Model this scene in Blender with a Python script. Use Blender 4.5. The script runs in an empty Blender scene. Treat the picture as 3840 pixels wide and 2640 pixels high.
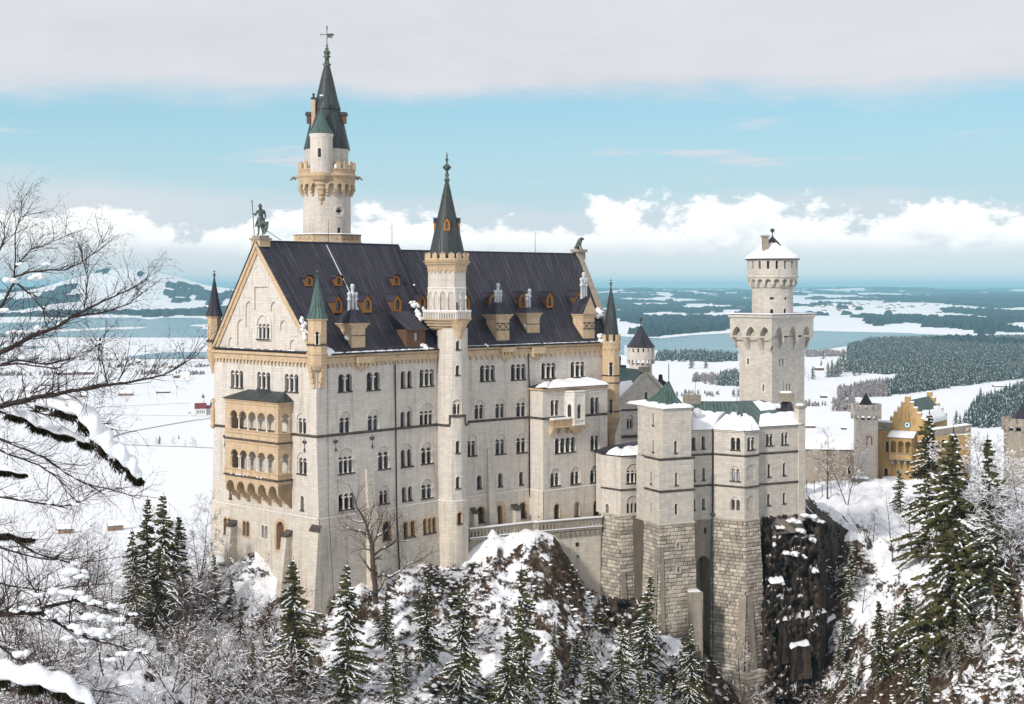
import bpy, math, random
import numpy as np
from mathutils import Vector
from mathutils.geometry import tessellate_polygon
R = math.radians
scene = bpy.context.scene
COL = scene.collection
PI = math.pi
# ------------------------------------------------------------------ camera
F, CX, HY = 5200.0, 1920.0, 1075.0        # focal length / centre / horizon in photo pixels
cam_d = bpy.data.cameras.new('camera')
cam_d.sensor_width = 36.0
cam_d.lens = 36.0 * F / 3840.0
cam_d.shift_y = -(1320.0 - HY) / 3840.0
cam_d.clip_start = 0.5
cam_d.clip_end = 120000.0
cam = bpy.data.objects.new('camera', cam_d)
COL.objects.link(cam)
cam.location = (0, 0, 0)
cam.rotation_euler = (R(90), 0, 0)
scene.camera = cam
# ------------------------------------------------------------------ light
SUN_EL, SUN_AZ = R(30), R(218)            # azimuth clockwise from +Y: behind the camera, to the left
scene.view_settings.view_transform = 'Standard'
scene.view_settings.look = 'None'
scene.view_settings.exposure = 0.22
scene.view_settings.gamma = 1.0
sun_d = bpy.data.lights.new('sun', 'SUN')
sun_d.energy = 2.9
sun_d.angle = R(6)
sun_d.color = (1.0, 0.945, 0.87)
sun = bpy.data.objects.new('sun', sun_d)
COL.objects.link(sun)
sdir = Vector((math.sin(SUN_AZ) * math.cos(SUN_EL), math.cos(SUN_AZ) * math.cos(SUN_EL), math.sin(SUN_EL)))
sun.rotation_euler = sdir.to_track_quat('Z', 'Y').to_euler()
sun.location = sdir * 300
class NT:
 def __init__(self, tree):
  self.t = tree
  tree.nodes.clear()
 def n(self, kind, **kw):
  nd = self.t.nodes.new(kind)
  for k, v in kw.items():
   if k.startswith('i_'):
    nd.inputs[k[2:].replace('_', ' ')].default_value = v
   else:
    setattr(nd, k, v)
  return nd
 def link(self, a, b):
  self.t.links.new(a, b)
 def val(self, sock, v):
  if isinstance(v, (int, float)):
   sock.default_value = v
  elif isinstance(v, (tuple, list)):
   sock.default_value = v
  else:
   self.link(v, sock)
 def math(self, op, a, b=0.0, c=0.0, clamp=False):
  nd = self.n('ShaderNodeMath', operation=op, use_clamp=clamp)
  self.val(nd.inputs[0], a); self.val(nd.inputs[1], b); self.val(nd.inputs[2], c)
  return nd.outputs[0]
 def step(self, x, a, b, lo=0.0, hi=1.0):
  nd = self.n('ShaderNodeMapRange', interpolation_type='SMOOTHSTEP')
  for s, v in zip(nd.inputs[:5], (x, a, b, lo, hi)):
   self.val(s, v)
  return nd.outputs[0]
 def mix(self, f, a, b, mode='MIX'):
  nd = self.n('ShaderNodeMix', data_type='RGBA', blend_type=mode)
  nd.clamp_factor = True
  self.val(nd.inputs[0], f)
  for s, v in ((nd.inputs[6], a), (nd.inputs[7], b)):
   if isinstance(v, (tuple, list)) and len(v) == 3:
    v = (*v, 1.0)
   self.val(s, v)
  return nd.outputs[2]
 def noise(self, vec, scale, detail=4.0, rough=0.55, dims='3D', distortion=0.0):
  nd = self.n('ShaderNodeTexNoise', noise_dimensions=dims)
  nd.inputs['Scale'].default_value = scale
  nd.inputs['Detail'].default_value = detail
  nd.inputs['Roughness'].default_value = rough
  nd.inputs['Distortion'].default_value = distortion
  if vec is not None:
   self.link(vec, nd.inputs['Vector'])
  return nd.outputs['Fac']
 def mapping(self, vec, scale=(1, 1, 1), loc=(0, 0, 0)):
  nd = self.n('ShaderNodeMapping')
  self.link(vec, nd.inputs['Vector'])
  nd.inputs['Scale'].default_value = scale
  nd.inputs['Location'].default_value = loc
  return nd.outputs['Vector']
 def xyz(self, x, y, z):
  nd = self.n('ShaderNodeCombineXYZ')
  for s, v in zip(nd.inputs, (x, y, z)):
   self.val(s, v)
  return nd.outputs[0]
# ------------------------------------------------------------------ sky: Nishita seen through layers of cloud
world = bpy.data.worlds.new('World')
scene.world = world
world.use_nodes = True
g = NT(world.node_tree)
STR = 0.1
sky = g.n('ShaderNodeTexSky', sky_type='NISHITA')
sky.sun_disc = False
sky.sun_elevation = SUN_EL
sky.sun_rotation = SUN_AZ
sky.altitude = 900
sky.air_density = 1.0
sky.dust_density = 0.6
sky.ozone_density = 1.6
tc = g.n('ShaderNodeTexCoord')
sx = g.n('ShaderNodeSeparateXYZ')
g.link(tc.outputs['Generated'], sx.inputs[0])
X, Y, Z = sx.outputs
az = g.math('ARCTAN2', X, Y)                  # direction, radians
el = g.math('ARCSINE', Z)
def C(r, gg, b, k=1.0):                       # sRGB 0-255 -> colour value before the background strength
 f = lambda c: ((c / 255.0 + 0.055) / 1.055) ** 2.4 / STR * k * 0.86
 return (f(r), f(gg), f(b), 1.0)
nA = g.noise(g.xyz(g.math('MULTIPLY', az, 5.0), g.math('MULTIPLY', el, 26.0), 0.0), 1.0, 5, 0.55)
nB = g.noise(g.xyz(g.math('MULTIPLY', az, 2.0), g.math('MULTIPLY', el, 9.0), 3.7), 1.0, 4, 0.5)
# clear band of sky, bright and cyan, paler towards the land
blue = g.mix(0.72, sky.outputs['Color'], C(160, 214, 232))
pale = g.mix(g.step(el, 0.145, 0.045), blue, C(192, 222, 231))
# long thin streaks across the clear band
nS = g.noise(g.xyz(g.math('MULTIPLY', az, 9.0), g.math('MULTIPLY', el, 90.0), 1.3), 1.0, 5, 0.6)
streak = g.math('MULTIPLY', g.step(nS, 0.56, 0.72), g.step(el, 0.135, 0.10), clamp=True)
col = g.mix(g.math('MULTIPLY', streak, 0.75), pale, C(224, 224, 232))
# veil of grey stratus low down
veil_h = g.math('ADD', el, g.math('MULTIPLY', g.math('SUBTRACT', nA, 0.5), 0.05))
veil = g.step(veil_h, 0.071, 0.05)
left = g.step(az, -0.16, -0.30)
veilcol = g.mix(g.step(el, 0.050, 0.012), C(218, 226, 233), C(238, 240, 242))
col = g.mix(g.math('MULTIPLY', veil, 0.85), col, veilcol)
col = g.mix(g.math('MULTIPLY', g.math('MULTIPLY', left, g.step(veil_h, 0.085, 0.06)), 0.7), col, C(228, 229, 234))
# cumulus bank: cauliflower tops on a flat base
vx = g.xyz(g.math('MULTIPLY', az, 15.0), g.math('MULTIPLY', el, 24.0), 8.1)
nC = g.noise(vx, 1.0, 9, 0.62, distortion=0.15)
nW = g.noise(g.xyz(g.math('MULTIPLY', az, 5.6), 0.0, 2.0), 1.0, 2, 0.5)
right = g.step(az, -0.12, 0.30)
tops = g.math('ADD', 0.020, g.math('ADD', g.math('MULTIPLY', nW, 0.054), g.math('ADD', g.math('MULTIPLY', right, 0.013), g.math('MULTIPLY', left, 0.012))))
hh = g.math('SUBTRACT', tops, el)                       # > 0 under the tops
dens = g.math('ADD', g.math('MULTIPLY', hh, 14.0), g.math('MULTIPLY', g.math('SUBTRACT', nC, 0.5), 2.0))
base = g.step(g.math('ADD', el, g.math('MULTIPLY', g.math('SUBTRACT', nC, 0.5), 0.02)), 0.018, 0.036)
cum = g.math('MULTIPLY', g.step(dens, -0.02, 0.12), base)
nD = g.noise(g.xyz(g.math('MULTIPLY', az, 40.0), g.math('MULTIPLY', el, 60.0), 1.1), 1.0, 7, 0.66)
shade = g.math('MULTIPLY', g.step(dens, 0.18, 0.75), g.step(nD, 0.35, 0.65), clamp=True)
cumcol = g.mix(g.math('MULTIPLY', shade, 0.75), C(250, 249, 248, 1.2), C(208, 217, 228))
col = g.mix(cum, col, cumcol)
# the grey-white sheet overhead with its ragged lower edge
edge = g.math('ADD', el, g.math('ADD', g.math('MULTIPLY', g.math('SUBTRACT', nA, 0.5), 0.022), g.math('MULTIPLY', g.math('SUBTRACT', nB, 0.5), 0.012)))
nE = g.noise(g.xyz(g.math('MULTIPLY', az, 11.0), g.math('MULTIPLY', el, 40.0), 5.5), 1.0, 7, 0.62)
edge = g.math('ADD', edge, g.math('MULTIPLY', g.math('SUBTRACT', nE, 0.5), 0.035))
sheet = g.step(edge, 0.124, 0.150)
sheetcol = g.mix(g.step(nB, 0.3, 0.7), C(213, 215, 224), C(226, 226, 232))
sheetcol = g.mix(g.math('MULTIPLY', g.step(nE, 0.35, 0.7), 0.6), sheetcol, C(230, 230, 235))
col = g.mix(sheet, col, sheetcol)
bg = g.n('ShaderNodeBackground')
g.link(col, bg.inputs['Color'])
bg.inputs['Strength'].default_value = STR
wo = g.n('ShaderNodeOutputWorld')
g.link(bg.outputs[0], wo.inputs['Surface'])
# ------------------------------------------------------------------ materials
MATS = {}
def mat(name, build, rough=0.8, spec=0.3, bump=None):
 m = bpy.data.materials.new(name)
 m.use_nodes = True
 k = NT(m.node_tree)
 p = k.n('ShaderNodeBsdfPrincipled')
 o = k.n('ShaderNodeOutputMaterial')
 k.link(p.outputs[0], o.inputs['Surface'])
 p.inputs['Roughness'].default_value = rough
 p.inputs['Specular IOR Level'].default_value = spec
 k.p = p
 c = build(k)
 if c is not None:
  k.val(p.inputs['Base Color'], c if not (isinstance(c, tuple) and len(c) == 3) else (*c, 1.0))
 MATS[name] = m
 return m
def obco(k): return k.n('ShaderNodeTexCoord').outputs['Object']
def uvco(k): return k.n('ShaderNodeTexCoord').outputs['UV']
def geo(k): return k.n('ShaderNodeNewGeometry')
def do_bump(k, h, strength=0.5, dist=0.1):
 b = k.n('ShaderNodeBump')
 b.inputs['Strength'].default_value = strength
 b.inputs['Distance'].default_value = dist
 k.link(h, b.inputs['Height'])
 k.link(b.outputs[0], k.p.inputs['Normal'])
def ashlar(c1, c2, cm, bw=1.1, rh=0.42, stain=0.5, tint=(0.40, 0.36, 0.30), bstr=0.25):
 def f(k):
  uv = uvco(k)
  br = k.n('ShaderNodeTexBrick')
  k.link(uv, br.inputs['Vector'])
  br.offset = 0.5; br.squash = 1.0
  br.inputs['Color1'].default_value = (*c1, 1); br.inputs['Color2'].default_value = (*c2, 1)
  br.inputs['Mortar'].default_value = (*cm, 1)
  br.inputs['Scale'].default_value = 1.0
  br.inputs['Mortar Size'].default_value = 0.018
  br.inputs['Mortar Smooth'].default_value = 0.3
  br.inputs['Brick Width'].default_value = bw
  br.inputs['Row Height'].default_value = rh
  ob = obco(k)
  big = k.noise(ob, 0.22, 5, 0.6)
  run = k.noise(k.mapping(ob, (1.5, 1.5, 0.10)), 1.0, 6, 0.66)     # rain streaks run down the wall
  fine = k.noise(ob, 2.6, 5, 0.65)
  c = k.mix(k.math('MULTIPLY', k.step(run, 0.46, 0.74), stain), br.outputs['Color'], tint)
  c = k.mix(k.math('MULTIPLY', k.step(big, 0.42, 0.70), 0.35), c, (c1[0] * 1.08, c1[1] * 1.03, c1[2] * 0.94))
  c = k.mix(k.math('MULTIPLY', k.step(fine, 0.50, 0.70), 0.30), c, tint)
  do_bump(k, k.math('ADD', br.outputs['Fac'], k.math('MULTIPLY', fine, -0.4)), -bstr, 0.04)
  return c
 return f
mat('limestone', ashlar((0.625, 0.575, 0.52), (0.54, 0.495, 0.445), (0.42, 0.38, 0.335), stain=0.75, tint=(0.33, 0.29, 0.245)))
mat('plinth_stone', ashlar((0.62, 0.565, 0.49), (0.53, 0.48, 0.415), (0.39, 0.35, 0.30), 1.3, 0.5, stain=0.7, tint=(0.33, 0.29, 0.235)))
mat('tower_stone', ashlar((0.58, 0.54, 0.485), (0.46, 0.425, 0.375), (0.34, 0.31, 0.27), 1.1, 0.45, stain=0.5, tint=(0.33, 0.30, 0.26)))
mat('white_stone', lambda k: k.mix(k.step(k.noise(obco(k), 2.0), 0.4, 0.7), (0.68, 0.64, 0.59), (0.58, 0.53, 0.47)))
mat('sandstone', ashlar((0.57, 0.425, 0.28), (0.49, 0.36, 0.232), (0.34, 0.25, 0.165), 0.9, 0.45, stain=0.6, tint=(0.28, 0.20, 0.12)))
mat('ochre_wall', ashlar((0.50, 0.335, 0.15), (0.42, 0.275, 0.12), (0.30, 0.20, 0.10), 0.8, 0.4, stain=0.8, tint=(0.24, 0.165, 0.08)))
mat('weathered_stone', ashlar((0.33, 0.29, 0.24), (0.26, 0.23, 0.19), (0.18, 0.16, 0.13), 0.8, 0.4, stain=0.6, tint=(0.12, 0.10, 0.08)))
def boss(k):
 ob = obco(k)
 rnd = k.n('ShaderNodeAttribute', attribute_name='tone').outputs['Fac']
 c = k.mix(rnd, (0.27, 0.24, 0.20), (0.56, 0.505, 0.425))
 c = k.mix(k.math('MULTIPLY', k.step(k.noise(ob, 0.35, 5, 0.6), 0.50, 0.68), 0.65), c, (0.22, 0.19, 0.155))
 c = k.mix(k.math('MULTIPLY', k.step(k.noise(k.mapping(ob, (0.5, 0.5, 0.12)), 1.0, 5, 0.6), 0.55, 0.72), 0.55), c, (0.17, 0.145, 0.11))
 c = k.mix(k.math('MULTIPLY', k.step(k.noise(ob, 3.0, 5, 0.65), 0.52, 0.7), 0.35), c, (0.20, 0.175, 0.14))
 do_bump(k, k.noise(ob, 5.0, 5, 0.6), 0.5, 0.08)
 return c
mat('bossed_stone', boss, 0.9)
mat('mortar', lambda k: k.mix(k.noise(obco(k), 0.8, 4), (0.075, 0.062, 0.05), (0.15, 0.125, 0.10)), 0.95)
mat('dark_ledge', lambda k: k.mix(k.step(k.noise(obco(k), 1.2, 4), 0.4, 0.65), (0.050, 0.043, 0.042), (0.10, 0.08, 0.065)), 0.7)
def rock(k):
 ob = obco(k)
 n1 = k.noise(k.mapping(ob, (0.7, 0.7, 0.09)), 1.0, 6, 0.65)
 n2 = k.noise(ob, 1.4, 6, 0.68)
 c = k.mix(k.step(n1, 0.4, 0.62), (0.017, 0.013, 0.011), (0.085, 0.062, 0.047))
 c = k.mix(k.math('MULTIPLY', k.step(n2, 0.56, 0.70), 0.6), c, (0.13, 0.10, 0.075))
 up = k.n('ShaderNodeSeparateXYZ'); k.link(geo(k).outputs['Normal'], up.inputs[0])
 s = k.step(k.math('ADD', up.outputs[2], k.math('MULTIPLY', k.math('SUBTRACT', n1, 0.5), 0.5)), 0.88, 0.97)
 do_bump(k, n2, 0.8, 0.5)
 return k.mix(s, c, (0.82, 0.84, 0.88))
mat('rock', rock, 0.9)
def metal_roof(base, hi, lo, streak, seam=0.5, rough=0.42, patch=None):
 def f(k):
  uv = uvco(k)
  s = k.n('ShaderNodeSeparateXYZ'); k.link(uv, s.inputs[0])
  fr = k.math('FRACT', s.outputs[0])
  line = k.math('SUBTRACT', 1.0, k.step(k.math('ABSOLUTE', k.math('SUBTRACT', fr, 0.5)), 0.05, 0.16))
  col_ = k.n('ShaderNodeTexWhiteNoise', noise_dimensions='2D')
  k.link(k.xyz(k.math('FLOOR', k.math('ADD', s.outputs[0], 0.5)), k.math('FLOOR', k.math('DIVIDE', s.outputs[1], 3.3)), 0.0), col_.inputs['Vector'])
  run = k.noise(k.mapping(uv, (1.0, 0.12, 1.0)), 1.2, 5, 0.65)
  spot = k.noise(obco(k), 0.55, 6, 0.65)
  fine = k.noise(obco(k), 5.0, 4, 0.7)
  c = k.mix(col_.outputs['Value'], base, hi)
  c = k.mix(k.math('MULTIPLY', k.step(run, 0.48, 0.70), streak), c, lo)
  if patch:
   c = k.mix(k.math('MULTIPLY', k.step(spot, 0.52, 0.68), 0.8), c, patch)
  c = k.mix(k.math('MULTIPLY', k.step(fine, 0.5, 0.75), 0.35), c, (hi[0] * 1.7, hi[1] * 1.7, hi[2] * 1.7))
  c = k.mix(k.math('MULTIPLY', line, seam), c, (base[0] * 0.25, base[1] * 0.25, base[2] * 0.25))
  do_bump(k, k.math('ADD', line, k.math('MULTIPLY', fine, 0.15)), 0.7, 0.06)
  k.p.inputs['Metallic'].default_value = 0.0
  return c
 return f
mat('dark_roof', metal_roof((0.017, 0.016, 0.023), (0.036, 0.030, 0.049), (0.075, 0.078, 0.10), 0.7, 0.6, patch=(0.024, 0.030, 0.034)), 0.5, 0.35)  # lighter panel tone carries a blue-purple sheen in its colour
mat('green_roof', metal_roof((0.030, 0.035, 0.038), (0.046, 0.056, 0.056), (0.10, 0.17, 0.155), 0.45, 0.8, patch=(0.030, 0.024, 0.030)), 0.5, 0.35)
mat('verdigris', metal_roof((0.050, 0.092, 0.084), (0.075, 0.13, 0.118), (0.13, 0.23, 0.20), 0.6, 0.8, patch=(0.036, 0.048, 0.047)), 0.5, 0.35)
mat('bronze', lambda k: k.mix(k.step(k.noise(obco(k), 2.5, 5, 0.6), 0.42, 0.62), (0.025, 0.032, 0.028), (0.12, 0.17, 0.14)), 0.55)
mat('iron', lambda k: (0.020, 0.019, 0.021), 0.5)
mat('orange_wood', lambda k: k.mix(k.noise(k.mapping(obco(k), (3, 3, 14)), 1.0, 4), (0.27, 0.10, 0.015), (0.42, 0.17, 0.03)), 0.6)
mat('brown_wood', lambda k: k.mix(k.noise(k.mapping(obco(k), (6, 6, 0.8)), 1.0, 4), (0.085, 0.042, 0.026), (0.16, 0.085, 0.05)), 0.7)
mat('grey_wood', lambda k: k.mix(k.noise(k.mapping(obco(k), (2, 2, 0.4)), 1.0, 4), (0.16, 0.10, 0.07), (0.30, 0.21, 0.14)), 0.8)
mat('zinc', lambda k: k.mix(k.noise(obco(k), 3.0, 3), (0.42, 0.44, 0.47), (0.62, 0.64, 0.66)), 0.4)
def glass(k):
 oi = k.n('ShaderNodeObjectInfo')
 w = k.n('ShaderNodeTexBrick')
 k.link(uvco(k), w.inputs['Vector'])
 w.offset = 0.0
 w.inputs['Scale'].default_value = 1.0
 w.inputs['Brick Width'].default_value = 0.42; w.inputs['Row Height'].default_value = 0.62
 w.inputs['Mortar Size'].default_value = 0.035; w.inputs['Mortar Smooth'].default_value = 0.1
 pane = k.mix(k.math('MULTIPLY', k.step(k.noise(obco(k), 0.9, 3), 0.35, 0.65), oi.outputs['Random']), (0.010, 0.010, 0.012), (0.10, 0.115, 0.14))
 frame = k.mix(oi.outputs['Random'], (0.075, 0.035, 0.02), (0.06, 0.05, 0.045))
 k.val(k.p.inputs['Roughness'], 0.12)
 return k.mix(w.outputs['Fac'], pane, frame)
mat('window_glass', glass, 0.1, 0.5)
mat('curtained_glass', lambda k: k.mix(k.step(k.noise(k.mapping(obco(k), (3, 3, 0.3)), 1.0, 3), 0.4, 0.6), (0.22, 0.23, 0.25), (0.42, 0.42, 0.44)), 0.15, 0.5)
def snow(k):
 ob = obco(k)
 n = k.noise(ob, 0.9, 5, 0.6)
 do_bump(k, k.noise(ob, 2.2, 5, 0.6), 0.25, 0.12)
 return k.mix(n, (0.80, 0.82, 0.86), (0.88, 0.885, 0.90))
mat('snow', snow, 0.7, 0.2)
mat('white_plaster', lambda k: k.mix(k.noise(obco(k), 0.5, 3), (0.66, 0.64, 0.60), (0.76, 0.74, 0.70)), 0.8)
mat('red_roof', lambda k: k.mix(k.noise(obco(k), 0.8, 3), (0.13, 0.022, 0.026), (0.20, 0.04, 0.04)), 0.7)
mat('bark', lambda k: k.mix(k.noise(k.mapping(obco(k), (3, 3, 0.7)), 1.0, 4), (0.045, 0.033, 0.026), (0.12, 0.09, 0.07)), 0.9)
mat('near_bark', lambda k: k.mix(k.noise(obco(k), 9.0, 4), (0.020, 0.014, 0.014), (0.06, 0.042, 0.036)), 0.85)
def twig(k):
 n = k.noise(obco(k), 1.6, 3, 0.6)
 return k.mix(k.step(n, 0.45, 0.6), (0.060, 0.030, 0.022), (0.13, 0.075, 0.054))
mat('twig', twig, 0.9)
def needles(k):
 n = k.noise(obco(k), 0.8, 4, 0.6)
 oi = k.n('ShaderNodeObjectInfo')
 a = k.mix(oi.outputs['Random'], (0.050, 0.048, 0.018), (0.032, 0.042, 0.022))
 return k.mix(k.step(n, 0.38, 0.66), a, (0.095, 0.088, 0.032))
mat('needles', needles, 0.85, 0.2)
mat('near_needles', lambda k: k.mix(k.noise(obco(k), 6.0, 3), (0.008, 0.009, 0.005), (0.030, 0.026, 0.012)), 0.9, 0.1)
mat('dead_leaf', lambda k: k.mix(k.noise(obco(k), 1.2, 3), (0.06, 0.036, 0.022), (0.17, 0.095, 0.05)), 0.9)
def forest(base, alt, snowy):
 def f(k):
  ob = obco(k)
  n = k.noise(ob, 0.012, 4, 0.6)
  n2 = k.noise(ob, 0.35, 3, 0.6)
  up = k.n('ShaderNodeSeparateXYZ'); k.link(geo(k).outputs['Normal'], up.inputs[0])
  c = k.mix(n, base, alt)
  s = k.math('MULTIPLY', k.step(n2, 0.50, 0.66), snowy)
  return k.mix(s, c, (0.72, 0.75, 0.80))
 return f
mat('forest_green', forest((0.018, 0.034, 0.030), (0.035, 0.055, 0.045), 0.62), 0.95, 0.1)
mat('far_forest', forest((0.013, 0.034, 0.042), (0.022, 0.046, 0.054), 0.10), 0.95, 0.1)  # base leans blue: a little distance haze is put into the colour
mat('bare_wood', forest((0.13, 0.10, 0.10), (0.20, 0.16, 0.155), 0.55), 0.95, 0.1)
def water(k):
 ob = obco(k)
 n = k.noise(k.mapping(ob, (0.0006, 0.006, 1)), 1.0, 4, 0.6)
 do_bump(k, k.noise(k.mapping(ob, (0.02, 0.08, 1)), 1.0, 3, 0.6), 0.03, 1.0)
 return k.mix(k.step(n, 0.4, 0.65), (0.05, 0.15, 0.195), (0.10, 0.245, 0.30))
mat('lake_water', water, 0.22, 0.5)
mat('lake_ice', lambda k: k.mix(k.noise(k.mapping(obco(k), (0.002, 0.01, 1)), 1.0, 4), (0.55, 0.68, 0.76), (0.75, 0.82, 0.88)), 0.5)
mat('road_mat', lambda k: k.mix(k.noise(obco(k), 0.2, 3), (0.20, 0.19, 0.20), (0.34, 0.33, 0.34)), 0.9)
mat('cloth_dark', lambda k: (0.015, 0.015, 0.018), 0.9)
mat('cloth_red', lambda k: (0.28, 0.02, 0.03), 0.9)
mat('cloth_green', lambda k: (0.05, 0.22, 0.06), 0.9)
mat('skin', lambda k: (0.45, 0.28, 0.21), 0.6)
mat('clock_white', lambda k: (0.75, 0.76, 0.78), 0.5)
mat('clock_teal', lambda k: (0.03, 0.22, 0.30), 0.5)
# ------------------------------------------------------------------ photo coordinates (zoomed crops) -> photo pixels
def zo(ox, oy, s):
 return lambda x, y: (ox + x / s, oy + y / s)
zA = zo(740, 700, 2.28); zB = zo(740, 1300, 2.28); zC = zo(740, 1800, 2.28)
zD = zo(1540, 800, 2.4556); zE = zo(1540, 1350, 2.4556); zF = zo(1000, 60, 1.9)
zG = zo(2200, 1000, 2.28); zH = zo(2200, 1600, 2.28); zI = zo(2200, 2100, 2.58)
zJ = zo(3000, 1350, 2.456); zK = zo(3000, 1900, 2.157); zL = zo(2600, 800, 1.996)
zN = zo(0, 700, 2.28); zO = zo(0, 1300, 2.28); zQ = zo(0, 1900, 2.157)
zM = zo(900, 1950, 2.313); zP = zo(1700, 1950, 2.313); zS = zo(2200, 1000, 1.4159)
def at(px, py, y):
 return Vector(((px - CX) / F * y, y, (HY - py) / F * y))
def gp(px, y):
 return Vector(((px - CX) / F * y, y))
def along(p, d, px):
 k = (px - CX) / F
 s = (k * p.y - p.x) / (d.x - k * d.y)
 return p + d * s
# ------------------------------------------------------------------ mesh builder
class MB:
 def __init__(self):
  self.v = []; self.f = []; self.m = []; self.uv = []; self.sm = []
 def poly(self, pts, m, uv=None, smooth=False):
  i = len(self.v)
  self.v += [tuple(p) for p in pts]
  self.f.append(list(range(i, i + len(pts))))
  self.m.append(m); self.uv.append(uv); self.sm.append(smooth)
 def grid(self, rows, m, uvs=None, smooth=True, close=False):
  i0 = len(self.v)
  n = len(rows[0])
  for r in rows:
   self.v += [tuple(p) for p in r]
  for a in range(len(rows) - 1):
   for b in range(n if close else n - 1):
    c = (b + 1) % n
    q = [i0 + a * n + b, i0 + a * n + c, i0 + (a + 1) * n + c, i0 + (a + 1) * n + b]
    self.f.append(q); self.m.append(m); self.sm.append(smooth)
    if uvs:
     cc = b + 1
     self.uv.append([uvs[a][b], uvs[a][cc], uvs[a + 1][cc], uvs[a + 1][b]])
    else:
     self.uv.append(None)
 def box(self, c, ax, ay, az, m):
  P = [Vector(c) + ax * i + ay * j + az * k for k in (-1, 1) for j in (-1, 1) for i in (-1, 1)]
  w, d, h = ax.length * 2, ay.length * 2, az.length * 2
  for q, (a, b) in (((0, 1, 5, 4), (w, h)), ((3, 2, 6, 7), (w, h)), ((1, 3, 7, 5), (d, h)), ((2, 0, 4, 6), (d, h)), ((4, 5, 7, 6), (w, d)), ((2, 3, 1, 0), (w, d))):
   self.poly([P[t] for t in q], m, [(0, 0), (a, 0), (a, b), (0, b)])
 def lathe(self, c, prof, n, m, a0=0.0, smooth=True, seams=None, cap=True):
  rows = []; uvs = []
  for (r, z) in prof:
   rows.append([(c[0] + r * math.sin(a0 + 2 * PI * k / n), c[1] - r * math.cos(a0 + 2 * PI * k / n), z) for k in range(n)])
   uvs.append([((seams or 2 * PI * max(r, .3)) * k / n, z) for k in range(n + 1)])
  self.grid(rows, m, uvs, smooth, close=True)
  if cap:
   self.poly(rows[-1], m, [(0, 0)] * n)
   self.poly(rows[0][::-1], m, [(0, 0)] * n)
 def tube(self, pts, rad, n, m, smooth=True, cap=False):
  rows = []
  N = len(pts)
  up = Vector((0.13, 0.21, 0.97))
  for i, p in enumerate(pts):
   t = (Vector(pts[min(i + 1, N - 1)]) - Vector(pts[max(i - 1, 0)]))
   if t.length < 1e-9: t = Vector((0, 0, 1))
   t.normalize()
   a = t.cross(up)
   if a.length < 1e-3: a = t.cross(Vector((1, 0, 0)))
   a.normalize(); b = t.cross(a)
   r = rad[i] if hasattr(rad, '__len__') else rad
   rows.append([Vector(p) + (a * math.cos(2 * PI * k / n) + b * math.sin(2 * PI * k / n)) * r for k in range(n)])
  self.grid(rows, m, None, smooth, close=True)
  if cap:
   self.poly(rows[0], m); self.poly(rows[-1][::-1], m)
 def blob(self, c, rx, ry, rz, m, rng, n=7, rough=0.25, axis=None):
  c = Vector(c)
  ax = axis or (Vector((1, 0, 0)), Vector((0, 1, 0)), Vector((0, 0, 1)))
  rows = []
  L = max(3, n // 2)
  for i in range(L + 1):
   th = PI * i / L
   row = []
   for k in range(n):
    ph = 2 * PI * k / n
    q = 1.0 + rng.uniform(-rough, rough) * (0 if i in (0, L) else 1)
    row.append(c + ax[0] * (rx * q * math.sin(th) * math.cos(ph)) + ax[1] * (ry * q * math.sin(th) * math.sin(ph)) + ax[2] * (rz * q * math.cos(th)))
   rows.append(row)
  self.grid(rows, m, None, True, close=True)
 def join(self, o):
  i = len(self.v)
  self.v += o.v
  self.f += [[a + i for a in q] for q in o.f]
  self.m += o.m; self.uv += o.uv; self.sm += o.sm
 def mesh(self, name, off=(0, 0, 0)):
  me = bpy.data.meshes.new(name)
  ox, oy, oz = off
  me.from_pydata([(x - ox, y - oy, z - oz) for x, y, z in self.v], [], self.f)
  names = sorted(set(self.m))
  for s in names:
   me.materials.append(MATS[s])
  idx = {s: i for i, s in enumerate(names)}
  me.polygons.foreach_set('material_index', [idx[s] for s in self.m])
  me.polygons.foreach_set('use_smooth', self.sm)
  if any(u is not None for u in self.uv):
   lay = me.uv_layers.new(name='UVMap')
   fl = []
   for q, u in zip(self.f, self.uv):
    if u is None:
     fl += [0.0, 0.0] * len(q)
    else:
     for a in u: fl += [a[0], a[1]]
   lay.data.foreach_set('uv', fl)
  me.update()
  return me
 def build(self, name, parent=None):
  off = tuple(root_loc(parent)) if parent else (0, 0, 0)
  o = bpy.data.objects.new(name, self.mesh(name, off))
  COL.objects.link(o)
  if parent: o.parent = parent
  return o
def root_loc(o):
 while o.parent: o = o.parent
 return o.location
def tag(o, label=None, cat=None, group=None, kind=None):
 if label: o['label'] = label
 if cat: o['category'] = cat
 if group: o['group'] = group
 if kind: o['kind'] = kind
 return o
def thing(name, label, cat, loc, group=None):
 o = bpy.data.objects.new(name, None)
 COL.objects.link(o)
 o.location = loc
 o.empty_display_size = 1.0
 return tag(o, label, cat, group)
def struct(name, mb):
 return tag(mb.build(name), kind='structure')
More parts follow.
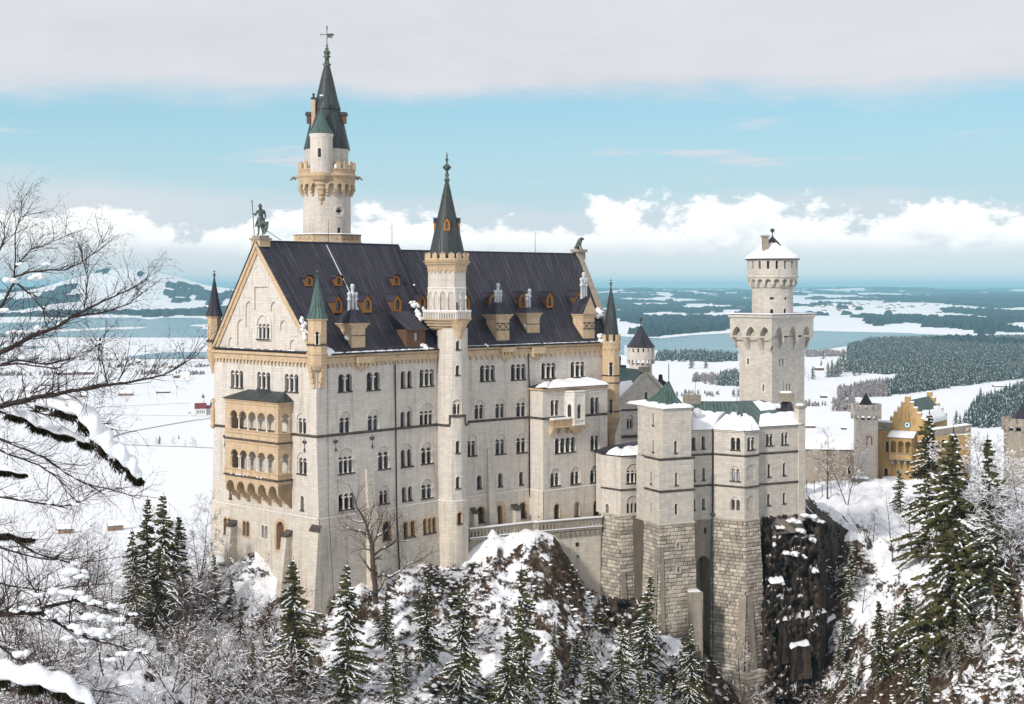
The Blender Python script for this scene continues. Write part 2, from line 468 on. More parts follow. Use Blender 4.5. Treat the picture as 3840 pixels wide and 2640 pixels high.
# ------------------------------------------------------------------ wall planes and round walls
class Fac:
 def __init__(s, A, B, batter=None):
  s.A = A.copy(); s.B = B.copy()
  s.u = (B - A).normalized(); s.L = (B - A).length
  s.n = Vector((s.u.y, -s.u.x))
  if s.n.dot(A) > 0: s.n = -s.n
  s.bat = batter
  s.r = None
 def off(s, z):
  if s.bat and z < s.bat[0]: return (s.bat[0] - z) * s.bat[1]
  return 0.0
 def P(s, u, z, d=0.0):
  q = s.A + s.u * u + s.n * (d + s.off(z))
  return Vector((q.x, q.y, z))
 def loc(s, px, py, d=0.0):
  dx = (px - CX) / F
  o = d
  for _ in range(4):
   A = s.A + s.n * o
   t = A.dot(s.n) / (dx * s.n.x + s.n.y)
   z = (HY - py) / F * t
   if not s.bat: break
   o = d + s.off(z)
  h = Vector((dx * t, t)) - s.A
  return h.dot(s.u), z
 def dirs(s, u):
  return Vector((s.u.x, s.u.y, 0)), Vector((s.n.x, s.n.y, 0))
class Cyl:
 def __init__(s, c, r):
  s.c = c.copy(); s.r = r
  s.a0 = math.atan2(-c.x, c.y)       # angle of the side facing the viewer
  s.bat = None
 def P(s, u, z, d=0.0):
  a = s.a0 + u / s.r
  return Vector((s.c.x + (s.r + d) * math.sin(a), s.c.y - (s.r + d) * math.cos(a), z))
 def loc(s, px, py, d=0.0):
  k = Vector(((px - CX) / F, 1.0))
  a = k.dot(k); b = -2 * k.dot(s.c); c = s.c.dot(s.c) - (s.r + d) ** 2
  D = b * b - 4 * a * c
  t = (-b - math.sqrt(max(D, 0))) / (2 * a)
  h = k * t - s.c
  an = math.atan2(h.x, -h.y) - s.a0
  an = (an + PI) % (2 * PI) - PI
  return an * s.r, (HY - py) / F * t
 def dirs(s, u):
  a = s.a0 + u / s.r
  return Vector((math.cos(a), math.sin(a), 0)), Vector((math.sin(a), -math.cos(a), 0))
def arc(uc, zs, r, a0, a1, n, k=1.0):
 return [(uc + r * math.cos(a0 + (a1 - a0) * i / n), zs + k * r * math.sin(a0 + (a1 - a0) * i / n)) for i in range(n + 1)]
def arch_loop(u0, u1, zb, zt, n=8, k=1.0):
 r = (u1 - u0) / 2
 zs = zt - r * k
 return [(u0, zb), (u1, zb)] + arc((u0 + u1) / 2, zs, r, 0, PI, n, k)
def pointed_loop(u0, u1, zb, zt, n=5):
 w = u1 - u0; uc = (u0 + u1) / 2
 zs = zt - w * 0.866
 R1 = [(u0 + w * math.cos(PI / 3 * i / n), zs + w * math.sin(PI / 3 * i / n)) for i in range(n + 1)]
 L1 = [(u1 - w * math.cos(PI / 3 * i / n), zs + w * math.sin(PI / 3 * i / n)) for i in range(n, -1, -1)]
 return [(u0, zb), (u1, zb)] + R1 + L1[1:]
def scallop_loop(u0, u1, zb, zt, nl, gap, n=6):
 w = (u1 - u0) / nl
 r = (w - gap) / 2
 zs = zt - r
 out = [(u0 + gap / 2, zb), (u1 - gap / 2, zb)]
 for i in range(nl - 1, -1, -1):
  out += arc(u0 + w * (i + .5), zs, r, 0, PI, n)
 return out, zs
def tess(loops):
 pts = [Vector((p[0], p[1], 0)) for l in loops for p in l]
 return pts, tessellate_polygon([[Vector((p[0], p[1], 0)) for p in l] for l in loops])
def plate(mb, fac, outer, holes, m, d=0.0, flip=False):
 pts, tr = tess([outer] + holes)
 for t in tr:
  q = [pts[i] for i in t]
  cr = (q[1].x - q[0].x) * (q[2].y - q[0].y) - (q[1].y - q[0].y) * (q[2].x - q[0].x)
  if abs(cr) < 1e-10: continue
  if cr < 0: q = q[::-1]
  mb.poly([fac.P(p.x, p.y, d) for p in q], m, [(p.x, p.y) for p in q])
def reveal(mb, fac, loop, d0, d1, m):
 N = len(loop)
 s = 0.0
 for i in range(N):
  a = loop[i]; b = loop[(i + 1) % N]
  l = math.hypot(b[0] - a[0], b[1] - a[1])
  mb.poly([fac.P(*a, d0), fac.P(*b, d0), fac.P(*b, d1), fac.P(*a, d1)], m, [(s, 0), (s + l, 0), (s + l, abs(d1 - d0)), (s, abs(d1 - d0))])
  s += l
def slab(mb, fac, loop, d0, d1, m, holes=()):
 plate(mb, fac, loop, list(holes), m, d1)
 reveal(mb, fac, loop, d0, d1, m)
 for h in holes: reveal(mb, fac, h, d0, d1, m)
def fbox(mb, fac, u0, u1, z0, z1, d0, d1, m):
 c = (u0 + u1) / 2
 U, N = fac.dirs(c)
 P = fac.P(c, (z0 + z1) / 2, (d0 + d1) / 2)
 mb.box(P, U * ((u1 - u0) / 2), N * ((d1 - d0) / 2), Vector((0, 0, (z1 - z0) / 2)), m)
def grow(loop, e):
 N = len(loop); out = []
 for i in range(N):
  a, b, c = loop[i - 1], loop[i], loop[(i + 1) % N]
  t = Vector((b[0] - a[0], b[1] - a[1])); s = Vector((c[0] - b[0], c[1] - b[1]))
  if t.length < 1e-6: t = s
  if s.length < 1e-6: s = t
  t.normalize(); s.normalize()
  n = Vector((t.y + s.y, -t.x - s.x))
  if n.length < 1e-6: n = Vector((t.y, -t.x))
  n.normalize()
  k = max(0.5, n.dot(Vector((t.y, -t.x))))
  out.append((b[0] + n.x * e / k, b[1] + n.y * e / k))
 return out
COLMESH = {}
def column_obj(fac, u, z0, z1, d, parent, r=0.13, m='white_stone'):
 if m not in COLMESH:
  q = MB()
  q.lathe((0, 0), [(1.6, 0), (1.6, .05), (1.15, .09), (.92, .12), (.85, .80), (1.0, .82), (1.55, .92)], 8, m)
  q.box((0, 0, .96), Vector((1.75, 0, 0)), Vector((0, 1.75, 0)), Vector((0, 0, .04)), m)
  COLMESH[m] = q.mesh('column')
 o = bpy.data.objects.new('column', COLMESH[m])
 COL.objects.link(o)
 P = fac.P(u, z0, d)
 o.parent = parent
 o.location = P - root_loc(parent)
 U, N = fac.dirs(u)
 o.rotation_euler = (0, 0, math.atan2(U.y, U.x))
 o.scale = (r, r, z1 - z0)
 return o
def column_mb(mb, fac, u, z0, z1, d, r=0.13, m='white_stone'):
 P = fac.P(u, z0, d); h = z1 - z0
 mb.lathe((P.x, P.y), [(1.6 * r, z0), (1.6 * r, z0 + .05 * h), (r * .92, z0 + .12 * h), (.85 * r, z0 + .80 * h), (1.7 * r, z0 + .94 * h), (1.7 * r, z1)], 8, m)
def window(fac, parent, conv, box, nl=1, kind='plain', zi=None, ring=None, cols=True, sill=True, deep=0.55, wall='limestone', pane='window_glass', gap=None, name='window', label=None, flat=False, ringw=0.22, blind=False):
 """one window group: box = (x0, x1, ytop, ybottom) in crop coordinates; returns the holes for the wall.
 kind: plain (heads side by side on columns), sep (separate lights), relief (lights under a shallow blind arch)"""
 x0, x1, yt, yb = box
 ym = (yt + yb) / 2
 u0, _ = fac.loc(*conv(x0, ym)); u1, _ = fac.loc(*conv(x1, ym))
 xm = (x0 + x1) / 2
 zt = fac.loc(*conv(xm, yt))[1]; zb = fac.loc(*conv(xm, yb))[1]
 w = u1 - u0
 body, gl = MB(), MB()
 holes = []; colspots = []
 D0 = 0.0
 if kind == 'relief':
  rim = arch_loop(u0, u1, zb, zt, 12)
  holes.append(rim)
  if blind:
   reveal(body, fac, rim, 0, -0.12, wall); plate(body, fac, rim, [], wall, -0.12)
   o = body.build('blind_arch', parent)
   return holes
  zt2 = fac.loc(*conv(xm, zi))[1]
  D0 = -0.17
  reveal(body, fac, rim, 0, D0, wall)
  # raised lip round the blind arch
  lip = grow(rim[1:], 0.12)
  for i in range(1, len(rim) - 2):
   a, b = rim[i + 1], rim[i + 2]; c, dd = lip[i], lip[i + 1]
   body.poly([fac.P(*a, .03), fac.P(*b, .03), fac.P(*dd, .03), fac.P(*c, .03)], 'white_stone', [a, b, dd, c])
   body.poly([fac.P(*c, .03), fac.P(*dd, .03), fac.P(*dd, 0), fac.P(*c, 0)], 'white_stone', [c, dd, dd, c])
  e = w * 0.05
  if cols:
   lo, zs = scallop_loop(u0 + e, u1 - e, zb + .02, zt2, nl, 0.16)
   inner = [lo]
   ww = (w - 2 * e) / nl
   colspots = [(u0 + e + ww * i, zs) for i in range(0, nl + 1)]
  else:
   ww = w / nl; gg = gap or ww * .32
   inner = [arch_loop(u0 + ww * i + gg / 2, u0 + ww * (i + 1) - gg / 2, zb + .02, zt2) for i in range(nl)]
  plate(body, fac, rim, inner, wall, D0)
 elif kind == 'sep':
  ww = w / nl; gg = gap if gap is not None else ww * .3
  inner = [arch_loop(u0 + ww * i + (gg / 2 if i else 0), u0 + ww * (i + 1) - (gg / 2 if i < nl - 1 else 0), zb, zt) for i in range(nl)]
  holes = inner
 elif kind == 'pointed':
  inner = [pointed_loop(u0, u1, zb, zt)]
  holes = inner
 elif kind == 'rect':
  ww = w / nl; gg = gap if gap is not None else ww * .3
  inner = [[(u0 + ww * i + (gg / 2 if i else 0), zb), (u0 + ww * (i + 1) - (gg / 2 if i < nl - 1 else 0), zb), (u0 + ww * (i + 1) - (gg / 2 if i < nl - 1 else 0), zt), (u0 + ww * i + (gg / 2 if i else 0), zt)] for i in range(nl)]
  holes = inner
 else:
  if nl == 1:
   inner = [arch_loop(u0, u1, zb, zt, 10)]
  else:
   lo, zs = scallop_loop(u0, u1, zb, zt, nl, 0.14)
   inner = [lo]
   ww = w / nl
   colspots = [(u0 + ww * i, zs) for i in range(1, nl)] if cols else []
  holes = inner
 for lo in inner:
  reveal(body, fac, lo, D0, -deep, ring if (ring and kind != 'relief') else wall)
  plate(gl, fac, lo, [], pane, -deep)
 if ring:
  for lo in (inner if kind == 'sep' else holes):
   big = grow(lo, ringw)
   N = len(lo)
   for i in range(N):
    a, b = lo[i], lo[(i + 1) % N]; c, dd = big[i], big[(i + 1) % N]
    body.poly([fac.P(*a, .05), fac.P(*b, .05), fac.P(*dd, .05), fac.P(*c, .05)], ring, [a, b, dd, c])
    body.poly([fac.P(*c, .05), fac.P(*dd, .05), fac.P(*dd, -.01), fac.P(*c, -.01)], ring, [c, dd, dd, c])
    body.poly([fac.P(*b, .05), fac.P(*a, .05), fac.P(*a, 0), fac.P(*b, 0)], ring, [b, a, a, b])
 elif kind in ('plain', 'sep'):
  # pale dressed border round each opening
  for lo in (inner if kind == 'sep' else holes):
   big = grow(lo, 0.13)
   N = len(lo)
   for i in range(1, N):
    a, b = lo[i], lo[(i + 1) % N]; c, dd = big[i], big[(i + 1) % N]
    body.poly([fac.P(*a, .025), fac.P(*b, .025), fac.P(*dd, .025), fac.P(*c, .025)], 'white_stone', [a, b, dd, c])
    body.poly([fac.P(*c, .025), fac.P(*dd, .025), fac.P(*dd, -.005), fac.P(*c, -.005)], 'white_stone', [c, dd, dd, c])
 sl = MB()
 if sill:
  lo_u = min(p[0] for l in holes for p in l); hi_u = max(p[0] for l in holes for p in l)
  if kind in ('sep', 'rect') and nl > 1 and not ring:
   for l in inner:
    a = min(p[0] for p in l); b = max(p[0] for p in l)
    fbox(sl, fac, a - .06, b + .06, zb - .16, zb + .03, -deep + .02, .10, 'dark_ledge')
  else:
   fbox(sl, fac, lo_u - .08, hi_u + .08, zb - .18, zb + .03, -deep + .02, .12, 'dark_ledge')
 if flat:
  body.join(gl); body.join(sl)
  for u, zs in colspots: column_mb(body, fac, u, zb, zs + .02, D0 - .10, max(.06, min(.15, w * .06)))
  o = body.build(name, parent)
 else:
  o = body.build(name, parent)
  gl.build('pane', o)
  if sill: sl.build('sill', o)
  for u, zs in colspots:
   column_obj(fac, u, zb, zs + .02, D0 - .10, o, max(.09, min(.17, w * .062)))
 if label: o['label'] = label
 return holes
def frieze(mb, fac, u0, u1, zt, zspring, pitch, proud, m, drop=0.25):
 n = max(1, round((u1 - u0) / pitch)); w = (u1 - u0) / n
 r = w * 0.36
 lo = [(u1, zt), (u0, zt), (u0, zspring - drop)]
 for i in range(n):
  c = u0 + w * (i + .5)
  lo += [(c - r, zspring - drop)] + arc(c, zspring, r, PI, 0, 6) + [(c + r, zspring - drop)]
 lo.append((u1, zspring - drop))
 # split per arch for curved walls
 plate(mb, fac, lo, [], m, proud)
 reveal(mb, fac, lo, 0, proud, m)
def frieze_round(mb, cyl, n, zt, zspring, proud, m, drop=0.25, a0=0, k=1.0, rr=0.36):
 L = 2 * PI * cyl.r
 w = L / n; r = w * rr
 for i in range(n):
  a = w * i
  c = a + w / 2
  lo = [(a + w, zt), (c, zt), (a, zt), (a, zspring - drop), (c - r, zspring - drop)] + arc(c, zspring, r, PI, 0, 6, k) + [(c + r, zspring - drop), (a + w, zspring - drop)]
  plate(mb, cyl, lo, [], m, proud)
  reveal(mb, cyl, lo, 0, proud, m)
def ledge(mb, fac, u0, u1, z, h, proud, m, d0=0.0, step=2.0):
 n = max(1, int(abs(u1 - u0) / step)) if fac.r else 1
 for i in range(n):
  a = u0 + (u1 - u0) * i / n; b = u0 + (u1 - u0) * (i + 1) / n
  rows = [[fac.P(q, z - h, d0) for q in (a, b)], [fac.P(q, z - h * .7, d0 + proud) for q in (a, b)], [fac.P(q, z - h * .25, d0 + proud) for q in (a, b)], [fac.P(q, z, d0) for q in (a, b)]]
  for j in range(3):
   mb.poly([rows[j][0], rows[j][1], rows[j + 1][1], rows[j + 1][0]], m, [(a, j * .2), (b, j * .2), (b, j * .2 + .2), (a, j * .2 + .2)])
  if i in (0, n - 1):
   for e in ((0,) if i == 0 else ()) + ((1,) if i == n - 1 else ()):
    mb.poly([rows[j][e] for j in range(4)], m)
def merlons_round(mb, c, r, n, z0, z1, w, t, m, peak=0.25, a0=0.0, cap=None):
 for k in range(n):
  a = a0 + 2 * PI * k / n
  N = Vector((math.sin(a), -math.cos(a), 0)); U = Vector((math.cos(a), math.sin(a), 0))
  P = Vector((c[0], c[1], 0)) + N * r
  mb.box(P + Vector((0, 0, (z0 + z1) / 2)), U * w / 2, N * t / 2, Vector((0, 0, (z1 - z0) / 2)), m)
  if peak:
   A = [P + U * s * w / 2 + N * q * t / 2 + Vector((0, 0, z1 + .003)) for s, q in ((-1, 1), (1, 1), (1, -1), (-1, -1))]
   T = P + Vector((0, 0, z1 + peak))
   for i in range(4): mb.poly([A[i], A[(i + 1) % 4], T], cap or m)
def strips(mb, cyl, z0, z1, holes, m, step=0.7):
 L = 2 * PI * cyl.r
 sp = []
 for h in holes:
  a = min(p[0] for p in h) - .08; b = max(p[0] for p in h) + .08
  for q in sp:
   if a < q[1] and b > q[0]:
    q[0] = min(a, q[0]); q[1] = max(b, q[1]); q[2].append(h); break
  else:
   sp.append([a, b, [h]])
 sp.sort()
 u = -L / 2
 def fill(a, b):
  n = max(1, math.ceil((b - a) / step))
  rows = [[cyl.P(a + (b - a) * i / n, z) for i in range(n + 1)] for z in (z0, z1)]
  uvs = [[(a + (b - a) * i / n, z) for i in range(n + 1)] for z in (z0, z1)]
  mb.grid(rows, m, uvs, True)
 for a, b, hs in sp:
  fill(u, a)
  plate(mb, cyl, [(a, z0), (b, z0), (b, z1), (a, z1)], hs, m)
  u = b
 fill(u, L / 2)
def spire(mb, c, prof, n, m, a0=0.0, seams=None):
 mb.lathe(c, prof, n, m, a0, smooth=n > 10, seams=seams or n * 2, cap=True)
def finial(mb, c, z, h, m='bronze', s=1.0):
 mb.lathe(c, [(.16 * s, z), (.30 * s, z + .06 * h), (.10 * s, z + .12 * h), (.12 * s, z + .22 * h), (.34 * s, z + .28 * h), (.10 * s, z + .36 * h), (.26 * s, z + .44 * h), (.38 * s, z + .50 * h), (.22 * s, z + .57 * h), (.06 * s, z + .62 * h), (.05 * s, z + h)], 8, m)
 for a in (0, PI / 2):
  U = Vector((math.cos(a), math.sin(a), 0))
  mb.box(Vector((c[0], c[1], z + .80 * h)), U * .32 * s, Vector((-U.y, U.x, 0)) * .05, Vector((0, 0, .06 * s)), m)
# ================================================================== the palace block
C0 = gp(1187, 200.0)
dG = Vector((-1.1, 1.0)).normalized()
dS1 = Vector((0.919, 1.0)).normalized()
dS2 = Vector((1.208, 1.0)).normalized()
GL = along(C0, dG, 803)
C1 = along(C0, dS1, 1652)
C2 = along(C1, dS2, 2290)
ZE, ZS, ZB = -9.8, -21.6, -33.5           # eaves, string course, plinth course
ZBOT = -56.0
BAT = 0.045
Gf0 = Fac(GL, C0)
S1 = Fac(C0, C1); S2 = Fac(C1, C2)
S1m = Fac(C0, C1, (ZS, BAT)); S2m = Fac(C1, C2, (ZS, 0.02))
S1l = Fac(C0 + S1.n * .12, C1 + S1.n * .12, (ZS, BAT)); S2l = Fac(C1 + S2.n * .12, C2 + S2.n * .12, (ZS, 0.02))
Gl = Fac(GL + Gf0.n * .12, C0 + Gf0.n * .12)
palace = thing('palace', 'great pale limestone palace block with steep dark gabled roof, sandstone loggia and stair tower', 'palace', (C0.x, C0.y, -46))
def add_wall(fac, zlo, zhi, u0, u1, holes, m, parent=palace, outline=None, name='wall'):
 mb = MB()
 hs = [[(p[0], min(max(p[1], zlo + .04), zhi - .04)) for p in h] for h in holes]
 plate(mb, fac, outline or [(u0, zlo), (u1, zlo), (u1, zhi), (u0, zhi)], hs, m)
 return mb.build(name, parent)
W = window
# ---- west gable front
hT = []; hM = []; hL = []
for b in ((285, 395, 200, 350), (510, 627, 215, 362), (745, 868, 232, 385)):
 hT += W(Gf0, palace, zB, b, 3)
hT += W(Gf0, palace, zB, (850, 930, 565, 745), 2, 'relief', 610, sill=False)
hM += W(Gf0, palace, zB, (853, 935, 902, 1088), 2, 'relief', 950)
hM += W(Gf0, palace, zB, (883, 911, 1275, 1398), 1)
hM += W(Gf0, palace, zB, (272, 298, 1195, 1298), 1)
hL += W(Gl, palace, zC, (228, 289, 325, 462), 2, 'sep', ring='sandstone', gap=.12, wall='plinth_stone')
hL += W(Gl, palace, zC, (390, 445, 353, 480), 2, 'sep', ring='sandstone', gap=.2, wall='plinth_stone', sill=False)
hL += W(Gl, palace, zC, (550, 602, 386, 500), 2, 'sep', ring='white_stone', gap=.25, wall='plinth_stone', pane='curtained_glass', sill=False)
hL += W(Gl, palace, zC, (678, 742, 355, 600), 1, ring='sandstone', ringw=.5, wall='plinth_stone', pane='brown_wood', name='arched_doorway', sill=False)
# windows behind the loggia arches
for b in ((285, 330, 540, 705), (365, 430, 545, 720), (520, 585, 560, 740), (300, 330, 880, 1030), (380, 430, 890, 1045), (540, 590, 905, 1065)):
 pass
# gable field: stepped panel of blind arches
apx = Gf0.loc(*zA(517, 472))
gl0 = Gf0.loc(*zA(150, 1352)); gr0 = (Gf0.L - .2, gl0[1])
def gl(x, y): return Gf0.loc(*zA(x, y))
def gar(x0, x1, yt):                     # arch head, left to right
 a = gl(x0, yt + (x1 - x0) / 2); b = gl(x1, yt + (x1 - x0) / 2)
 r = (b[0] - a[0]) / 2
 zt = gl((x0 + x1) / 2, yt)[1]
 return [(a[0] + r - r * math.cos(PI * i / 8), zt - r + r * math.sin(PI * i / 8)) for i in range(9)]
step = [gl(266, 1368)] + gar(266, 318, 1288) + [gl(318, 1345), gl(340, 1352)] + gar(340, 405, 1134) + [gl(405, 1192), gl(412, 1200)] + gar(412, 475, 980) + [gl(475, 1040), gl(487, 1050)] + gar(487, 537, 788) + [gl(537, 850), gl(555, 862)] + gar(555, 606, 790) + \
       [gl(606, 1052), gl(627, 1060)] + gar(627, 688, 982) + [gl(688, 1215), gl(707, 1225)] + gar(707, 770, 1143) + [gl(770, 1378), gl(790, 1385)] + gar(790, 846, 1308) + [gl(846, 1392)]
step = step[::-1]
mb = MB()
winH = W(Gf0, palace, zA, (508, 618, 1098, 1303), 3, 'relief', 1172)
# the panel sits 14 cm back; the window keeps the outer plane and shows as a raised field
plate(mb, Gf0, step, [[(p[0], p[1]) for p in grow(winH[0], .25)]], 'limestone', -.24)
reveal(mb, Gf0, step, 0, -.24, 'limestone')
fr = grow(winH[0], .25)
plate(mb, Gf0, fr, winH, 'white_stone', -.003)
reveal(mb, Gf0, fr, -.003, -.24, 'white_stone')
mb.build('blind_arcade', palace)
big = gl(468, 705); 
lip = MB()
A0 = gl(470, 775); A1 = gl(606, 775)
r_ = (A1[0] - A0[0]) / 2
o_ = [(A0[0] + r_ - r_ * math.cos(PI * i / 12), A0[1] + r_ * math.sin(PI * i / 12)) for i in range(13)]
o_ = [gl(470, 850)] + o_ + [gl(606, 850)]
for a, b in zip(o_[:-1], o_[1:]):
 c = Vector((a[0] + b[0], a[1] + b[1])) / 2; dv = Vector((b[0] - a[0], b[1] - a[1]))
 P = Gf0.P(c.x, c.y, .03); U, N = Gf0.dirs(0)
 t = (U * dv.x + Vector((0, 0, dv.y)))
 lip.box(P, t / 2, N * .05, t.normalized().cross(N) * .07, 'white_stone')
for x0, x1, y in ((388, 470, 943), (318, 395, 1098), (246, 325, 1252), (620, 692, 948), (702, 776, 1110), (778, 858, 1275)):
 a = gl(x0, y); b = gl(x1, y)
 fbox(lip, Gf0, a[0], b[0], a[1] - .06, a[1] + .06, -.01, .06, 'limestone')
lip.build('stepped_moulding', palace)
L = Gf0.L
add_wall(Gf0, ZS, 0, 0, L, hT + [step], 'limestone', outline=[(0, ZS), (L, ZS), (L, gr0[1]), apx, (0, gl0[1])])
add_wall(Gf0, ZB, ZS, 0, L, hM, 'limestone', outline=[(-.55, ZB), (L + .53, ZB), (L, ZS), (0, ZS)])
add_wall(Gl, ZBOT, ZB, 0, L, hL, 'plinth_stone', outline=[(-1.4, ZBOT), (L + .12 + BAT * (ZS - ZBOT), ZBOT), (L + .66, ZB), (-.55, ZB)], name='plinth_wall')
# ---- long south front, first part
hT = []; hM = []; hL = []
for b in ((1200, 1325, 230, 383), (1443, 1565, 215, 370)): hT += W(S1, palace, zB, b, 2)
hT += W(S1, palace, zB, (1738, 1836, 204, 350), 2, 'sep')
hT += W(S1, palace, zB, (1897, 2025, 190, 336), 3)
hT += W(S1, palace, zB, (1212, 1318, 550, 738), 2, 'relief', 605, sill=False)
hT += W(S1, palace, zB, (1455, 1558, 533, 717), 2, 'relief', 588, sill=False)
hT += W(S1, palace, zB, (1735, 1843, 500, 694), 2, 'relief', 553, cols=False, sill=False)
hT += W(S1, palace, zB, (1898, 2025, 475, 680), 3, 'relief', 548, sill=False)
hM += W(S1m, palace, zB, (1203, 1340, 862, 1083), 3, 'relief', 940)
hM += W(S1m, palace, zB, (1540, 1647, 845, 1045), 2, 'relief', 900)
hM += W(S1m, palace, zB, (1738, 1845, 825, 1025), 2, 'relief', 880, cols=False)
hM += W(S1m, palace, zB, (1910, 2013, 810, 1000), 2, 'relief', 862)
hM += W(S1m, palace, zB, (1203, 1345, 1253, 1390), 3)
hM += W(S1m, palace, zB, (1553, 1640, 1180, 1343), 2, 'relief', 1230)
hM += W(S1m, palace, zB, (1748, 1840, 1195, 1318), 2, 'sep')
hM += W(S1m, palace, zB, (1913, 2013, 1128, 1295), 2, 'relief', 1178)
hL += W(S1l, palace, zC, (1585, 1653, 352, 512), 1, ring='sandstone', wall='plinth_stone')
hL += W(S1l, palace, zC, (1762, 1862, 352, 488), 2, 'sep', ring='sandstone', gap=.5, wall='plinth_stone')
hL += W(S1l, palace, zC, (1930, 2040, 325, 455), 3, 'sep', ring='sandstone', gap=.3, wall='plinth_stone')
hL += W(S1l, palace, zC, (1817, 1848, 738, 766), 1, 'rect', gap=0, wall='plinth_stone', sill=False, name='vent_opening')
hL += W(S1l, palace, zC, (1604, 1633, 600, 636), 1, 'rect', gap=0, wall='plinth_stone', sill=False, pane='zinc', deep=.12, name='vent_opening')
L1 = S1.L
add_wall(S1, ZS, ZE, 0, L1, hT, 'limestone')
add_wall(S1m, ZB, ZS, 0, L1, hM, 'limestone')
add_wall(S1l, ZBOT, ZB, 0, L1, hL, 'plinth_stone', name='plinth_wall')
# ---- long south front, second part
hT = []; hM = []; hL = []
for b in ((635, 780, 45, 192), (920, 1063, 35, 180), (1200, 1338, 25, 166), (1470, 1605, 12, 154)): hT += W(S2, palace, zE, b, 3)
hT += W(S2, palace, zE, (585, 683, 365, 545), 2, 'relief', 412, sill=False)
hT += W(S2, palace, zE, (778, 875, 355, 533), 2, 'relief', 402, sill=False)
hT += W(S2, palace, zE, (970, 1070, 345, 522), 2, 'relief', 392, sill=False)
hM += W(S2m, palace, zE, (515, 608, 675, 882), 2, 'relief', 745)
hM += W(S2m, palace, zE, (778, 877, 680, 865), 2, 'relief', 730)
hM += W(S2m, palace, zE, (970, 1070, 668, 852), 2, 'relief', 718)
for b in ((610, 655, 1060, 1183), (805, 848, 1040, 1164), (998, 1040, 1027, 1148)): hM += W(S2m, palace, zE, b, 1)
hL += W(S2l, palace, zE, (608, 683, 1350, 1497), 1, ring='sandstone', wall='plinth_stone')
hL += W(S2l, palace, zE, (794, 842, 1338, 1530), 1, ring='sandstone', ringw=.75, wall='plinth_stone', pane='brown_wood', name='arched_doorway', sill=False)
hL += W(S2l, palace, zE, (996, 1066, 1312, 1455), 1, ring='sandstone', wall='plinth_stone')
L2 = S2.L
add_wall(S2, ZS, ZE + .2, 0, L2, hT, 'limestone')
add_wall(S2m, ZB, ZS, 0, L2, hM, 'limestone')
add_wall(S2l, ZBOT, ZB, 0, L2, hL, 'plinth_stone', name='plinth_wall')
# ---- unseen north and east sides close the block
mb = MB()
Ei = Vector((-S2.n.x, -S2.n.y)); E2 = C2 + Ei * 27.6; N1 = C1 + Vector((-S1.n.x, -S1.n.y)) * 25.5
for a, b in ((C2, E2), (E2, N1), (N1, GL)):
 q = [Vector((a.x, a.y, ZBOT)), Vector((b.x, b.y, ZBOT)), Vector((b.x, b.y, ZE + .1)), Vector((a.x, a.y, ZE + .1))]
 l = (b - a).length
 mb.poly(q, 'limestone', [(0, ZBOT), (l, ZBOT), (l, ZE), (0, ZE)])
RZ1, RZ2 = 6.9, 6.05
rdg2 = along(C2 + Ei * 13.8, dS2, 2168)
mb.poly([Vector((C2.x, C2.y, ZE + .1)), Vector((E2.x, E2.y, ZE + .1)), Vector((rdg2.x, rdg2.y, RZ2 - .2))], 'limestone', [(0, 0), (27, 0), (13.5, 15)])
mb.build('rear_wall', palace)
# ---- mouldings
mb = MB()
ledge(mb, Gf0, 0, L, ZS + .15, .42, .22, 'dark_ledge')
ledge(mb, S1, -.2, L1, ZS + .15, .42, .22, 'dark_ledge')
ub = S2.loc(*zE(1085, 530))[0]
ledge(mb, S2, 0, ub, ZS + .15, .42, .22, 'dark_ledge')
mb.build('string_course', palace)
mb = MB()
ledge(mb, Gl, -.5, L + .5, ZB + .12, .3, .10, 'white_stone')
S1b = Fac(C0 + S1.n * (BAT * (ZS - ZB) + .10), C1 + S1.n * (BAT * (ZS - ZB) + .10)); S2b = Fac(C1 + S2.n * (.02 * (ZS - ZB) + .10), C2 + S2.n * (.02 * (ZS - ZB) + .10))
ledge(mb, S1b, 0, L1, ZB + .12, .3, .06, 'white_stone')
ledge(mb, S2b, 0, ub, ZB + .12, .3, .06, 'white_stone')
mb.build('plinth_course', palace)
mb = MB()
frieze(mb, Gf0, .1, L - .1, ZE - .25, ZE - 1.55, .86, .28, 'sandstone', .3)
ledge(mb, Gf0, -.2, L + .2, ZE + .15, .75, .62, 'sandstone')
frieze(mb, S1, 1.4, L1 - .5, ZE - .6, ZE - 1.75, .86, .28, 'sandstone', .3)
ledge(mb, S1, 0, L1, ZE - .02, .62, .5, 'sandstone')
frieze(mb, S2, .3, L2 - 1.2, ZE - .45, ZE - 1.7, 1.15, .28, 'sandstone', .3)
ledge(mb, S2, 0, L2, ZE + .16, .62, .5, 'sandstone')
mb.build('corbel_table', palace)
# little tiled ledge at the foot of the gable with patches of snow
mb = MB(); sn = MB()
rng = random.Random(5)
ledge(mb, Gf0, .4, L - 1.6, ZE + .42, .28, .75, 'dark_roof')
u = 4.5
while u < L - 3:
 w = rng.uniform(.2, 1.2)
 sn.blob(Gf0.P(u, ZE + .44, .35), w, .3, .08, 'snow', rng, axis=(Gf0.dirs(0)[0], Gf0.dirs(0)[1], Vector((0, 0, 1))))
 u += w + rng.uniform(.4, 2.2)
mb.build('gable_ledge', palace); sn.build('ledge_snow', palace)
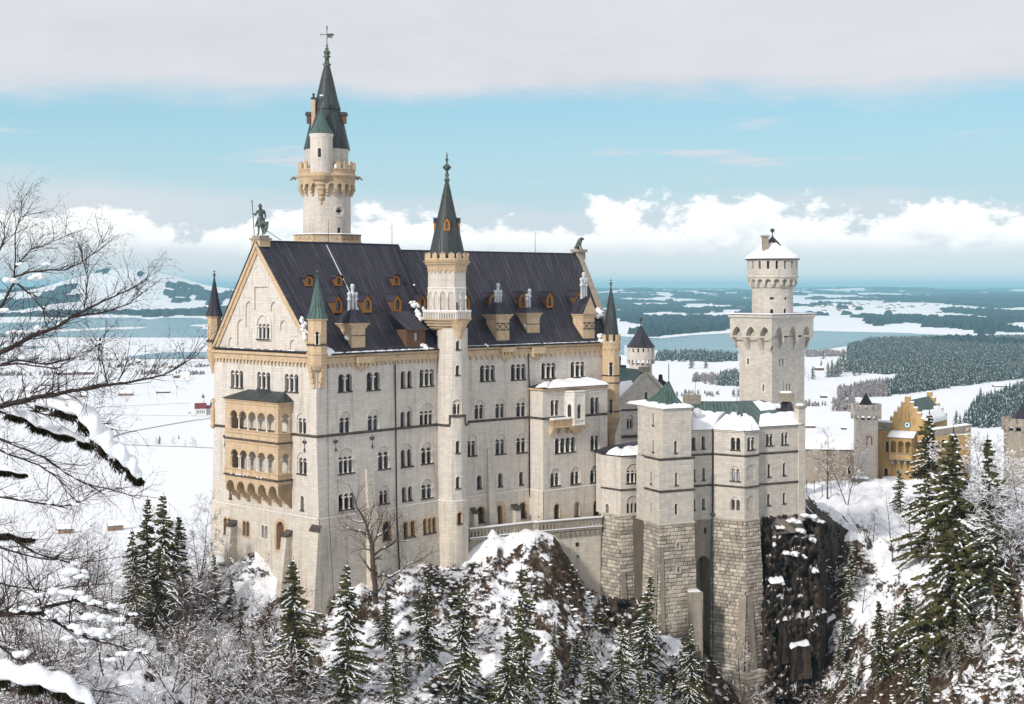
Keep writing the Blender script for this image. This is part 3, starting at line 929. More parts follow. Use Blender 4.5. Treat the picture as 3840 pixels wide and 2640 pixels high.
# ---- rakes of the west gable
mb = MB()
def rake(a, b, w0, w1, d0, d1, m):
 t = Vector((b[0] - a[0], b[1] - a[1])).normalized(); n = Vector((-t.y, t.x))
 if n.y < 0: n = -n
 q = [(a[0] + n.x * w0, a[1] + n.y * w0), (b[0] + n.x * w0, b[1] + n.y * w0), (b[0] + n.x * w1, b[1] + n.y * w1), (a[0] + n.x * w1, a[1] + n.y * w1)]
 if t.x < 0: q = q[::-1]
 slab(mb, Gf0, q, d0, d1, m)
for e in (gl0, gr0):
 rake(e, apx, -1.05, -.45, 0, .22, 'sandstone')
 rake(e, apx, -.45, .05, 0, .42, 'sandstone')
 rake(e, apx, .05, .25, -.5, .5, 'dark_roof')
mb.build('gable_rake', palace)
# ---- roofs
def roof_side(mb, fac, ua, ub_, ridge_a, ridge_b, zr, over=.62, zeave=ZE, m='dark_roof', seam=.75):
 A0, A1 = fac.P(ua, zeave, over), fac.P(ub_, zeave, over)
 R0 = Vector((ridge_a.x, ridge_a.y, zr)); R1 = Vector((ridge_b.x, ridge_b.y, zr))
 n = max(2, int((ub_ - ua) / 1.5))
 rows = []; uvs = []
 for t, sag in ((0, 0), (.08, -.28), (.2, -.42), (.5, -.2), (1, 0)):
  row = []; uv = []
  for i in range(n + 1):
   k = i / n
   E = A0.lerp(A1, k); Q = R0.lerp(R1, k)
   p = E.lerp(Q, t); p.z += sag
   row.append(p); uv.append((((A1 - A0).length * k) / seam, t * 19))
  rows.append(row); uvs.append(uv)
 mb.grid(rows, m, uvs, False)
 return A0, A1, R0, R1
apxP = Gf0.P(apx[0], 0)
rA = Vector((apxP.x, apxP.y)) - Gf0.n * 0; rB = along(rA, dS1, 1490)
mb = MB()
E10, E11, R10, R11 = roof_side(mb, S1, .0, L1 + .1, rA, rB, RZ1)
# north slope
nb = Fac(GL, N1); nb.n = Vector((-S1.n.x, -S1.n.y))
roof_side(mb, nb, 0, nb.L, rA, rB, RZ1)
# east edge of the slope, standing above the lower roof
mb.poly([E11, R11, Vector((N1.x, N1.y, ZE))], 'dark_roof', [(0, 0), (0, 19), (20, 0)])
t_ = (R11 - E11).normalized()
for P_, Q_ in ((E11, R11),):
 mb.box((P_ + Q_) / 2 + Vector((0, 0, .1)), (Q_ - P_) / 2, Vector((S1.u.x, S1.u.y, 0)) * .18, Vector((S1.n.x, S1.n.y, .6)).normalized() * .12, 'dark_roof')
mb.tube([R10 + Vector((0, 0, .02)), R11 + Vector((0, 0, .02))], .14, 6, 'dark_roof')
# battens running down the slope
for f_ in (.46, .93):
 a = E10.lerp(E11, f_); b = R10.lerp(R11, f_)
 mb.box(a.lerp(b, .6) + Vector((0, 0, .02)), (b - a) * .38, Vector((S1.u.x, S1.u.y, 0)) * .06, Vector((S1.n.x, S1.n.y, .7)).normalized() * .07, 'zinc' if f_ < .5 else 'dark_roof')
mb.build('west_roof', palace)
mb = MB()
r2b = rdg2; r2a = along(r2b, -dS2, 1494)
E20, E21, R20, R21 = roof_side(mb, S2, 0.0, L2 - .3, r2a, r2b, RZ2, zeave=ZE + .18, seam=.85)
nb2 = Fac(N1, E2); nb2.n = Vector((-S2.n.x, -S2.n.y))
roof_side(mb, nb2, 0, nb2.L, r2a, r2b, RZ2)
mb.tube([R20, R21], .14, 6, 'dark_roof')
mb.build('east_roof', palace)
# stone verge of the east gable, with a pedestal
mb = MB()
vd = Vector((dS2.x, dS2.y, 0))
mb.box((E21 + R21) / 2 + vd * .15 + Vector((0, 0, .25)), (R21 - E21) / 2, vd * .38, Vector((S2.n.x, S2.n.y, .6)).normalized() * .32, 'weathered_stone')
mb.build('gable_verge', palace)
def plane_hit(p0, n, px, py):
 k = Vector(((px - CX) / F, 1.0, (HY - py) / F))
 return k * (p0.dot(n) / k.dot(n))
n1 = (E11 - E10).cross(R10 - E10).normalized()
n2 = (E21 - E20).cross(R20 - E20).normalized()
# ---- gutters with a strip of snow
mb = MB(); sn = MB()
mb.tube([S1.P(-.1, ZE - .05, .72), S1.P(L1, ZE - .05, .72)], .10, 6, 'iron', cap=True)
mb.tube([S2.P(-.1, ZE + .13, .72), S2.P(L2 - 1, ZE + .13, .72)], .10, 6, 'iron', cap=True)
mb.build('gutter', palace)
rng = random.Random(11)
for fac, l0, l1, z in ((S1, 1.5, L1 - 2.5, ZE), (S2, 2.5, L2 - 3, ZE + .18)):
 u = l0
 while u < l1:
  w = rng.uniform(.4, 1.3)
  sn.blob(fac.P(u, z + .16, .58), w, .22, rng.uniform(.06, .14) * (1 if fac is S1 else .6), 'snow', rng, axis=(fac.dirs(0)[0], fac.dirs(0)[1], Vector((0, 0, 1))))
  u += w * rng.uniform(.9, 1.7)
def snow_pile(mb, conv, pts, n, p0, sc, rng):
 last = None
 nn = n
 a1 = Vector((n.y, -n.x, 0)).normalized(); a2 = n.cross(a1)
 for (x, y, r) in pts:
  if last is None or math.hypot(x - last[0], y - last[1]) > 75:
   if last: mb.build('snow_drift', palace)
   mb = MB()
  last = (x, y)
  P = plane_hit(p0, n, *conv(x, y)) + n * .12
  for _ in range(4):
   q = P + a1 * rng.uniform(-r, r) * .7 + a2 * rng.uniform(-r, r) * .7
   mb.blob(q, r * rng.uniform(.5, .9), r * rng.uniform(.5, .9), r * .45, 'snow', rng, 8, .3, axis=(a1, a2, n))
 mb.build('snow_drift', palace)
if n1.y > 0: n1 = -n1
if n2.y > 0: n2 = -n2
snow_pile(sn, zA, [(885, 1140, .5), (905, 1180, .6), (912, 1240, .5), (918, 1290, .5), (1130, 1410, .8), (1262, 1200, .5), (1285, 1230, .5), (1280, 1290, .5), (1850, 1010, .6), (1870, 1040, .8), (1890, 1090, .7), (1905, 1130, .5), (1930, 1060, .5), (1940, 1370, .6), (1855, 850, .25)], n1, E10, 1, rng)
snow_pile(sn, zD, [(735, 990, .6), (750, 1030, .5), (765, 1060, .4), (1050, 1030, .4), (1545, 970, .5), (1555, 1010, .5), (1735, 890, .8), (1740, 930, .9), (1715, 955, .5), (1765, 1150, .8), (1745, 1170, .7), (695, 1222, .3)], n2, E20, 1, rng)
sn.build('gutter_snow', palace)['kind'] = 'stuff'
# ---- dormers and roof chimneys
def dormer(conv, x, yb, w, h, n, p0, fac, gable=True):
 k = 5200.0
 P = plane_hit(p0, n, *conv(x, yb))
 a = plane_hit(p0, n, *conv(x - w / 2, yb)); b = plane_hit(p0, n, *conv(x + w / 2, yb))
 wm = w / conv_s[conv] / F * P.y / max(.3, abs(fac.u.x)) ; hm = h / conv_s[conv] / F * P.y
 N2 = fac.n; U2 = fac.u
 A = Vector((P.x, P.y)) - U2 * wm / 2; B = Vector((P.x, P.y)) + U2 * wm / 2
 f = Fac(A + N2 * .06, B + N2 * .06)
 z0 = P.z - .05; gz = z0 + hm; ez = z0 + hm * (.66 if gable else .72)
 mb = MB()
 head = pointed_loop(wm * .24, wm * .76, z0 + hm * .14, z0 + hm * .74) if gable else arch_loop(wm * .25, wm * .75, z0 + hm * .16, z0 + hm * .80)
 out = [(0, z0), (wm, z0), (wm, ez), (wm / 2, gz), (0, ez)] if gable else [(0, z0), (wm, z0), (wm, ez)] + arc(wm / 2, ez, wm / 2, 0, PI, 8, .55)[1:]
 slab(mb, f, out, -.25, 0, 'orange_wood', [head])
 plate(mb, f, head, [], 'window_glass', -.18)
 back = 1.0 / math.tan(math.radians(53)) * hm + .5
 roofpts = [(-.12, ez - .12), (wm / 2, gz + .12), (wm + .12, ez - .12)] if gable else [(-.08, ez - .05)] + [(wm / 2 + (wm / 2 + .08) * -math.cos(PI * i / 6), ez + .1 + wm / 2 * .6 * math.sin(PI * i / 6)) for i in range(7)] + [(wm + .08, ez - .05)]
 rows = [[f.P(u, z, .12) for u, z in roofpts], [f.P(u, z, -back) for u, z in roofpts]]
 mb.grid(rows, 'dark_roof', [[(i * .5, 0) for i in range(len(roofpts))], [(i * .5, back) for i in range(len(roofpts))]], False)
 rows = [[f.P(u, z + .07, .12) for u, z in roofpts], [f.P(u, z + .07, -back) for u, z in roofpts]]
 mb.grid(rows, 'dark_roof', [[(i * .5, 0) for i in range(len(roofpts))], [(i * .5, back) for i in range(len(roofpts))]], False)
 for u in (0, wm):
  mb.poly([f.P(u, z0 - 1, -back), f.P(u, z0 - .1, 0), f.P(u, ez, 0), f.P(u, ez, -back)], 'brown_wood')
 o = mb.build('dormer', palace)
conv_s = {zA: 2.28, zB: 2.28, zD: 2.4556, zE: 2.4556}
for x, y in ((955, 848), (1208, 846), (1700, 842)): dormer(zA, x, y, 52, 88, n1, E10, S1, False)
for x, y in ((1203, 1078), (1455, 1074), (1710, 1070)): dormer(zA, x, y, 62, 150, n1, E10, S1)
for x, y in ((750, 878), (1028, 870), (1280, 868), (1545, 858), (512, 884), (108, 892)): dormer(zD, x, y, 62, 146, n2, E20, S2)
# shed dormer near the stair tower
P = plane_hit(E10, n1, *zA(1850, 1330))
f = Fac(Vector((P.x, P.y)) - S1.u * 2.0 + S1.n * .5, Vector((P.x, P.y)) + S1.u * 2.0 + S1.n * .5)
mb = MB()
slab(mb, f, [(0, P.z - .8), (4, P.z - .8), (4, P.z + 2.0), (0, P.z + 2.0)], -4, 0, 'brown_wood', [[(1.7, P.z + .2), (2.4, P.z + .2), (2.4, P.z + 1.5), (1.7, P.z + 1.5)]])
fbox(mb, f, 1.65, 2.45, P.z + .15, P.z + 1.55, -.3, -.2, 'curtained_glass')
mb.grid([[f.P(-.3, P.z + 1.9, .4), f.P(4.3, P.z + 1.9, .4)], [f.P(-.3, P.z + 4.6, -4.0), f.P(4.3, P.z + 4.6, -4.0)]], 'dark_roof', [[(0, 0), (6, 0)], [(0, 5), (6, 5)]], False)
mb.grid([[f.P(-.3, P.z + 2.05, .4), f.P(4.3, P.z + 2.05, .4)], [f.P(-.3, P.z + 4.75, -4.0), f.P(4.3, P.z + 4.75, -4.0)]], 'dark_roof', [[(0, 0), (6, 0)], [(0, 5), (6, 5)]], False)
mb.poly([f.P(-.3, P.z + 1.9, .4), f.P(4.3, P.z + 1.9, .4), f.P(4.3, P.z + 2.05, .4), f.P(-.3, P.z + 2.05, .4)], 'brown_wood')
mb.build('shed_dormer', palace)
def chimney(conv, x, ytop, ybot, wb, wt, n, p0, fac, yroof, pots, gabled=False, chain=False):
 s = conv_s[conv]
 P = plane_hit(p0, n, *conv(x, ybot))
 q = lambda d: d / s / F * P.y
 zt = (HY - conv(x, ytop)[1]) / F * P.y; zr = (HY - conv(x, yroof)[1]) / F * P.y
 c = Vector((P.x, P.y)) - fac.n * q(wb) * .5
 U = Vector((fac.u.x, fac.u.y, 0)); N = Vector((fac.n.x, fac.n.y, 0))
 hb, ht = q(wb) / 2 / .9, q(wt) / 2 / .9
 mb = MB()
 def ring(h, z): return [Vector((c.x, c.y, z)) + U * h * a + N * h * b for a, b in ((-1, 1), (1, 1), (1, -1), (-1, -1))]
 lv = [(hb, P.z - 3.5), (hb, zt - .9), (ht * .93, zt - .3), (ht, zt - .2), (ht, zt)]
 for (a, za), (b, zb_) in zip(lv[:-1], lv[1:]):
  r0, r1 = ring(a, za), ring(b, zb_)
  for i in range(4):
   j = (i + 1) % 4
   mb.poly([r0[i], r0[j], r1[j], r1[i]], 'sandstone', [(0, za), (2 * a, za), (2 * a, zb_), (0, zb_)])
 o = mb.build('chimney', palace)
 # little saddle roof and zinc flue pots
 mb = MB()
 r0 = ring(ht + .08, zt + .002)
 if gabled:
  T = [Vector((c.x, c.y, zr)) + N * (ht + .1), Vector((c.x, c.y, zr)) - N * (ht + .1)]
  mb.poly([r0[0], T[0], T[1], r0[3]], 'dark_roof', [(0, 0), (2, 2), (4, 2), (4, 0)])
  mb.poly([r0[1], T[0], T[1], r0[2]], 'dark_roof', [(0, 0), (2, 2), (4, 2), (4, 0)])
  mb.poly([r0[0], r0[1], T[0]], 'sandstone', [(0, 0), (2, 0), (1, 2)])
  mb.poly([r0[3], r0[2], T[1]], 'sandstone', [(0, 0), (2, 0), (1, 2)])
 else:
  r1 = ring(ht * .42, zr)
  for i in range(4):
   j = (i + 1) % 4
   mb.poly([r0[i], r0[j], r1[j], r1[i]], 'dark_roof', [(0, 0), (3, 0), (3, 2), (0, 2)])
  mb.poly(r1, 'dark_roof')
 mb.build('chimney_cap', o)
 for dx, y0, y1 in pots:
  mb = MB()
  p = Vector((c.x, c.y, 0)) + U * q(dx) / .9
  za = (HY - conv(x, y0)[1]) / F * P.y; zb_ = (HY - conv(x, y1)[1]) / F * P.y
  r = q(13)
  mb.lathe((p.x, p.y), [(r, zb_ - .5), (r, zb_ + (za - zb_) * .55), (r * 1.5, zb_ + (za - zb_) * .58), (r * 1.5, zb_ + (za - zb_) * .66), (r, zb_ + (za - zb_) * .7), (r * 1.1, zb_ + (za - zb_) * .86), (r * 1.55, zb_ + (za - zb_) * .9), (r * 1.2, za)], 8, 'zinc')
  mb.blob((p.x, p.y, za + .05), r * 1.4, r * 1.4, .1, 'snow', random.Random(2))
  mb.build('flue', o)
 if chain:
  mb = MB()
  f = Fac(Vector((c.x, c.y)) - fac.u * hb + fac.n * hb, Vector((c.x, c.y)) + fac.u * hb + fac.n * hb)
  zl = [zt - 1.5, zt - 2.6] if chain == 2 else [zt - 1.9]
  for z in zl: fbox(mb, f, -.05, f.L + .05, z - .05, z + .05, -.02, .06, 'iron')
  if chain == 2:
   for u0_, u1_ in ((0, .5), (.5, 1)):
    for sgn in (0, 1):
     a = f.P(f.L * u0_, zl[sgn], .05); b = f.P(f.L * u1_, zl[1 - sgn], .05)
     mb.tube([a, b], .045, 4, 'iron')
  mb.build('tie_bar', o)
chimney(zA, 1372, 1165, 1355, 140, 192, n1, E10, S1, 1052, [(-34, 910, 1050), (0, 840, 1050), (34, 910, 1050)], chain=1)
chimney(zD, 846, 928, 1148, 136, 188, n2, E20, S2, 822, [(-26, 715, 820), (0, 650, 820), (26, 715, 820)], chain=2)
chimney(zD, 1127, 915, 1072, 136, 172, n2, E20, S2, 868, [(-14, 750, 865), (12, 703, 865)], chain=1)
chimney(zD, 1637, 925, 1132, 128, 150, n2, E20, S2, 765, [(-24, 600, 760), (0, 550, 760), (24, 600, 760)], gabled=True, chain=2)
# carved brackets under the eaves below the chimneys
def eave_bracket(fac, conv, x, y0, y1, y2, w):
 u0 = fac.loc(*conv(x - w / 2, y0))[0]; u1 = fac.loc(*conv(x + w / 2, y0))[0]; uc = (u0 + u1) / 2
 z0, z1, z2 = (fac.loc(*conv(x, y))[1] for y in (y0, y1, y2))
 mb = MB()
 fbox(mb, fac, u0, u1, z1, z0, 0, .95, 'sandstone')
 for i in range(4):
  w4 = (u1 - u0) / 4
  fbox(mb, fac, u0 + w4 * (i + .2), u0 + w4 * (i + .8), z1 - .45, z1 - .002, 0, .75, 'sandstone')
 a, b, c, t = fac.P(u0 + .1, z1 - .46, .45), fac.P(u1 - .1, z1 - .46, .45), fac.P(uc, z2, .02), None
 l, r = fac.P(u0 + .1, z1 - .46, 0), fac.P(u1 - .1, z1 - .46, 0)
 mb.poly([a, b, c], 'sandstone', [(0, 0), (2, 0), (1, -2)]); mb.poly([l, a, c], 'sandstone', [(0, 0), (.4, 0), (0, -2)]); mb.poly([b, r, c], 'sandstone', [(0, 0), (.4, 0), (0, -2)]); mb.poly([l, r, b, a], 'sandstone')
 mb.build('eave_bracket', palace)
eave_bracket(S1, zB, 1402, 82, 138, 215, 126)
eave_bracket(S2, zD, 872, 1232, 1275, 1380, 132)
eave_bracket(S2, zD, 1155, 1228, 1290, 1362, 110)
# ---- loggia on the west front
DL = 2.6
Lf = Fac(Gf0.A + Gf0.n * DL, Gf0.B + Gf0.n * DL)
lu0 = Lf.loc(*zB(238, 700))[0]; lu1 = Lf.loc(*zB(690, 700))[0]
pR = Lf.A + Lf.u * lu1; pL = Lf.A + Lf.u * lu0
Ls = Fac(pR, pR - Gf0.n * DL)
lz = lambda y: Lf.loc(*zB(460, y))[1]
loggia = MB()
holesF = []; cols = []
for (x0, x1, yt, yb) in ((272, 668, 556, 716), (279, 668, 893, 1057)):
 a = Lf.loc(*zB(x0, yt))[0]; b = Lf.loc(*zB(x1, yt))[0]
 lo, zs = scallop_loop(a, b, lz(yb), lz(yt), 5, .38)
 holesF.append(lo)
 w = (b - a) / 5
 cols += [(Lf, a + w * i, lz(yb), zs, 1 if yt < 800 else 2) for i in range(1, 5)] + [(Lf, a + .12, lz(yb), zs, 1), (Lf, b - .12, lz(yb), zs, 1)]
zt_, zb_ = lz(462), lz(1152)
plate(loggia, Lf, [(lu0, zb_), (lu1, zb_), (lu1, zt_), (lu0, zt_)], holesF, 'sandstone')
for h in holesF: reveal(loggia, Lf, h, 0, -.38, 'sandstone')
holesS = []
for y0, y1 in ((572, 742), (917, 1080)):
 a = Ls.loc(*zB(737, 650))[0]; b = Ls.loc(*zB(792, 650))[0]
 zz0 = Ls.loc(*zB(765, y1))[1]; zz1 = Ls.loc(*zB(765, y0))[1]
 h = arch_loop(.75, DL - .55, zz0, zz1); holesS.append(h)
 cols += [(Ls, .70, zz0, zz1 - .65, 1), (Ls, DL - .50, zz0, zz1 - .65, 1)]
plate(loggia, Ls, [(0, zb_), (DL, zb_), (DL, zt_), (0, zt_)], holesS, 'sandstone')
for h in holesS: reveal(loggia, Ls, h, 0, -.38, 'sandstone')
U, N = Gf0.dirs(0)
lc = (pL + pR) / 2
# far side, inner faces, floors and ceiling
q = [pL, pL - Gf0.n * DL]
loggia.poly([Vector((q[0].x, q[0].y, zb_)), Vector((q[1].x, q[1].y, zb_)), Vector((q[1].x, q[1].y, zt_)), Vector((q[0].x, q[0].y, zt_))], 'sandstone', [(0, 0), (2, 0), (2, 9), (0, 9)])
plate(loggia, Lf, [(lu0 + .02, zb_), (lu1 - .38, zb_), (lu1 - .38, zt_), (lu0 + .02, zt_)], holesF, 'sandstone', -.38)
for z in (zb_ + .1, lz(735), lz(745), lz(470)):
 fbox(loggia, Gf0, lu0 + .1, lu1 - .1, z - .05, z + .05, .02, DL - .4, 'sandstone')
lo_o = loggia.build('loggia', palace)
for fac, u, a, b, dbl in cols:
 if dbl == 2:
  for s in (-.17, .17): column_obj(fac, u + s, a, b, -.19, lo_o, .115)
 else: column_obj(fac, u, a, b, -.19, lo_o, .13)
mb = MB()
for y, h, pr in ((466, .3, .22), (722, .22, .14), (748, .18, .12), (803, .3, .2), (1064, .2, .12), (1118, .3, .30)):
 m = 'dark_ledge' if y in (803, 1118) else 'sandstone'
 ledge(mb, Lf, lu0 - .1, lu1 + pr * .5, lz(y) + h / 2, h, pr, m)
 ledge(mb, Ls, -pr * .5, DL, lz(y) + h / 2, h, pr, m)
for y in (490, 825):
 frieze(mb, Lf, lu0 + .3, lu1 - .3, lz(y - 6), lz(y + 8), .32, .07, 'sandstone', .06)
 frieze(mb, Ls, .3, DL - .3, lz(y - 6), lz(y + 8), .32, .07, 'sandstone', .06)
for y in (775, 1090):                       # parapet panels
 for i in range(6):
  w = (lu1 - lu0) / 6
  fbox(mb, Lf, lu0 + w * i + .15, lu0 + w * (i + 1) - .15, lz(y) - .28, lz(y) + .28, -.01, .05, 'sandstone')
for i in range(7):
 fbox(mb, Lf, lu0 + (lu1 - lu0) / 6 * i - .07, lu0 + (lu1 - lu0) / 6 * i + .07, lz(1112), lz(1070), 0, .08, 'sandstone')
mb.build('loggia_moulding', lo_o)
mb = MB()
ov = .45
e = [Gf0.P(lu0 - ov, zt_ + .1, 0), Lf.P(lu0 - ov, zt_ + .1, ov), Lf.P(lu1 + ov, zt_ + .1, ov), Gf0.P(lu1 + ov, zt_ + .1, 0)]
t0 = Gf0.loc(*zB(415, 365)); t1 = Gf0.loc(*zB(700, 385))
zr = max(t0[1], t1[1])
T = [Gf0.P(lu0 + 2.4, zr, .05), Gf0.P(lu1 - 1.6, zr, .05)]
nn = 14
mb.grid([[e[1].lerp(e[2], i / nn) for i in range(nn + 1)], [T[0].lerp(T[1], i / nn) for i in range(nn + 1)]], 'green_roof', [[(i, 0) for i in range(nn + 1)], [(i, 3) for i in range(nn + 1)]], False)
mb.poly([e[0], e[1], T[0]], 'green_roof', [(0, 0), (3, 0), (1.5, 3)])
mb.poly([e[2], e[3], T[1]], 'green_roof', [(0.2, 0), (3.2, 0), (1.5, 3)])
mb.poly([e[0], e[3], e[2], e[1]], 'sandstone', [(0, 0), (9, 0), (9, 3), (0, 3)])
mb.build('loggia_roof', lo_o)
# corbelled underside: barrel niches between brackets
mb = MB()
zc0 = zb_; nA_ = 5
w = (lu1 - lu0) / nA_; r = w * .36
zs_ = zb_ - 1.15
lo = [(lu1, zc0), (lu0, zc0), (lu0, zs_ - .12)]
for i in range(nA_):
 c = lu0 + w * (i + .5)
 lo += [(c - r, zs_ - .12)] + arc(c, zs_, r, PI, 0, 8) + [(c + r, zs_ - .12)]
lo.append((lu1, zs_ - .12))
plate(mb, Lf, lo, [], 'sandstone', .0)
reveal(mb, Lf, lo, 0, -DL + .02, 'sandstone')
for i in range(nA_ + 1):
 c = lu0 + w * i
 hw = .3
 a = max(lu0, c - hw); b = min(lu1, c + hw)
 prof = [(DL, zs_ - .12), (DL * .96, zs_ - .5), (DL * .80, zs_ - .95), (DL * .62, zs_ - 1.0), (DL * .58, zs_ - 1.45), (DL * .42, zs_ - 1.75), (DL * .28, zs_ - 1.8), (DL * .24, zs_ - 2.25), (.1, zs_ - 2.5), (0, zs_ - 2.5), (0, zs_ - .12)]
 for s in (a, b): mb.poly([Gf0.P(s, z, d) for d, z in prof], 'sandstone', [(d, z) for d, z in prof])
 for (d0, z0), (d1, z1) in zip(prof[:-2], prof[1:-1]):
  mb.poly([Gf0.P(a, z0, d0), Gf0.P(b, z0, d0), Gf0.P(b, z1, d1), Gf0.P(a, z1, d1)], 'sandstone', [(a, z0), (b, z0), (b, z1), (a, z1)])
mb.poly([Ls.P(0, zb_, 0), Ls.P(DL, zb_, 0), Ls.P(DL, zs_ - 2.5, 0), Ls.P(DL * .72, zs_ - 1.9, 0), Ls.P(.25, zs_ - .5, 0), Ls.P(0, zs_ - .12, 0)], 'sandstone', [(0, 0), (2, 0), (2, -3), (1.5, -2), (.3, -1), (0, -1)])
mb.build('loggia_corbels', lo_o)
sn = MB(); rng = random.Random(3)
for x in (295, 345, 370, 400, 430, 520, 550):
 u = Lf.loc(*zB(x, 1110))[0]
 sn.blob(Lf.P(u, lz(1118) + .17, .15), rng.uniform(.2, .4), .12, .09, 'snow', rng, axis=(U, N, Vector((0, 0, 1))))
sn.build('loggia_snow', lo_o)
# ---- buttresses
def buttress(fac, conv, xl, xr, yt, yb, d_top, d_bot, m='plinth_stone', cap=True, wl=0.0):
 u0 = fac.loc(*conv(xl, yt))[0]; u1 = fac.loc(*conv(xr, yt))[0]
 zt = fac.loc(*conv((xl + xr) / 2, yt))[1]; zb = fac.loc(*conv((xl + xr) / 2, yb))[1]
 mb = MB()
 uu0, uu1 = u0 - wl, u1 + wl
 a = [fac.P(u0, zt, d_top), fac.P(u1, zt, d_top), fac.P(uu1, zb, d_bot), fac.P(uu0, zb, d_bot)]
 bk = [fac.P(u0, zt, -.1), fac.P(u1, zt, -.1), fac.P(uu1, zb, -.1), fac.P(uu0, zb, -.1)]
 mb.poly(a, m, [(u0, zt), (u1, zt), (uu1, zb), (uu0, zb)])
 mb.poly([bk[0], a[0], a[3], bk[3]], m, [(0, zt), (d_top, zt), (d_bot, zb), (0, zb)])
 mb.poly([a[1], bk[1], bk[2], a[2]], m, [(0, zt), (d_top, zt), (d_bot, zb), (0, zb)])
 mb.poly([bk[0], bk[1], a[1], a[0]], m)
 o = mb.build('buttress', palace)
 if cap:
  mb = MB()
  e = .12
  f = [fac.P(u0 - e, zt + .01, d_top + e), fac.P(u1 + e, zt + .01, d_top + e), fac.P(u1 + e, zt + .8, 0), fac.P(u0 - e, zt + .8, 0)]
  g_ = [p + Vector((0, 0, .14)) for p in f]
  mb.poly(g_, 'dark_ledge'); mb.poly([f[0], f[1], g_[1], g_[0]], 'dark_ledge'); mb.poly([f[1], f[2], g_[2], g_[1]], 'dark_ledge'); mb.poly([f[3], f[0], g_[0], g_[3]], 'dark_ledge'); mb.poly(f, 'dark_ledge')
  mb.build('buttress_cap', o)
buttress(Gl, zC, 298, 340, 392, 760, 1.1, 1.8)
buttress(Gl, zC, 768, 812, 480, 980, 1.1, 2.2)
buttress(Gl, zC, 985, 1058, 440, 1330, .5, 1.6)
buttress(S1l, zB, 1440, 1500, 1046, 2060, .15, 1.7, cap=False, wl=.5)
buttress(S2l, zE, 706, 748, 815, 1600, .15, 1.0, cap=False, wl=.45)
buttress(S2l, zE, 552, 588, 1412, 1600, .9, 1.1)
buttress(S2l, zE, 926, 976, 1378, 1600, 1.0, 1.2)
# ---- drainpipes, iron wall anchors
def pipe(name, fac_pts, r=.11, m='iron', parent=palace):
 mb = MB(); mb.tube([f.P(*f.loc(*c(x, y)), .2) for f, c, x, y in fac_pts], r, 6, m)
 return mb.build(name, parent)
pipe('drainpipe', [(S1, zB, 1712, 50), (S1, zB, 1700, 78), (S1, zB, 1683, 118), (S1, zB, 1690, 700), (S1m, zB, 1697, 1390), (S1l, zC, 1712, 560), (S1l, zC, 1726, 830)])
pipe('drainpipe', [(S2, zD, 1100, 1214), (S2, zD, 1095, 1240), (S2, zD, 1076, 1290), (S2, zE, 1086, 245), (S2m, zE, 1086, 1200), (S2l, zE, 1130, 1495)])
pipe('lightning_conductor', [(S1, zB, 1107, 150), (S1, zB, 1109, 700), (S1l, zC, 1112, 200), (S1l, zC, 1160, 1000)], .03)
def anchor(fac, conv, x, y0, y1):
 u, zt = fac.loc(*conv(x, y0)); zb = fac.loc(*conv(x, y1))[1]
 h = zt - zb; zm = zt - h * .36
 mb = MB()
 mb.tube([fac.P(u, zb, .12), fac.P(u, zt, .12)], [.05, .02], 5, 'iron')
 for s in (-1, 1):
  mb.tube([fac.P(u + s * (.08 + .22 * math.sin(t)) if t < 3 else u + s * (.3 - .1), zm + .16 - .2 * math.cos(t) + 0, .12) for t in [i * .55 for i in range(11)]], .045, 5, 'iron')
  mb.tube([fac.P(u, zm - .05, .12), fac.P(u + s * .33, zm + .1, .12), fac.P(u + s * .42, zm + .3, .12), fac.P(u + s * .25, zm + .42, .12), fac.P(u + s * .14, zm + .25, .12)], .05, 5, 'iron')
  mb.tube([fac.P(u, zb + h * .30, .12), fac.P(u + s * .2, zb + h * .14, .12), fac.P(u + s * .42, zb + h * .1, .12)], [.05, .045, .015], 5, 'iron')
 mb.build('wall_anchor', palace)
anchor(Gf0, zB, 920, 782, 908); anchor(S1m, zB, 1178, 778, 905); anchor(S1m, zB, 1490, 748, 875); anchor(Gf0, zB, 240, 735, 860)
# ---- many-sided turrets
def ngon(c, r, n, a0):
 return [Vector((c.x + r * math.sin(a0 + 2 * PI * k / n), c.y - r * math.cos(a0 + 2 * PI * k / n))) for k in range(n)]
def prism(mb, c, r, n, a0, z0, z1, m, face_holes=None):
 P = ngon(c, r, n, a0)
 for k in range(n):
  A, B = P[k], P[(k + 1) % n]
  mid = (A + B) / 2; out = mid - c
  if out.dot(mid) < 0:
   f = Fac(A, B)
   hs = face_holes(f, k) if face_holes else []
   plate(mb, f, [(0, z0), (f.L, z0), (f.L, z1), (0, z1)], hs, m)
  else:
   l = (B - A).length
   mb.poly([Vector((A.x, A.y, z0)), Vector((B.x, B.y, z0)), Vector((B.x, B.y, z1)), Vector((A.x, A.y, z1))], m, [(0, z0), (l, z0), (l, z1), (0, z1)])
def zat(py, y): return (HY - py) / F * y
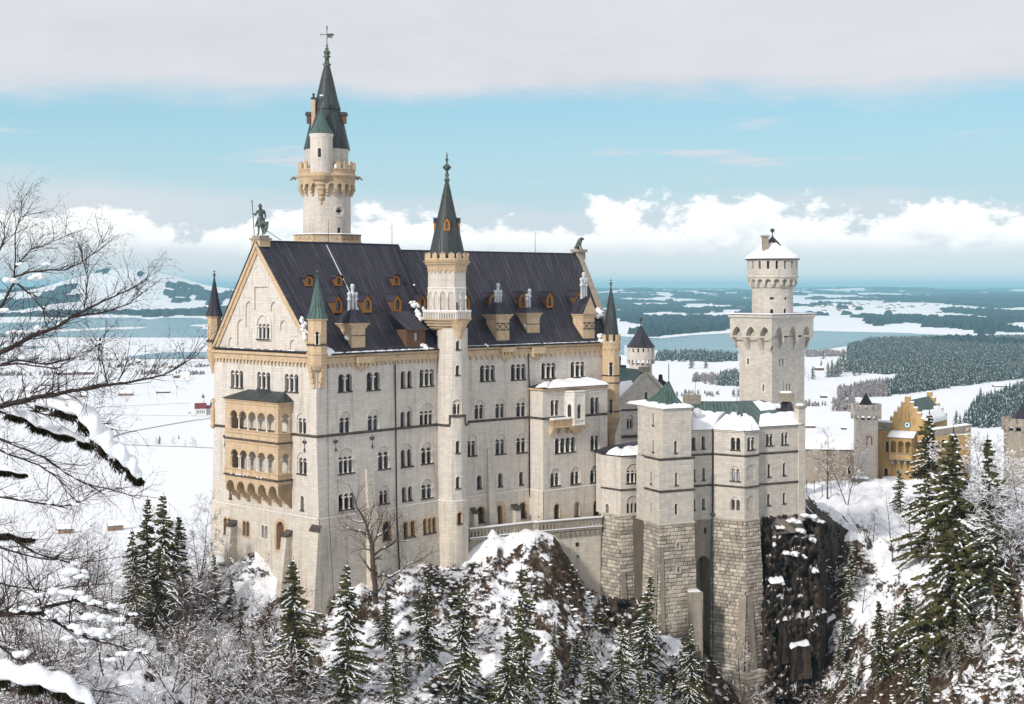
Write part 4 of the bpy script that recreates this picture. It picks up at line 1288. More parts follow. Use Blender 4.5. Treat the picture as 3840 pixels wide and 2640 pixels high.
# front corner turret
c = C0 + Gf0.u * -.35 - S1.u * -.15
c = C0 + Vector((.02, .55))
yy = c.y
a8 = math.atan2(-c.x, c.y) + PI / 8
tur = None
mb = MB()
zz = lambda y: zat(zA(0, y)[1], yy - 1.4)
def niche(f, k):
 mid = (f.A + f.B) / 2
 if abs((mid.x / mid.y) - (c.x / c.y)) > .002: return []
 w = f.L
 h = arch_loop(w * .28, w * .72, zz(1350), zz(1240))
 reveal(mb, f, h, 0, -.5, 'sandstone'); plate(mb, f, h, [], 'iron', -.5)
 for u in (w * .26, w * .74): column_mb(mb, f, u, zz(1350), zz(1262), .1, .09)
 return [h]
prism(mb, c, 1.45, 8, a8, zz(1440), zz(1140), 'sandstone', niche)
mb.lathe((c.x, c.y), [(1.45, zz(1148)), (1.62, zz(1142)), (1.68, zz(1128)), (1.5, zz(1124))], 8, 'sandstone', a8, False)
mb.lathe((c.x, c.y), [(1.5, zz(1362)), (1.66, zz(1358)), (1.66, zz(1348)), (1.47, zz(1344))], 8, 'dark_ledge', a8, False, cap=False)
mb.lathe((c.x, c.y), [(1.1, zz(1570)), (1.48, zz(1530)), (1.5, zz(1440)), (1.66, zz(1436)), (1.66, zz(1422)), (1.46, zz(1418))], 8, 'sandstone', a8, False)
for s, f in ((-1, Gf0), (1, S1)):
 uu = (f.L - .55) if f is Gf0 else .75
 for dz, dd in ((0, .9), (.9, .7), (1.7, .5), (2.4, .3)):
  fbox(mb, f, uu - .38, uu + .38, zz(1530) - dz - .9, zz(1530) - dz + .02 - dz * .002, -.05, dd, 'sandstone')
tur = mb.build('corner_turret', palace)
mb = MB()
spire(mb, (c.x, c.y), [(1.75, zz(1130)), (1.35, zz(1075)), (.95, zz(990)), (.45, zz(860)), (.14, zz(785))], 8, 'verdigris', a8, 16)
finial(mb, (c.x, c.y), zz(790), zz(706) - zz(790), s=.8)
mb.build('spire', tur)
# far corner turret
c = GL + Vector((-.1, .6)); yy = c.y
a8 = math.atan2(-c.x, c.y) + PI / 8
zz = lambda y: zat(zA(0, y)[1], yy - 1)
mb = MB()
prism(mb, c, 1.12, 8, a8, zz(1400), zz(1120), 'sandstone')
mb.lathe((c.x, c.y), [(1.12, zz(1128)), (1.3, zz(1120)), (1.4, zz(1106)), (1.2, zz(1102))], 8, 'sandstone', a8, False)
mb.lathe((c.x, c.y), [(1.15, zz(1330)), (1.35, zz(1326)), (1.35, zz(1312)), (1.14, zz(1308))], 8, 'dark_ledge', a8, False, cap=False)
mb.lathe((c.x, c.y), [(.5, zz(1600)), (.62, zz(1545)), (1.1, zz(1470)), (1.25, zz(1440)), (1.3, zz(1395)), (1.12, zz(1390))], 8, 'sandstone', a8, False)
tur = mb.build('corner_turret', palace)
mb = MB()
spire(mb, (c.x, c.y), [(1.48, zz(1108)), (1.05, zz(1040)), (.7, zz(950)), (.3, zz(830)), (.12, zz(785))], 8, 'dark_roof', a8, 16)
finial(mb, (c.x, c.y), zz(790), zz(710) - zz(790), 'iron', s=.7)
mb.build('spire', tur)
# statue bracket on the left edge of the west front
mb = MB()
p = Gf0.P(-.15, 0, .1)
zq = lambda y: zat(zB(0, y)[1], p.y)
mb.lathe((p.x, p.y), [(.1, zq(700)), (.45, zq(680)), (.5, zq(668)), (.3, zq(664)), (.42, zq(620)), (.36, zq(560)), (.40, zq(525)), (.16, zq(508)), (.2, zq(490)), (.12, zq(478))], 8, 'sandstone')
mb.lathe((p.x, p.y), [(.5, zq(470)), (.42, zq(455)), (.1, zq(440))], 6, 'sandstone')
mb.build('niche_figure', palace)
# yellow corner turret at the east end
c = gp(2291, 240.6); yy = c.y
a8 = math.atan2(-c.x, c.y) + PI / 8
zz = lambda y: zat(zD(0, y)[1], yy - 1.4); ze = lambda y: zat(zE(0, y)[1], yy - 1.4)
mb = MB()
def lights(f, k):
 mid = (f.A + f.B) / 2
 out = []
 if f.n.dot(Vector((0, -1))) > .8:
  w = f.L
  for a, b in ((zz(1490), zz(1370)), (ze(495), ze(360))):
   h = arch_loop(w * .26, w * .74, a, b); out.append(h)
   reveal(mb, f, h, 0, -.45, 'sandstone'); plate(mb, f, h, [], 'window_glass', -.45)
   for u in (w * .22, w * .78): column_mb(mb, f, u, a, b - .5, .06, .08)
 return out
prism(mb, c, 1.6, 8, a8, ze(540), zz(1195), 'sandstone', lights)
frieze_round(mb, Cyl(c, 1.52), 16, zz(1200), zz(1258), .16, 'sandstone', .15)
mb.lathe((c.x, c.y), [(1.6, zz(1212)), (1.78, zz(1204)), (1.82, zz(1192)), (1.7, zz(1180)), (1.5, zz(1178))], 8, 'sandstone', a8, False)
for y, h in ((ze(140), .2), (ze(208), .18), (ze(470), .2)):
 mb.lathe((c.x, c.y), [(1.6, y - h), (1.76, y - h * .6), (1.76, y), (1.6, y + .05)], 8, 'dark_ledge', a8, False, cap=False)
mb.lathe((c.x, c.y), [(.8, ze(820)), (.82, ze(690)), (1.15, ze(640)), (1.3, ze(600)), (1.62, ze(560)), (1.75, ze(535)), (1.75, ze(520)), (1.58, ze(515))], 8, 'sandstone', a8, False)
mb.lathe((c.x, c.y), [(.78, ze(1400)), (.8, ze(815))], 8, 'limestone', a8, False)
merlons_round(mb, (c.x, c.y), 1.58, 8, zz(1182), zz(1118), .72, .25, 'sandstone', .05, a8 + PI / 8)
tur = mb.build('corner_turret', palace)
mb = MB()
spire(mb, (c.x, c.y), [(1.5, zz(1175)), (1.42, zz(1110)), (1.05, zz(960)), (.5, zz(780)), (.12, zz(685))], 8, 'green_roof', a8, 16)
finial(mb, (c.x, c.y), zz(690), zz(598) - zz(690), s=.75)
mb.build('spire', tur)
sn = MB(); rng = random.Random(8)
for a in range(5):
 q = a * 1.3
 sn.blob((c.x + 1.5 * math.sin(q), c.y - 1.5 * math.cos(q), zz(1180)), .35, .35, .16, 'snow', rng)
sn.build('turret_snow', tur)
# ---- stair tower: round shaft, balcony and octagonal head
cs = gp(1696, 218.6)
st = Cyl(cs, 2.42)
yy = cs.y - 2.42
ze = lambda y: zat(zE(0, y)[1], yy); zd = lambda y: zat(zD(0, y)[1], yy)
mb = MB()
stair = MB().build('stair_tower', palace) if False else None
shaft_top = zd(1060)
hh_ = []; low = []
base = MB()
stair = bpy.data.objects.new('stair_tower', bpy.data.meshes.new('stair_tower')); COL.objects.link(stair); stair.parent = palace
for b in ((414, 452, 47, 138), ):
 hh_ += W(st, stair, zE, b, 1, flat=True)
hh_ += W(st, stair, zD, (416, 455, 1168, 1253), 1, flat=True)
hh_ += W(st, stair, zE, (382, 470, 362, 503), 2, 'relief', 405, flat=True, sill=False)
hh_ += W(st, stair, zE, (414, 456, 743, 856), 1, flat=True)
hh_ += W(st, stair, zE, (416, 456, 1073, 1180), 1, flat=True)
strips(base, st, ZB, shaft_top, hh_, 'limestone')
stl = Cyl(cs, 2.56)
low = W(stl, stair, zE, (430, 474, 1402, 1506), 1, ring='sandstone', wall='plinth_stone', flat=True)
strips(base, stl, ZBOT, ZB, low, 'plinth_stone')
cu = lambda x, y=500: st.loc(*zE(x, y))[0]
ua, ub2, uc2, ud = cu(244), cu(360), cu(500), cu(525)
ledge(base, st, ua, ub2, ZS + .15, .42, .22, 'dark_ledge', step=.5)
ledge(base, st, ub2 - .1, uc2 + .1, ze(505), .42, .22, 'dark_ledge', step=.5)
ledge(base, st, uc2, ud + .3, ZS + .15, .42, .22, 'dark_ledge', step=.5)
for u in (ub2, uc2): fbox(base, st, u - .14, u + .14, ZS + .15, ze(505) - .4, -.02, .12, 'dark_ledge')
base.lathe((cs.x, cs.y), [(2.42, ZB - .1), (2.60, ZB - .05), (2.62, ZB + .08), (2.42, ZB + .16)], 32, 'white_stone', cap=False)
off = root_loc(stair)
stair.data = base.mesh('stair_tower', tuple(off))
# balcony carried on stepped mouldings
c2 = gp(1676, 219.3); yy2 = c2.y - 3.2
zd2 = lambda y: zat(zD(0, y)[1], yy2)
a8 = math.atan2(-c2.x, c2.y) + PI / 8
mb = MB()
mb.lathe((c2.x, c2.y), [(2.3, zd2(1080)), (2.9, zd2(1062)), (3.05, zd2(1045)), (3.35, zd2(1038)), (3.45, zd2(1018)), (3.75, zd2(1010)), (3.85, zd2(990)), (4.2, zd2(984)), (4.25, zd2(972)), (3.0, zd2(970))], 8, 'sandstone', a8, False)
# bracket running down to the shaft on the right
mb.lathe((cs.x + .95, cs.y - 1.35), [(.5, zd2(1190)), (.85, zd2(1150)), (1.05, zd2(1085)), (1.5, zd2(1020)), (1.9, zd2(985))], 12, 'sandstone', smooth=False)
mb.build('balcony_corbel', stair)
mb = MB()
mb.lathe((c2.x, c2.y), [(4.02, zd2(912)), (4.16, zd2(912)), (4.16, zd2(900)), (3.86, zd2(900)), (3.86, zd2(912)), (4.02, zd2(912))], 8, 'white_stone', a8, False, cap=False)
P8 = ngon(c2, 4.0, 8, a8)
for k in range(8):
 A, B = P8[k], P8[(k + 1) % 8]
 for i in range(8):
  p = A.lerp(B, (i + .5) / 8) if False else A + (B - A) * ((i + .5) / 8)
  uvv = (B - A).normalized()
  big = i in (0, 7)
  mb.box(Vector((p.x, p.y, (zd2(972) + zd2(912)) / 2)), Vector((uvv.x, uvv.y, 0)) * (.13 if big else .075), Vector((-uvv.y, uvv.x, 0)) * .09, Vector((0, 0, (zd2(912) - zd2(972)) / 2)), 'white_stone')
 q = (A + B) / 2; uvv = (B - A)
mb.build('balustrade', stair)
sn = MB()
sn.lathe((c2.x, c2.y), [(4.14, zd2(900) + .004), (4.12, zd2(900) + .12), (3.9, zd2(900) + .12), (3.88, zd2(900) + .004)], 8, 'snow', a8, False, cap=False)
sn.lathe((c2.x, c2.y), [(3.9, zd2(970) + .01), (3.7, zd2(970) + .12), (3.0, zd2(970) + .16)], 8, 'snow', a8, False, cap=False)
sn.build('balcony_snow', stair)
# octagonal head with blind arcade
mb = MB()
def arcade(f, k):
 out = []
 w = f.L
 n_ = 2
 for i in range(n_):
  a, b = w * (i + .16) / n_, w * (i + .84) / n_
  h = arch_loop(a, b, zd2(895), zd2(722)); out.append(h)
  mid = f.A + f.u * (a + b) / 2
  px = CX + F * mid.x / mid.y
  if abs(px - zD(412, 0)[0]) < 9:
   ih = arch_loop(a + .12, b - .12, zd2(893), zd2(818))
   plate(mb, f, h, [ih], 'white_stone', -.16); reveal(mb, f, ih, -.16, -.5, 'limestone'); plate(mb, f, ih, [], 'window_glass', -.5)
  else:
   plate(mb, f, h, [], 'limestone', -.16)
  reveal(mb, f, h, 0, -.16, 'white_stone')
  for u in (a - .1, b + .1): column_mb(mb, f, u, zd2(893), zd2(765), .06, .08)
 return out
prism(mb, c2, 3.25, 8, a8, zd2(972), zd2(690), 'white_stone', arcade)
prism(mb, c2, 3.2, 8, a8, zd2(690), zd2(500), 'limestone')
mb.lathe((c2.x, c2.y), [(3.2, zd2(698)), (3.34, zd2(692)), (3.3, zd2(684)), (3.2, zd2(680))], 8, 'white_stone', a8, False, cap=False)
P8 = ngon(c2, 3.2, 8, a8)
for k in range(8):
 A, B = P8[k], P8[(k + 1) % 8]
 if ((A + B) / 2 - c2).dot((A + B) / 2) < 0:
  frieze(mb, Fac(A, B), .03, (B - A).length - .03, zd2(498), zd2(540), .82, .16, 'sandstone', .12)
mb.lathe((c2.x, c2.y), [(3.3, zd2(505)), (3.4, zd2(498)), (3.45, zd2(480)), (3.7, zd2(470)), (3.8, zd2(450)), (4.0, zd2(446)), (4.02, zd2(438)), (3.2, zd2(432))], 8, 'sandstone', a8, False)
P8 = ngon(c2, 3.62, 8, a8)
for k in range(8):
 A, B = P8[k], P8[(k + 1) % 8]
 u = (B - A).normalized(); L_ = (B - A).length
 U3 = Vector((u.x, u.y, 0)); N3 = Vector((u.y, -u.x, 0))
 zA_, zB_ = zd2(436), zd2(408)
 for i in range(2):
  p = A + u * L_ * (i + .5) / 2
  P = Vector((p.x, p.y, 0))
  mb.box(P + Vector((0, 0, (zd2(434) + zd2(372)) / 2)), U3 * L_ * .165, N3 * .14, Vector((0, 0, (zd2(372) - zd2(434)) / 2)), 'sandstone')
  T = P + Vector((0, 0, zd2(354)))
  a_ = [P + U3 * s * L_ * .165 + N3 * q * .14 + Vector((0, 0, zd2(372) + .003)) for s, q in ((-1, 1), (1, 1), (1, -1), (-1, -1))]
  for j in range(4): mb.poly([a_[j], a_[(j + 1) % 4], T], 'sandstone')
 mid = (A + B) / 2
 mb.box(Vector((mid.x, mid.y, (zd2(434) + zd2(412)) / 2)), U3 * L_ * .48, N3 * .10, Vector((0, 0, (zd2(412) - zd2(434)) / 2)), 'sandstone')
mb.build('tower_head', stair)
mb = MB()
ztip = zat(zF(0, 1178)[1], c2.y)
zsp = zd2(430)
hs_ = ztip - zsp
spire(mb, (c2.x, c2.y), [(2.98, zsp), (2.72, zsp + hs_ * .12), (1.95, zsp + hs_ * .40), (1.1, zsp + hs_ * .70), (.42, zsp + hs_ * .95), (.25, ztip)], 12, 'green_roof', a8, 36)
mb.build('spire', stair)
mb = MB()
zt_f = zat(zF(0, 970)[1], c2.y); h = zt_f - ztip
mb.lathe((c2.x, c2.y), [(.30, ztip - .1), (.52, ztip + .05 * h), (.3, ztip + .10 * h), (.25, ztip + .18 * h), (.42, ztip + .22 * h), (.22, ztip + .28 * h), (.2, ztip + .36 * h), (.4, ztip + .40 * h), (.75, ztip + .47 * h), (.45, ztip + .55 * h), (.16, ztip + .6 * h), (.12, ztip + .70 * h), (.34, ztip + .73 * h), (.1, ztip + .78 * h), (.15, ztip + .88 * h), (.04, ztip + h)], 10, 'bronze')
mb.build('finial', stair)
for da in (-PI / 2, 0, PI / 2):
 aa = math.atan2(-c2.x, c2.y) + da
 mb = MB()
 zq = zd2(155); N = Vector((math.sin(aa), -math.cos(aa))); U = Vector((math.cos(aa), math.sin(aa)))
 p = c2 + N * 2.05
 f = Fac(p - U * .5, p + U * .5)
 f.n = N; f.u = U; f.A = p - U * .5
 hd = pointed_loop(.28, .72, zq + .3, zq + 1.4)
 slab(mb, f, [(0, zq), (1, zq), (1, zq + 1.3), (.5, zq + 2.0), (0, zq + 1.3)], -.8, 0, 'orange_wood', [hd])
 plate(mb, f, hd, [], 'window_glass', -.15)
 for (a, b) in (((-.12, zq + 1.25), (.5, zq + 2.1)), ((.5, zq + 2.1), (1.12, zq + 1.25))):
  mb.poly([f.P(*a, .1), f.P(*b, .1), f.P(*b, -1.4), f.P(*a, -1.4)], 'dark_roof', [(0, 0), (1, 0), (1, 1), (0, 1)])
 mb.build('spire_dormer', stair)
# ---- projecting wing of the south front
q = S2.P(S2.loc(*zE(1086, 900))[0], 0); Q0 = Vector((q.x, q.y))
Q1 = along(Q0, S2.n, zE(1220, 0)[0])
Q2 = along(Q1, dS2, zE(1812, 0)[0])
DB = (Q1 - Q0).length
B1 = Fac(Q0, Q1); B2 = Fac(Q1, Q2)
B2l = Fac(Q1 + B2.n * .1, Q2 + B2.n * .1); B1l = Fac(Q0 + B1.n * .1, Q1 + B1.n * .1)
zbt = B2.loc(*zE(1225, 264))[1]
wing = bpy.data.objects.new('projecting_wing', bpy.data.meshes.new('projecting_wing')); COL.objects.link(wing); wing.parent = palace
hA = W(B2, wing, zE, (1285, 1368, 365, 513), 2, flat=True, sill=False) + W(B2, wing, zE, (1652, 1738, 340, 498), 2, flat=True, sill=False)
hB = W(B2, wing, zE, (1325, 1520, 712, 850), 4, flat=True) + W(B2, wing, zE, (1655, 1745, 650, 826), 2, 'relief', 695, flat=True)
hB += W(B2, wing, zE, (1285, 1378, 995, 1158), 2, 'relief', 1042, flat=True) + W(B2, wing, zE, (1470, 1563, 980, 1140), 2, 'relief', 1028, flat=True) + W(B2, wing, zE, (1652, 1745, 967, 1124), 2, 'relief', 1012, flat=True)
hC = W(B2l, wing, zE, (1320, 1372, 1326, 1462), 1, ring='sandstone', wall='plinth_stone', flat=True) + W(B2l, wing, zE, (1505, 1556, 1310, 1445), 1, ring='sandstone', wall='plinth_stone', flat=True, pane='curtained_glass') + W(B2l, wing, zE, (1684, 1742, 1290, 1428), 1, ring='sandstone', wall='plinth_stone', flat=True)
hC += W(B1l, wing, zE, (1170, 1188, 1435, 1455), 1, 'rect', gap=0, flat=True, sill=False, wall='plinth_stone')
mb = MB()
for fac, z0, z1, hs, m in ((B2, ZS, zbt, hA, 'limestone'), (B2, ZB, ZS, hB, 'limestone'), (B2l, ZBOT, ZB, hC[:3], 'plinth_stone'), (B1, ZB, zbt, [], 'limestone'), (B1l, ZBOT, ZB, hC[3:], 'plinth_stone')):
 plate(mb, fac, [(0, z0), (fac.L + (.1 if fac in (B1l,) else 0), z0), (fac.L + (.1 if fac in (B1l,) else 0), z1), (0, z1)], hs, m)
e_ = Q2 - S2.n * DB
mb.poly([Vector((Q2.x, Q2.y, ZBOT)), Vector((e_.x, e_.y, ZBOT)), Vector((e_.x, e_.y, zbt)), Vector((Q2.x, Q2.y, zbt))], 'limestone', [(0, ZBOT), (DB, ZBOT), (DB, zbt), (0, zbt)])
ledge(mb, B1, 0, B1.L, ZS + .15, .42, .2, 'dark_ledge'); ledge(mb, B2, 0, B2.L, ZS + .15, .42, .2, 'dark_ledge')
ledge(mb, B1l, 0, B1l.L, ZB + .12, .3, .06, 'white_stone'); ledge(mb, B2l, 0, B2l.L, ZB + .12, .3, .06, 'white_stone')
ledge(mb, B1, 0, B1.L + .2, zbt + .05, .5, .32, 'sandstone'); ledge(mb, B2, -.2, B2.L, zbt + .05, .5, .32, 'sandstone')
for x0, x1, y in ((1275, 1392, 300), (1648, 1755, 285)):
 frieze(mb, B2, B2.loc(*zE(x0, y))[0], B2.loc(*zE(x1, y))[0], B2.loc(*zE((x0 + x1) / 2, y))[1], B2.loc(*zE((x0 + x1) / 2, y + 14))[1], .42, .08, 'white_stone', .06)
frieze(mb, B2, B2.loc(*zE(1318, 680))[0], B2.loc(*zE(1530, 680))[0], B2.loc(*zE(1424, 676))[1], B2.loc(*zE(1424, 690))[1], .42, .08, 'white_stone', .06)
wing.data = mb.mesh('projecting_wing', tuple(root_loc(wing)))
# its roof, mostly under snow
ov = .45
ea = [Vector((*(Q0 - dS2 * .35), zbt + .08)), Vector((*(Q1 + B2.n * ov - dS2 * .35), zbt + .08)), Vector((*(Q2 + B2.n * ov + dS2 * .5), zbt + .08)), Vector((*(e_ + dS2 * .5), zbt + .08))]
rz = S2.loc(*zE(1400, 178))[1]
ra = Q0 + dS2 * 5.2; rb = e_ - dS2 * 3.0
Ra = Vector((*(ra + S2.n * .05), rz)); Rb = Vector((*(rb + S2.n * .05), rz))
mb = MB()
for lift, m in ((0, 'dark_roof'),):
 mb.poly([ea[0], ea[1], Ra], m, [(0, 0), (4, 0), (2, 4)]); mb.poly([ea[1], ea[2], Rb, Ra], m, [(0, 0), (17, 0), (14, 4), (4, 4)]); mb.poly([ea[2], ea[3], Rb], m, [(0, 0), (4, 0), (2, 4)])
 mb.poly(ea[::-1], 'dark_ledge')
mb.build('wing_roof', wing)
def snow_sheet(mb, quad, nu, nv, thick, seed, inset=.0, ragged=.15, m='snow'):
 rng = random.Random(seed)
 a, b, c, d = quad
 nrm = (b - a).cross(d - a).normalized()
 if nrm.z < 0: nrm = -nrm
 ph = [rng.uniform(0, 6.28) for _ in range(4)]
 rows_t, rows_b = [], []
 for j in range(nv + 1):
  t = j / nv; rt, rb_ = [], []
  for i in range(nu + 1):
   s = i / nu
   top = 1 - ragged * (.5 + .3 * math.sin(s * 9 + ph[0]) + .2 * math.sin(s * 23 + ph[1]) + .12 * math.sin(s * 41 + ph[2]))
   tt = t * top
   p = a.lerp(b, s).lerp(d.lerp(c, s), tt)
   edge = min(min(s, 1 - s) * 14, min(t, 1 - t) * 7, 1.0)
   th = thick * math.sqrt(max(0.0, 1 - (1 - edge) ** 2)) * (1 + .18 * math.sin(s * 17 + t * 5 + ph[3]) + rng.uniform(-.06, .06))
   if j == 0: p = p - Vector((0, 0, .04))
   rt.append(p + nrm * (.03 + th)); rb_.append(p + nrm * .02)
  rows_t.append(rt); rows_b.append(rb_)
 mb.grid(rows_t, m, None, True)
 for j in (0, nv):
  mb.grid([rows_b[j], rows_t[j]], m, None, True)
 for i in (0, nu):
  mb.grid([[r[i] for r in rows_b], [r[i] for r in rows_t]], m, None, True)
sn = MB()
snow_sheet(sn, (ea[1].lerp(ea[2], .06), ea[2], Rb.lerp(Ra, -.1), Ra.lerp(ea[1], .12)), 30, 6, .42, 4, ragged=.10)
snow_sheet(sn, (ea[0].lerp(ea[1], .5), ea[1].lerp(ea[2], .05), Ra.lerp(ea[1], .15), Ra.lerp(ea[0], .25)), 8, 5, .3, 5, ragged=.3)
sn.build('wing_snow', wing)
# oriel
o0 = B2.loc(*zE(1418, 400))[0]; o3 = B2.loc(*zE(1607, 400))[0]
DO = 1.25
zot, zob = B2.loc(*zE(1500, 275))[1], B2.loc(*zE(1500, 590))[1]
pts = [B2.A + B2.u * o0, B2.A + B2.u * (o0 + 1.0) + B2.n * DO, B2.A + B2.u * (o3 - 1.3) + B2.n * DO, B2.A + B2.u * o3]
mb = MB()
for i in range(3):
 f = Fac(pts[i], pts[i + 1])
 w = f.L
 hs = [pointed_loop(w * .3, w * .70, zob + 1.0, zob + 3.5)] if i > 0 or True else []
 plate(mb, f, [(0, zob), (w, zob), (w, zot), (0, zot)], hs, 'white_stone')
 for h in hs: reveal(mb, f, h, 0, -.3, 'white_stone'); plate(mb, f, h, [], 'window_glass', -.3)
 for uq in (.06, w - .06): fbox(mb, f, uq - .09, uq + .09, zob + .05, zot - .3, -.02, .09, 'white_stone')
 ledge(mb, f, 0, w, zob + .9, .22, .12, 'white_stone'); ledge(mb, f, 0, w, zob + .12, .3, .16, 'white_stone'); ledge(mb, f, 0, w, zot - .05, .35, .16, 'white_stone')
 frieze(mb, f, .12, w - .12, zot - .45, zot - .8, .36, .07, 'white_stone', .06)
for k, (e, z) in enumerate(((.9, zob - .02), (.72, zob - .45), (.45, zob - .9), (.2, zob - 1.3))):
 uc_ = (o0 + o3) / 2; hw = (o3 - o0) / 2
 fbox(mb, B2, uc_ - hw * e, uc_ + hw * e, z - .44, z, -.02, DO * e, 'sandstone')
mb.build('oriel', wing)
# small balcony beside it
mb = MB()
b0 = B2.loc(*zE(1270, 560))[0]; b1 = B2.loc(*zE(1452, 560))[0]
zt1, zb1 = B2.loc(*zE(1360, 540))[1], B2.loc(*zE(1360, 604))[1]
fbox(mb, B2, b0, b1, zb1 - .25, zb1, 0, 1.15, 'sandstone')
fbox(mb, B2, b0, b1, zt1 - .18, zt1, .9, 1.15, 'sandstone'); fbox(mb, B2, b0, b0 + .2, zt1 - .18, zt1 - .003, 0, .9, 'sandstone')
n_ = 12
for i in range(n_):
 u = b0 + (b1 - b0) * (i + .5) / n_
 fbox(mb, B2, u - .1, u + .1, zb1 + .002, zt1 - .182, .96, 1.1, 'sandstone')
for i in range(4): fbox(mb, B2, b0 + .03, b0 + .17, zb1 + .002, zt1 - .182, .1 + i * .22, .2 + i * .22, 'sandstone')
for u in (b0 + .3, (b0 + b1) / 2, b1 - .3):
 for k in range(3): fbox(mb, B2, u - .22, u + .22, zb1 - .27 - .4 * (k + 1), zb1 - .27 - .4 * k - .002, 0, 1.0 - .3 * k, 'sandstone')
mb.build('balcony', wing)
sn = MB()
fbox(sn, B2, b0 + .05, b1, zt1 + .004, zt1 + .2, .05, 1.1, 'snow')
sn.build('balcony_snow', wing)
# lightning rods on the ridges
for px, p0, p1 in ((zA(1120, 0)[0], 490, 292), (zA(1664, 0)[0], 493, 300)):
 q = along(rA, dS1, px); 
 mb = MB(); mb.tube([(q.x, q.y, RZ1), (q.x, q.y, RZ1 + 3.6)], [.05, .03], 5, 'iron'); mb.build('lightning_rod', palace)
q = along(r2b, -dS2, zD(1147, 0)[0]); mb = MB(); mb.tube([(q.x, q.y, RZ2), (q.x, q.y, RZ2 + 3.7)], [.05, .03], 5, 'iron'); mb.build('lightning_rod', palace)
# pedestals for the ridge figures
mb = MB()
pk = Vector((rA.x, rA.y)) - Gf0.n * .55 + dS1 * .0
U, N = Gf0.dirs(0)
zk = lambda y: zat(zA(0, y)[1], pk.y)
mb.box(Vector((pk.x, pk.y, (zk(515) + zk(455)) / 2)), U * 1.05, N * 1.0, Vector((0, 0, (zk(455) - zk(515)) / 2)), 'sandstone')
mb.box(Vector((pk.x, pk.y, (zk(455) + zk(440)) / 2 + .003)), U * 1.25, N * 1.2, Vector((0, 0, (zk(440) - zk(455)) / 2)), 'weathered_stone')
mb.box(Vector((pk.x, pk.y, (zk(438) + zk(418)) / 2 + .003)), U * .95, N * .9, Vector((0, 0, (zk(418) - zk(438)) / 2)), 'weathered_stone')
mb.build('gable_pedestal', palace)
KN_BASE = Vector((pk.x, pk.y, zk(418)))
mb = MB()
pl_ = Vector((r2b.x, r2b.y)) + dS2 * .2
zk2 = lambda y: zat(zD(0, y)[1], pl_.y)
U = Vector((dS2.x, dS2.y, 0)); N = Vector((S2.n.x, S2.n.y, 0))
mb.box(Vector((pl_.x, pl_.y, (zk2(425) + zk2(358)) / 2)), U * .85, N * .85, Vector((0, 0, (zk2(358) - zk2(425)) / 2)), 'weathered_stone')
mb.box(Vector((pl_.x, pl_.y, (zk2(358) + zk2(332)) / 2 + .003)), U * 1.15, N * 1.1, Vector((0, 0, (zk2(332) - zk2(358)) / 2)), 'weathered_stone')
mb.build('gable_pedestal', palace)
LI_BASE = Vector((pl_.x, pl_.y, zk2(332) + .005))
# ================================================================== the tall tower behind the ridge
ht = gp(1226, 243.0)
yy = ht.y - 4
zf = lambda y, d=0: zat(zF(0, y)[1], yy - d)
pxr = lambda a, b, y=None: (b - a) / 1.9 / F * (y or ht.y) / 2
high = thing('stair_tower', 'tallest round tower, grey spire with weather vane, rising behind the dark palace roof', 'tower', (ht.x, ht.y, -46))
rS = pxr(262, 600)
hc = Cyl(ht, rS)
mb = MB()
hs = []
hq = []
u, z = hc.loc(*zF(518, 1390))
quat = []
for k in range(4):
 a = PI / 2 * k
 quat += [(u + .30 * math.cos(a) + .30 * math.cos(a - 1.9 + 3.8 * i / 6), z + .30 * math.sin(a) + .30 * math.sin(a - 1.9 + 3.8 * i / 6)) for i in range(7)]
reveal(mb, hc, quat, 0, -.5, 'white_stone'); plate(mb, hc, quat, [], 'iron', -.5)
for r0, r1, d0, d1 in ((.98, .84, .0, .10),):
 n_ = 20
 for i in range(n_):
  a, b = 2 * PI * i / n_, 2 * PI * (i + 1) / n_
  pt = lambda r, t, d: hc.P(u + r * math.cos(t), z + r * math.sin(t), d)
  mb.poly([pt(.8, a, d1), pt(.8, b, d1), pt(1.05, b, d1), pt(1.05, a, d1)], 'white_stone')
  mb.poly([pt(1.05, a, d1), pt(1.05, b, d1), pt(1.05, b, -.05), pt(1.05, a, -.05)], 'white_stone')
  mb.poly([pt(.8, a, d1), pt(.8, b, d1), pt(.8, b, .0), pt(.8, a, .0)], 'white_stone')
a0, zb0 = hc.loc(*zF(505, 1550)); a1, zt0 = hc.loc(*zF(530, 1505))
door = arch_loop(a0, a1, zb0, zt0)
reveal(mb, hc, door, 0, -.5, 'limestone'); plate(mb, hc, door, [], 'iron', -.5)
strips(mb, hc, -20, zf(1150), [quat, door], 'limestone', .9)
mb.build('shaft', high)
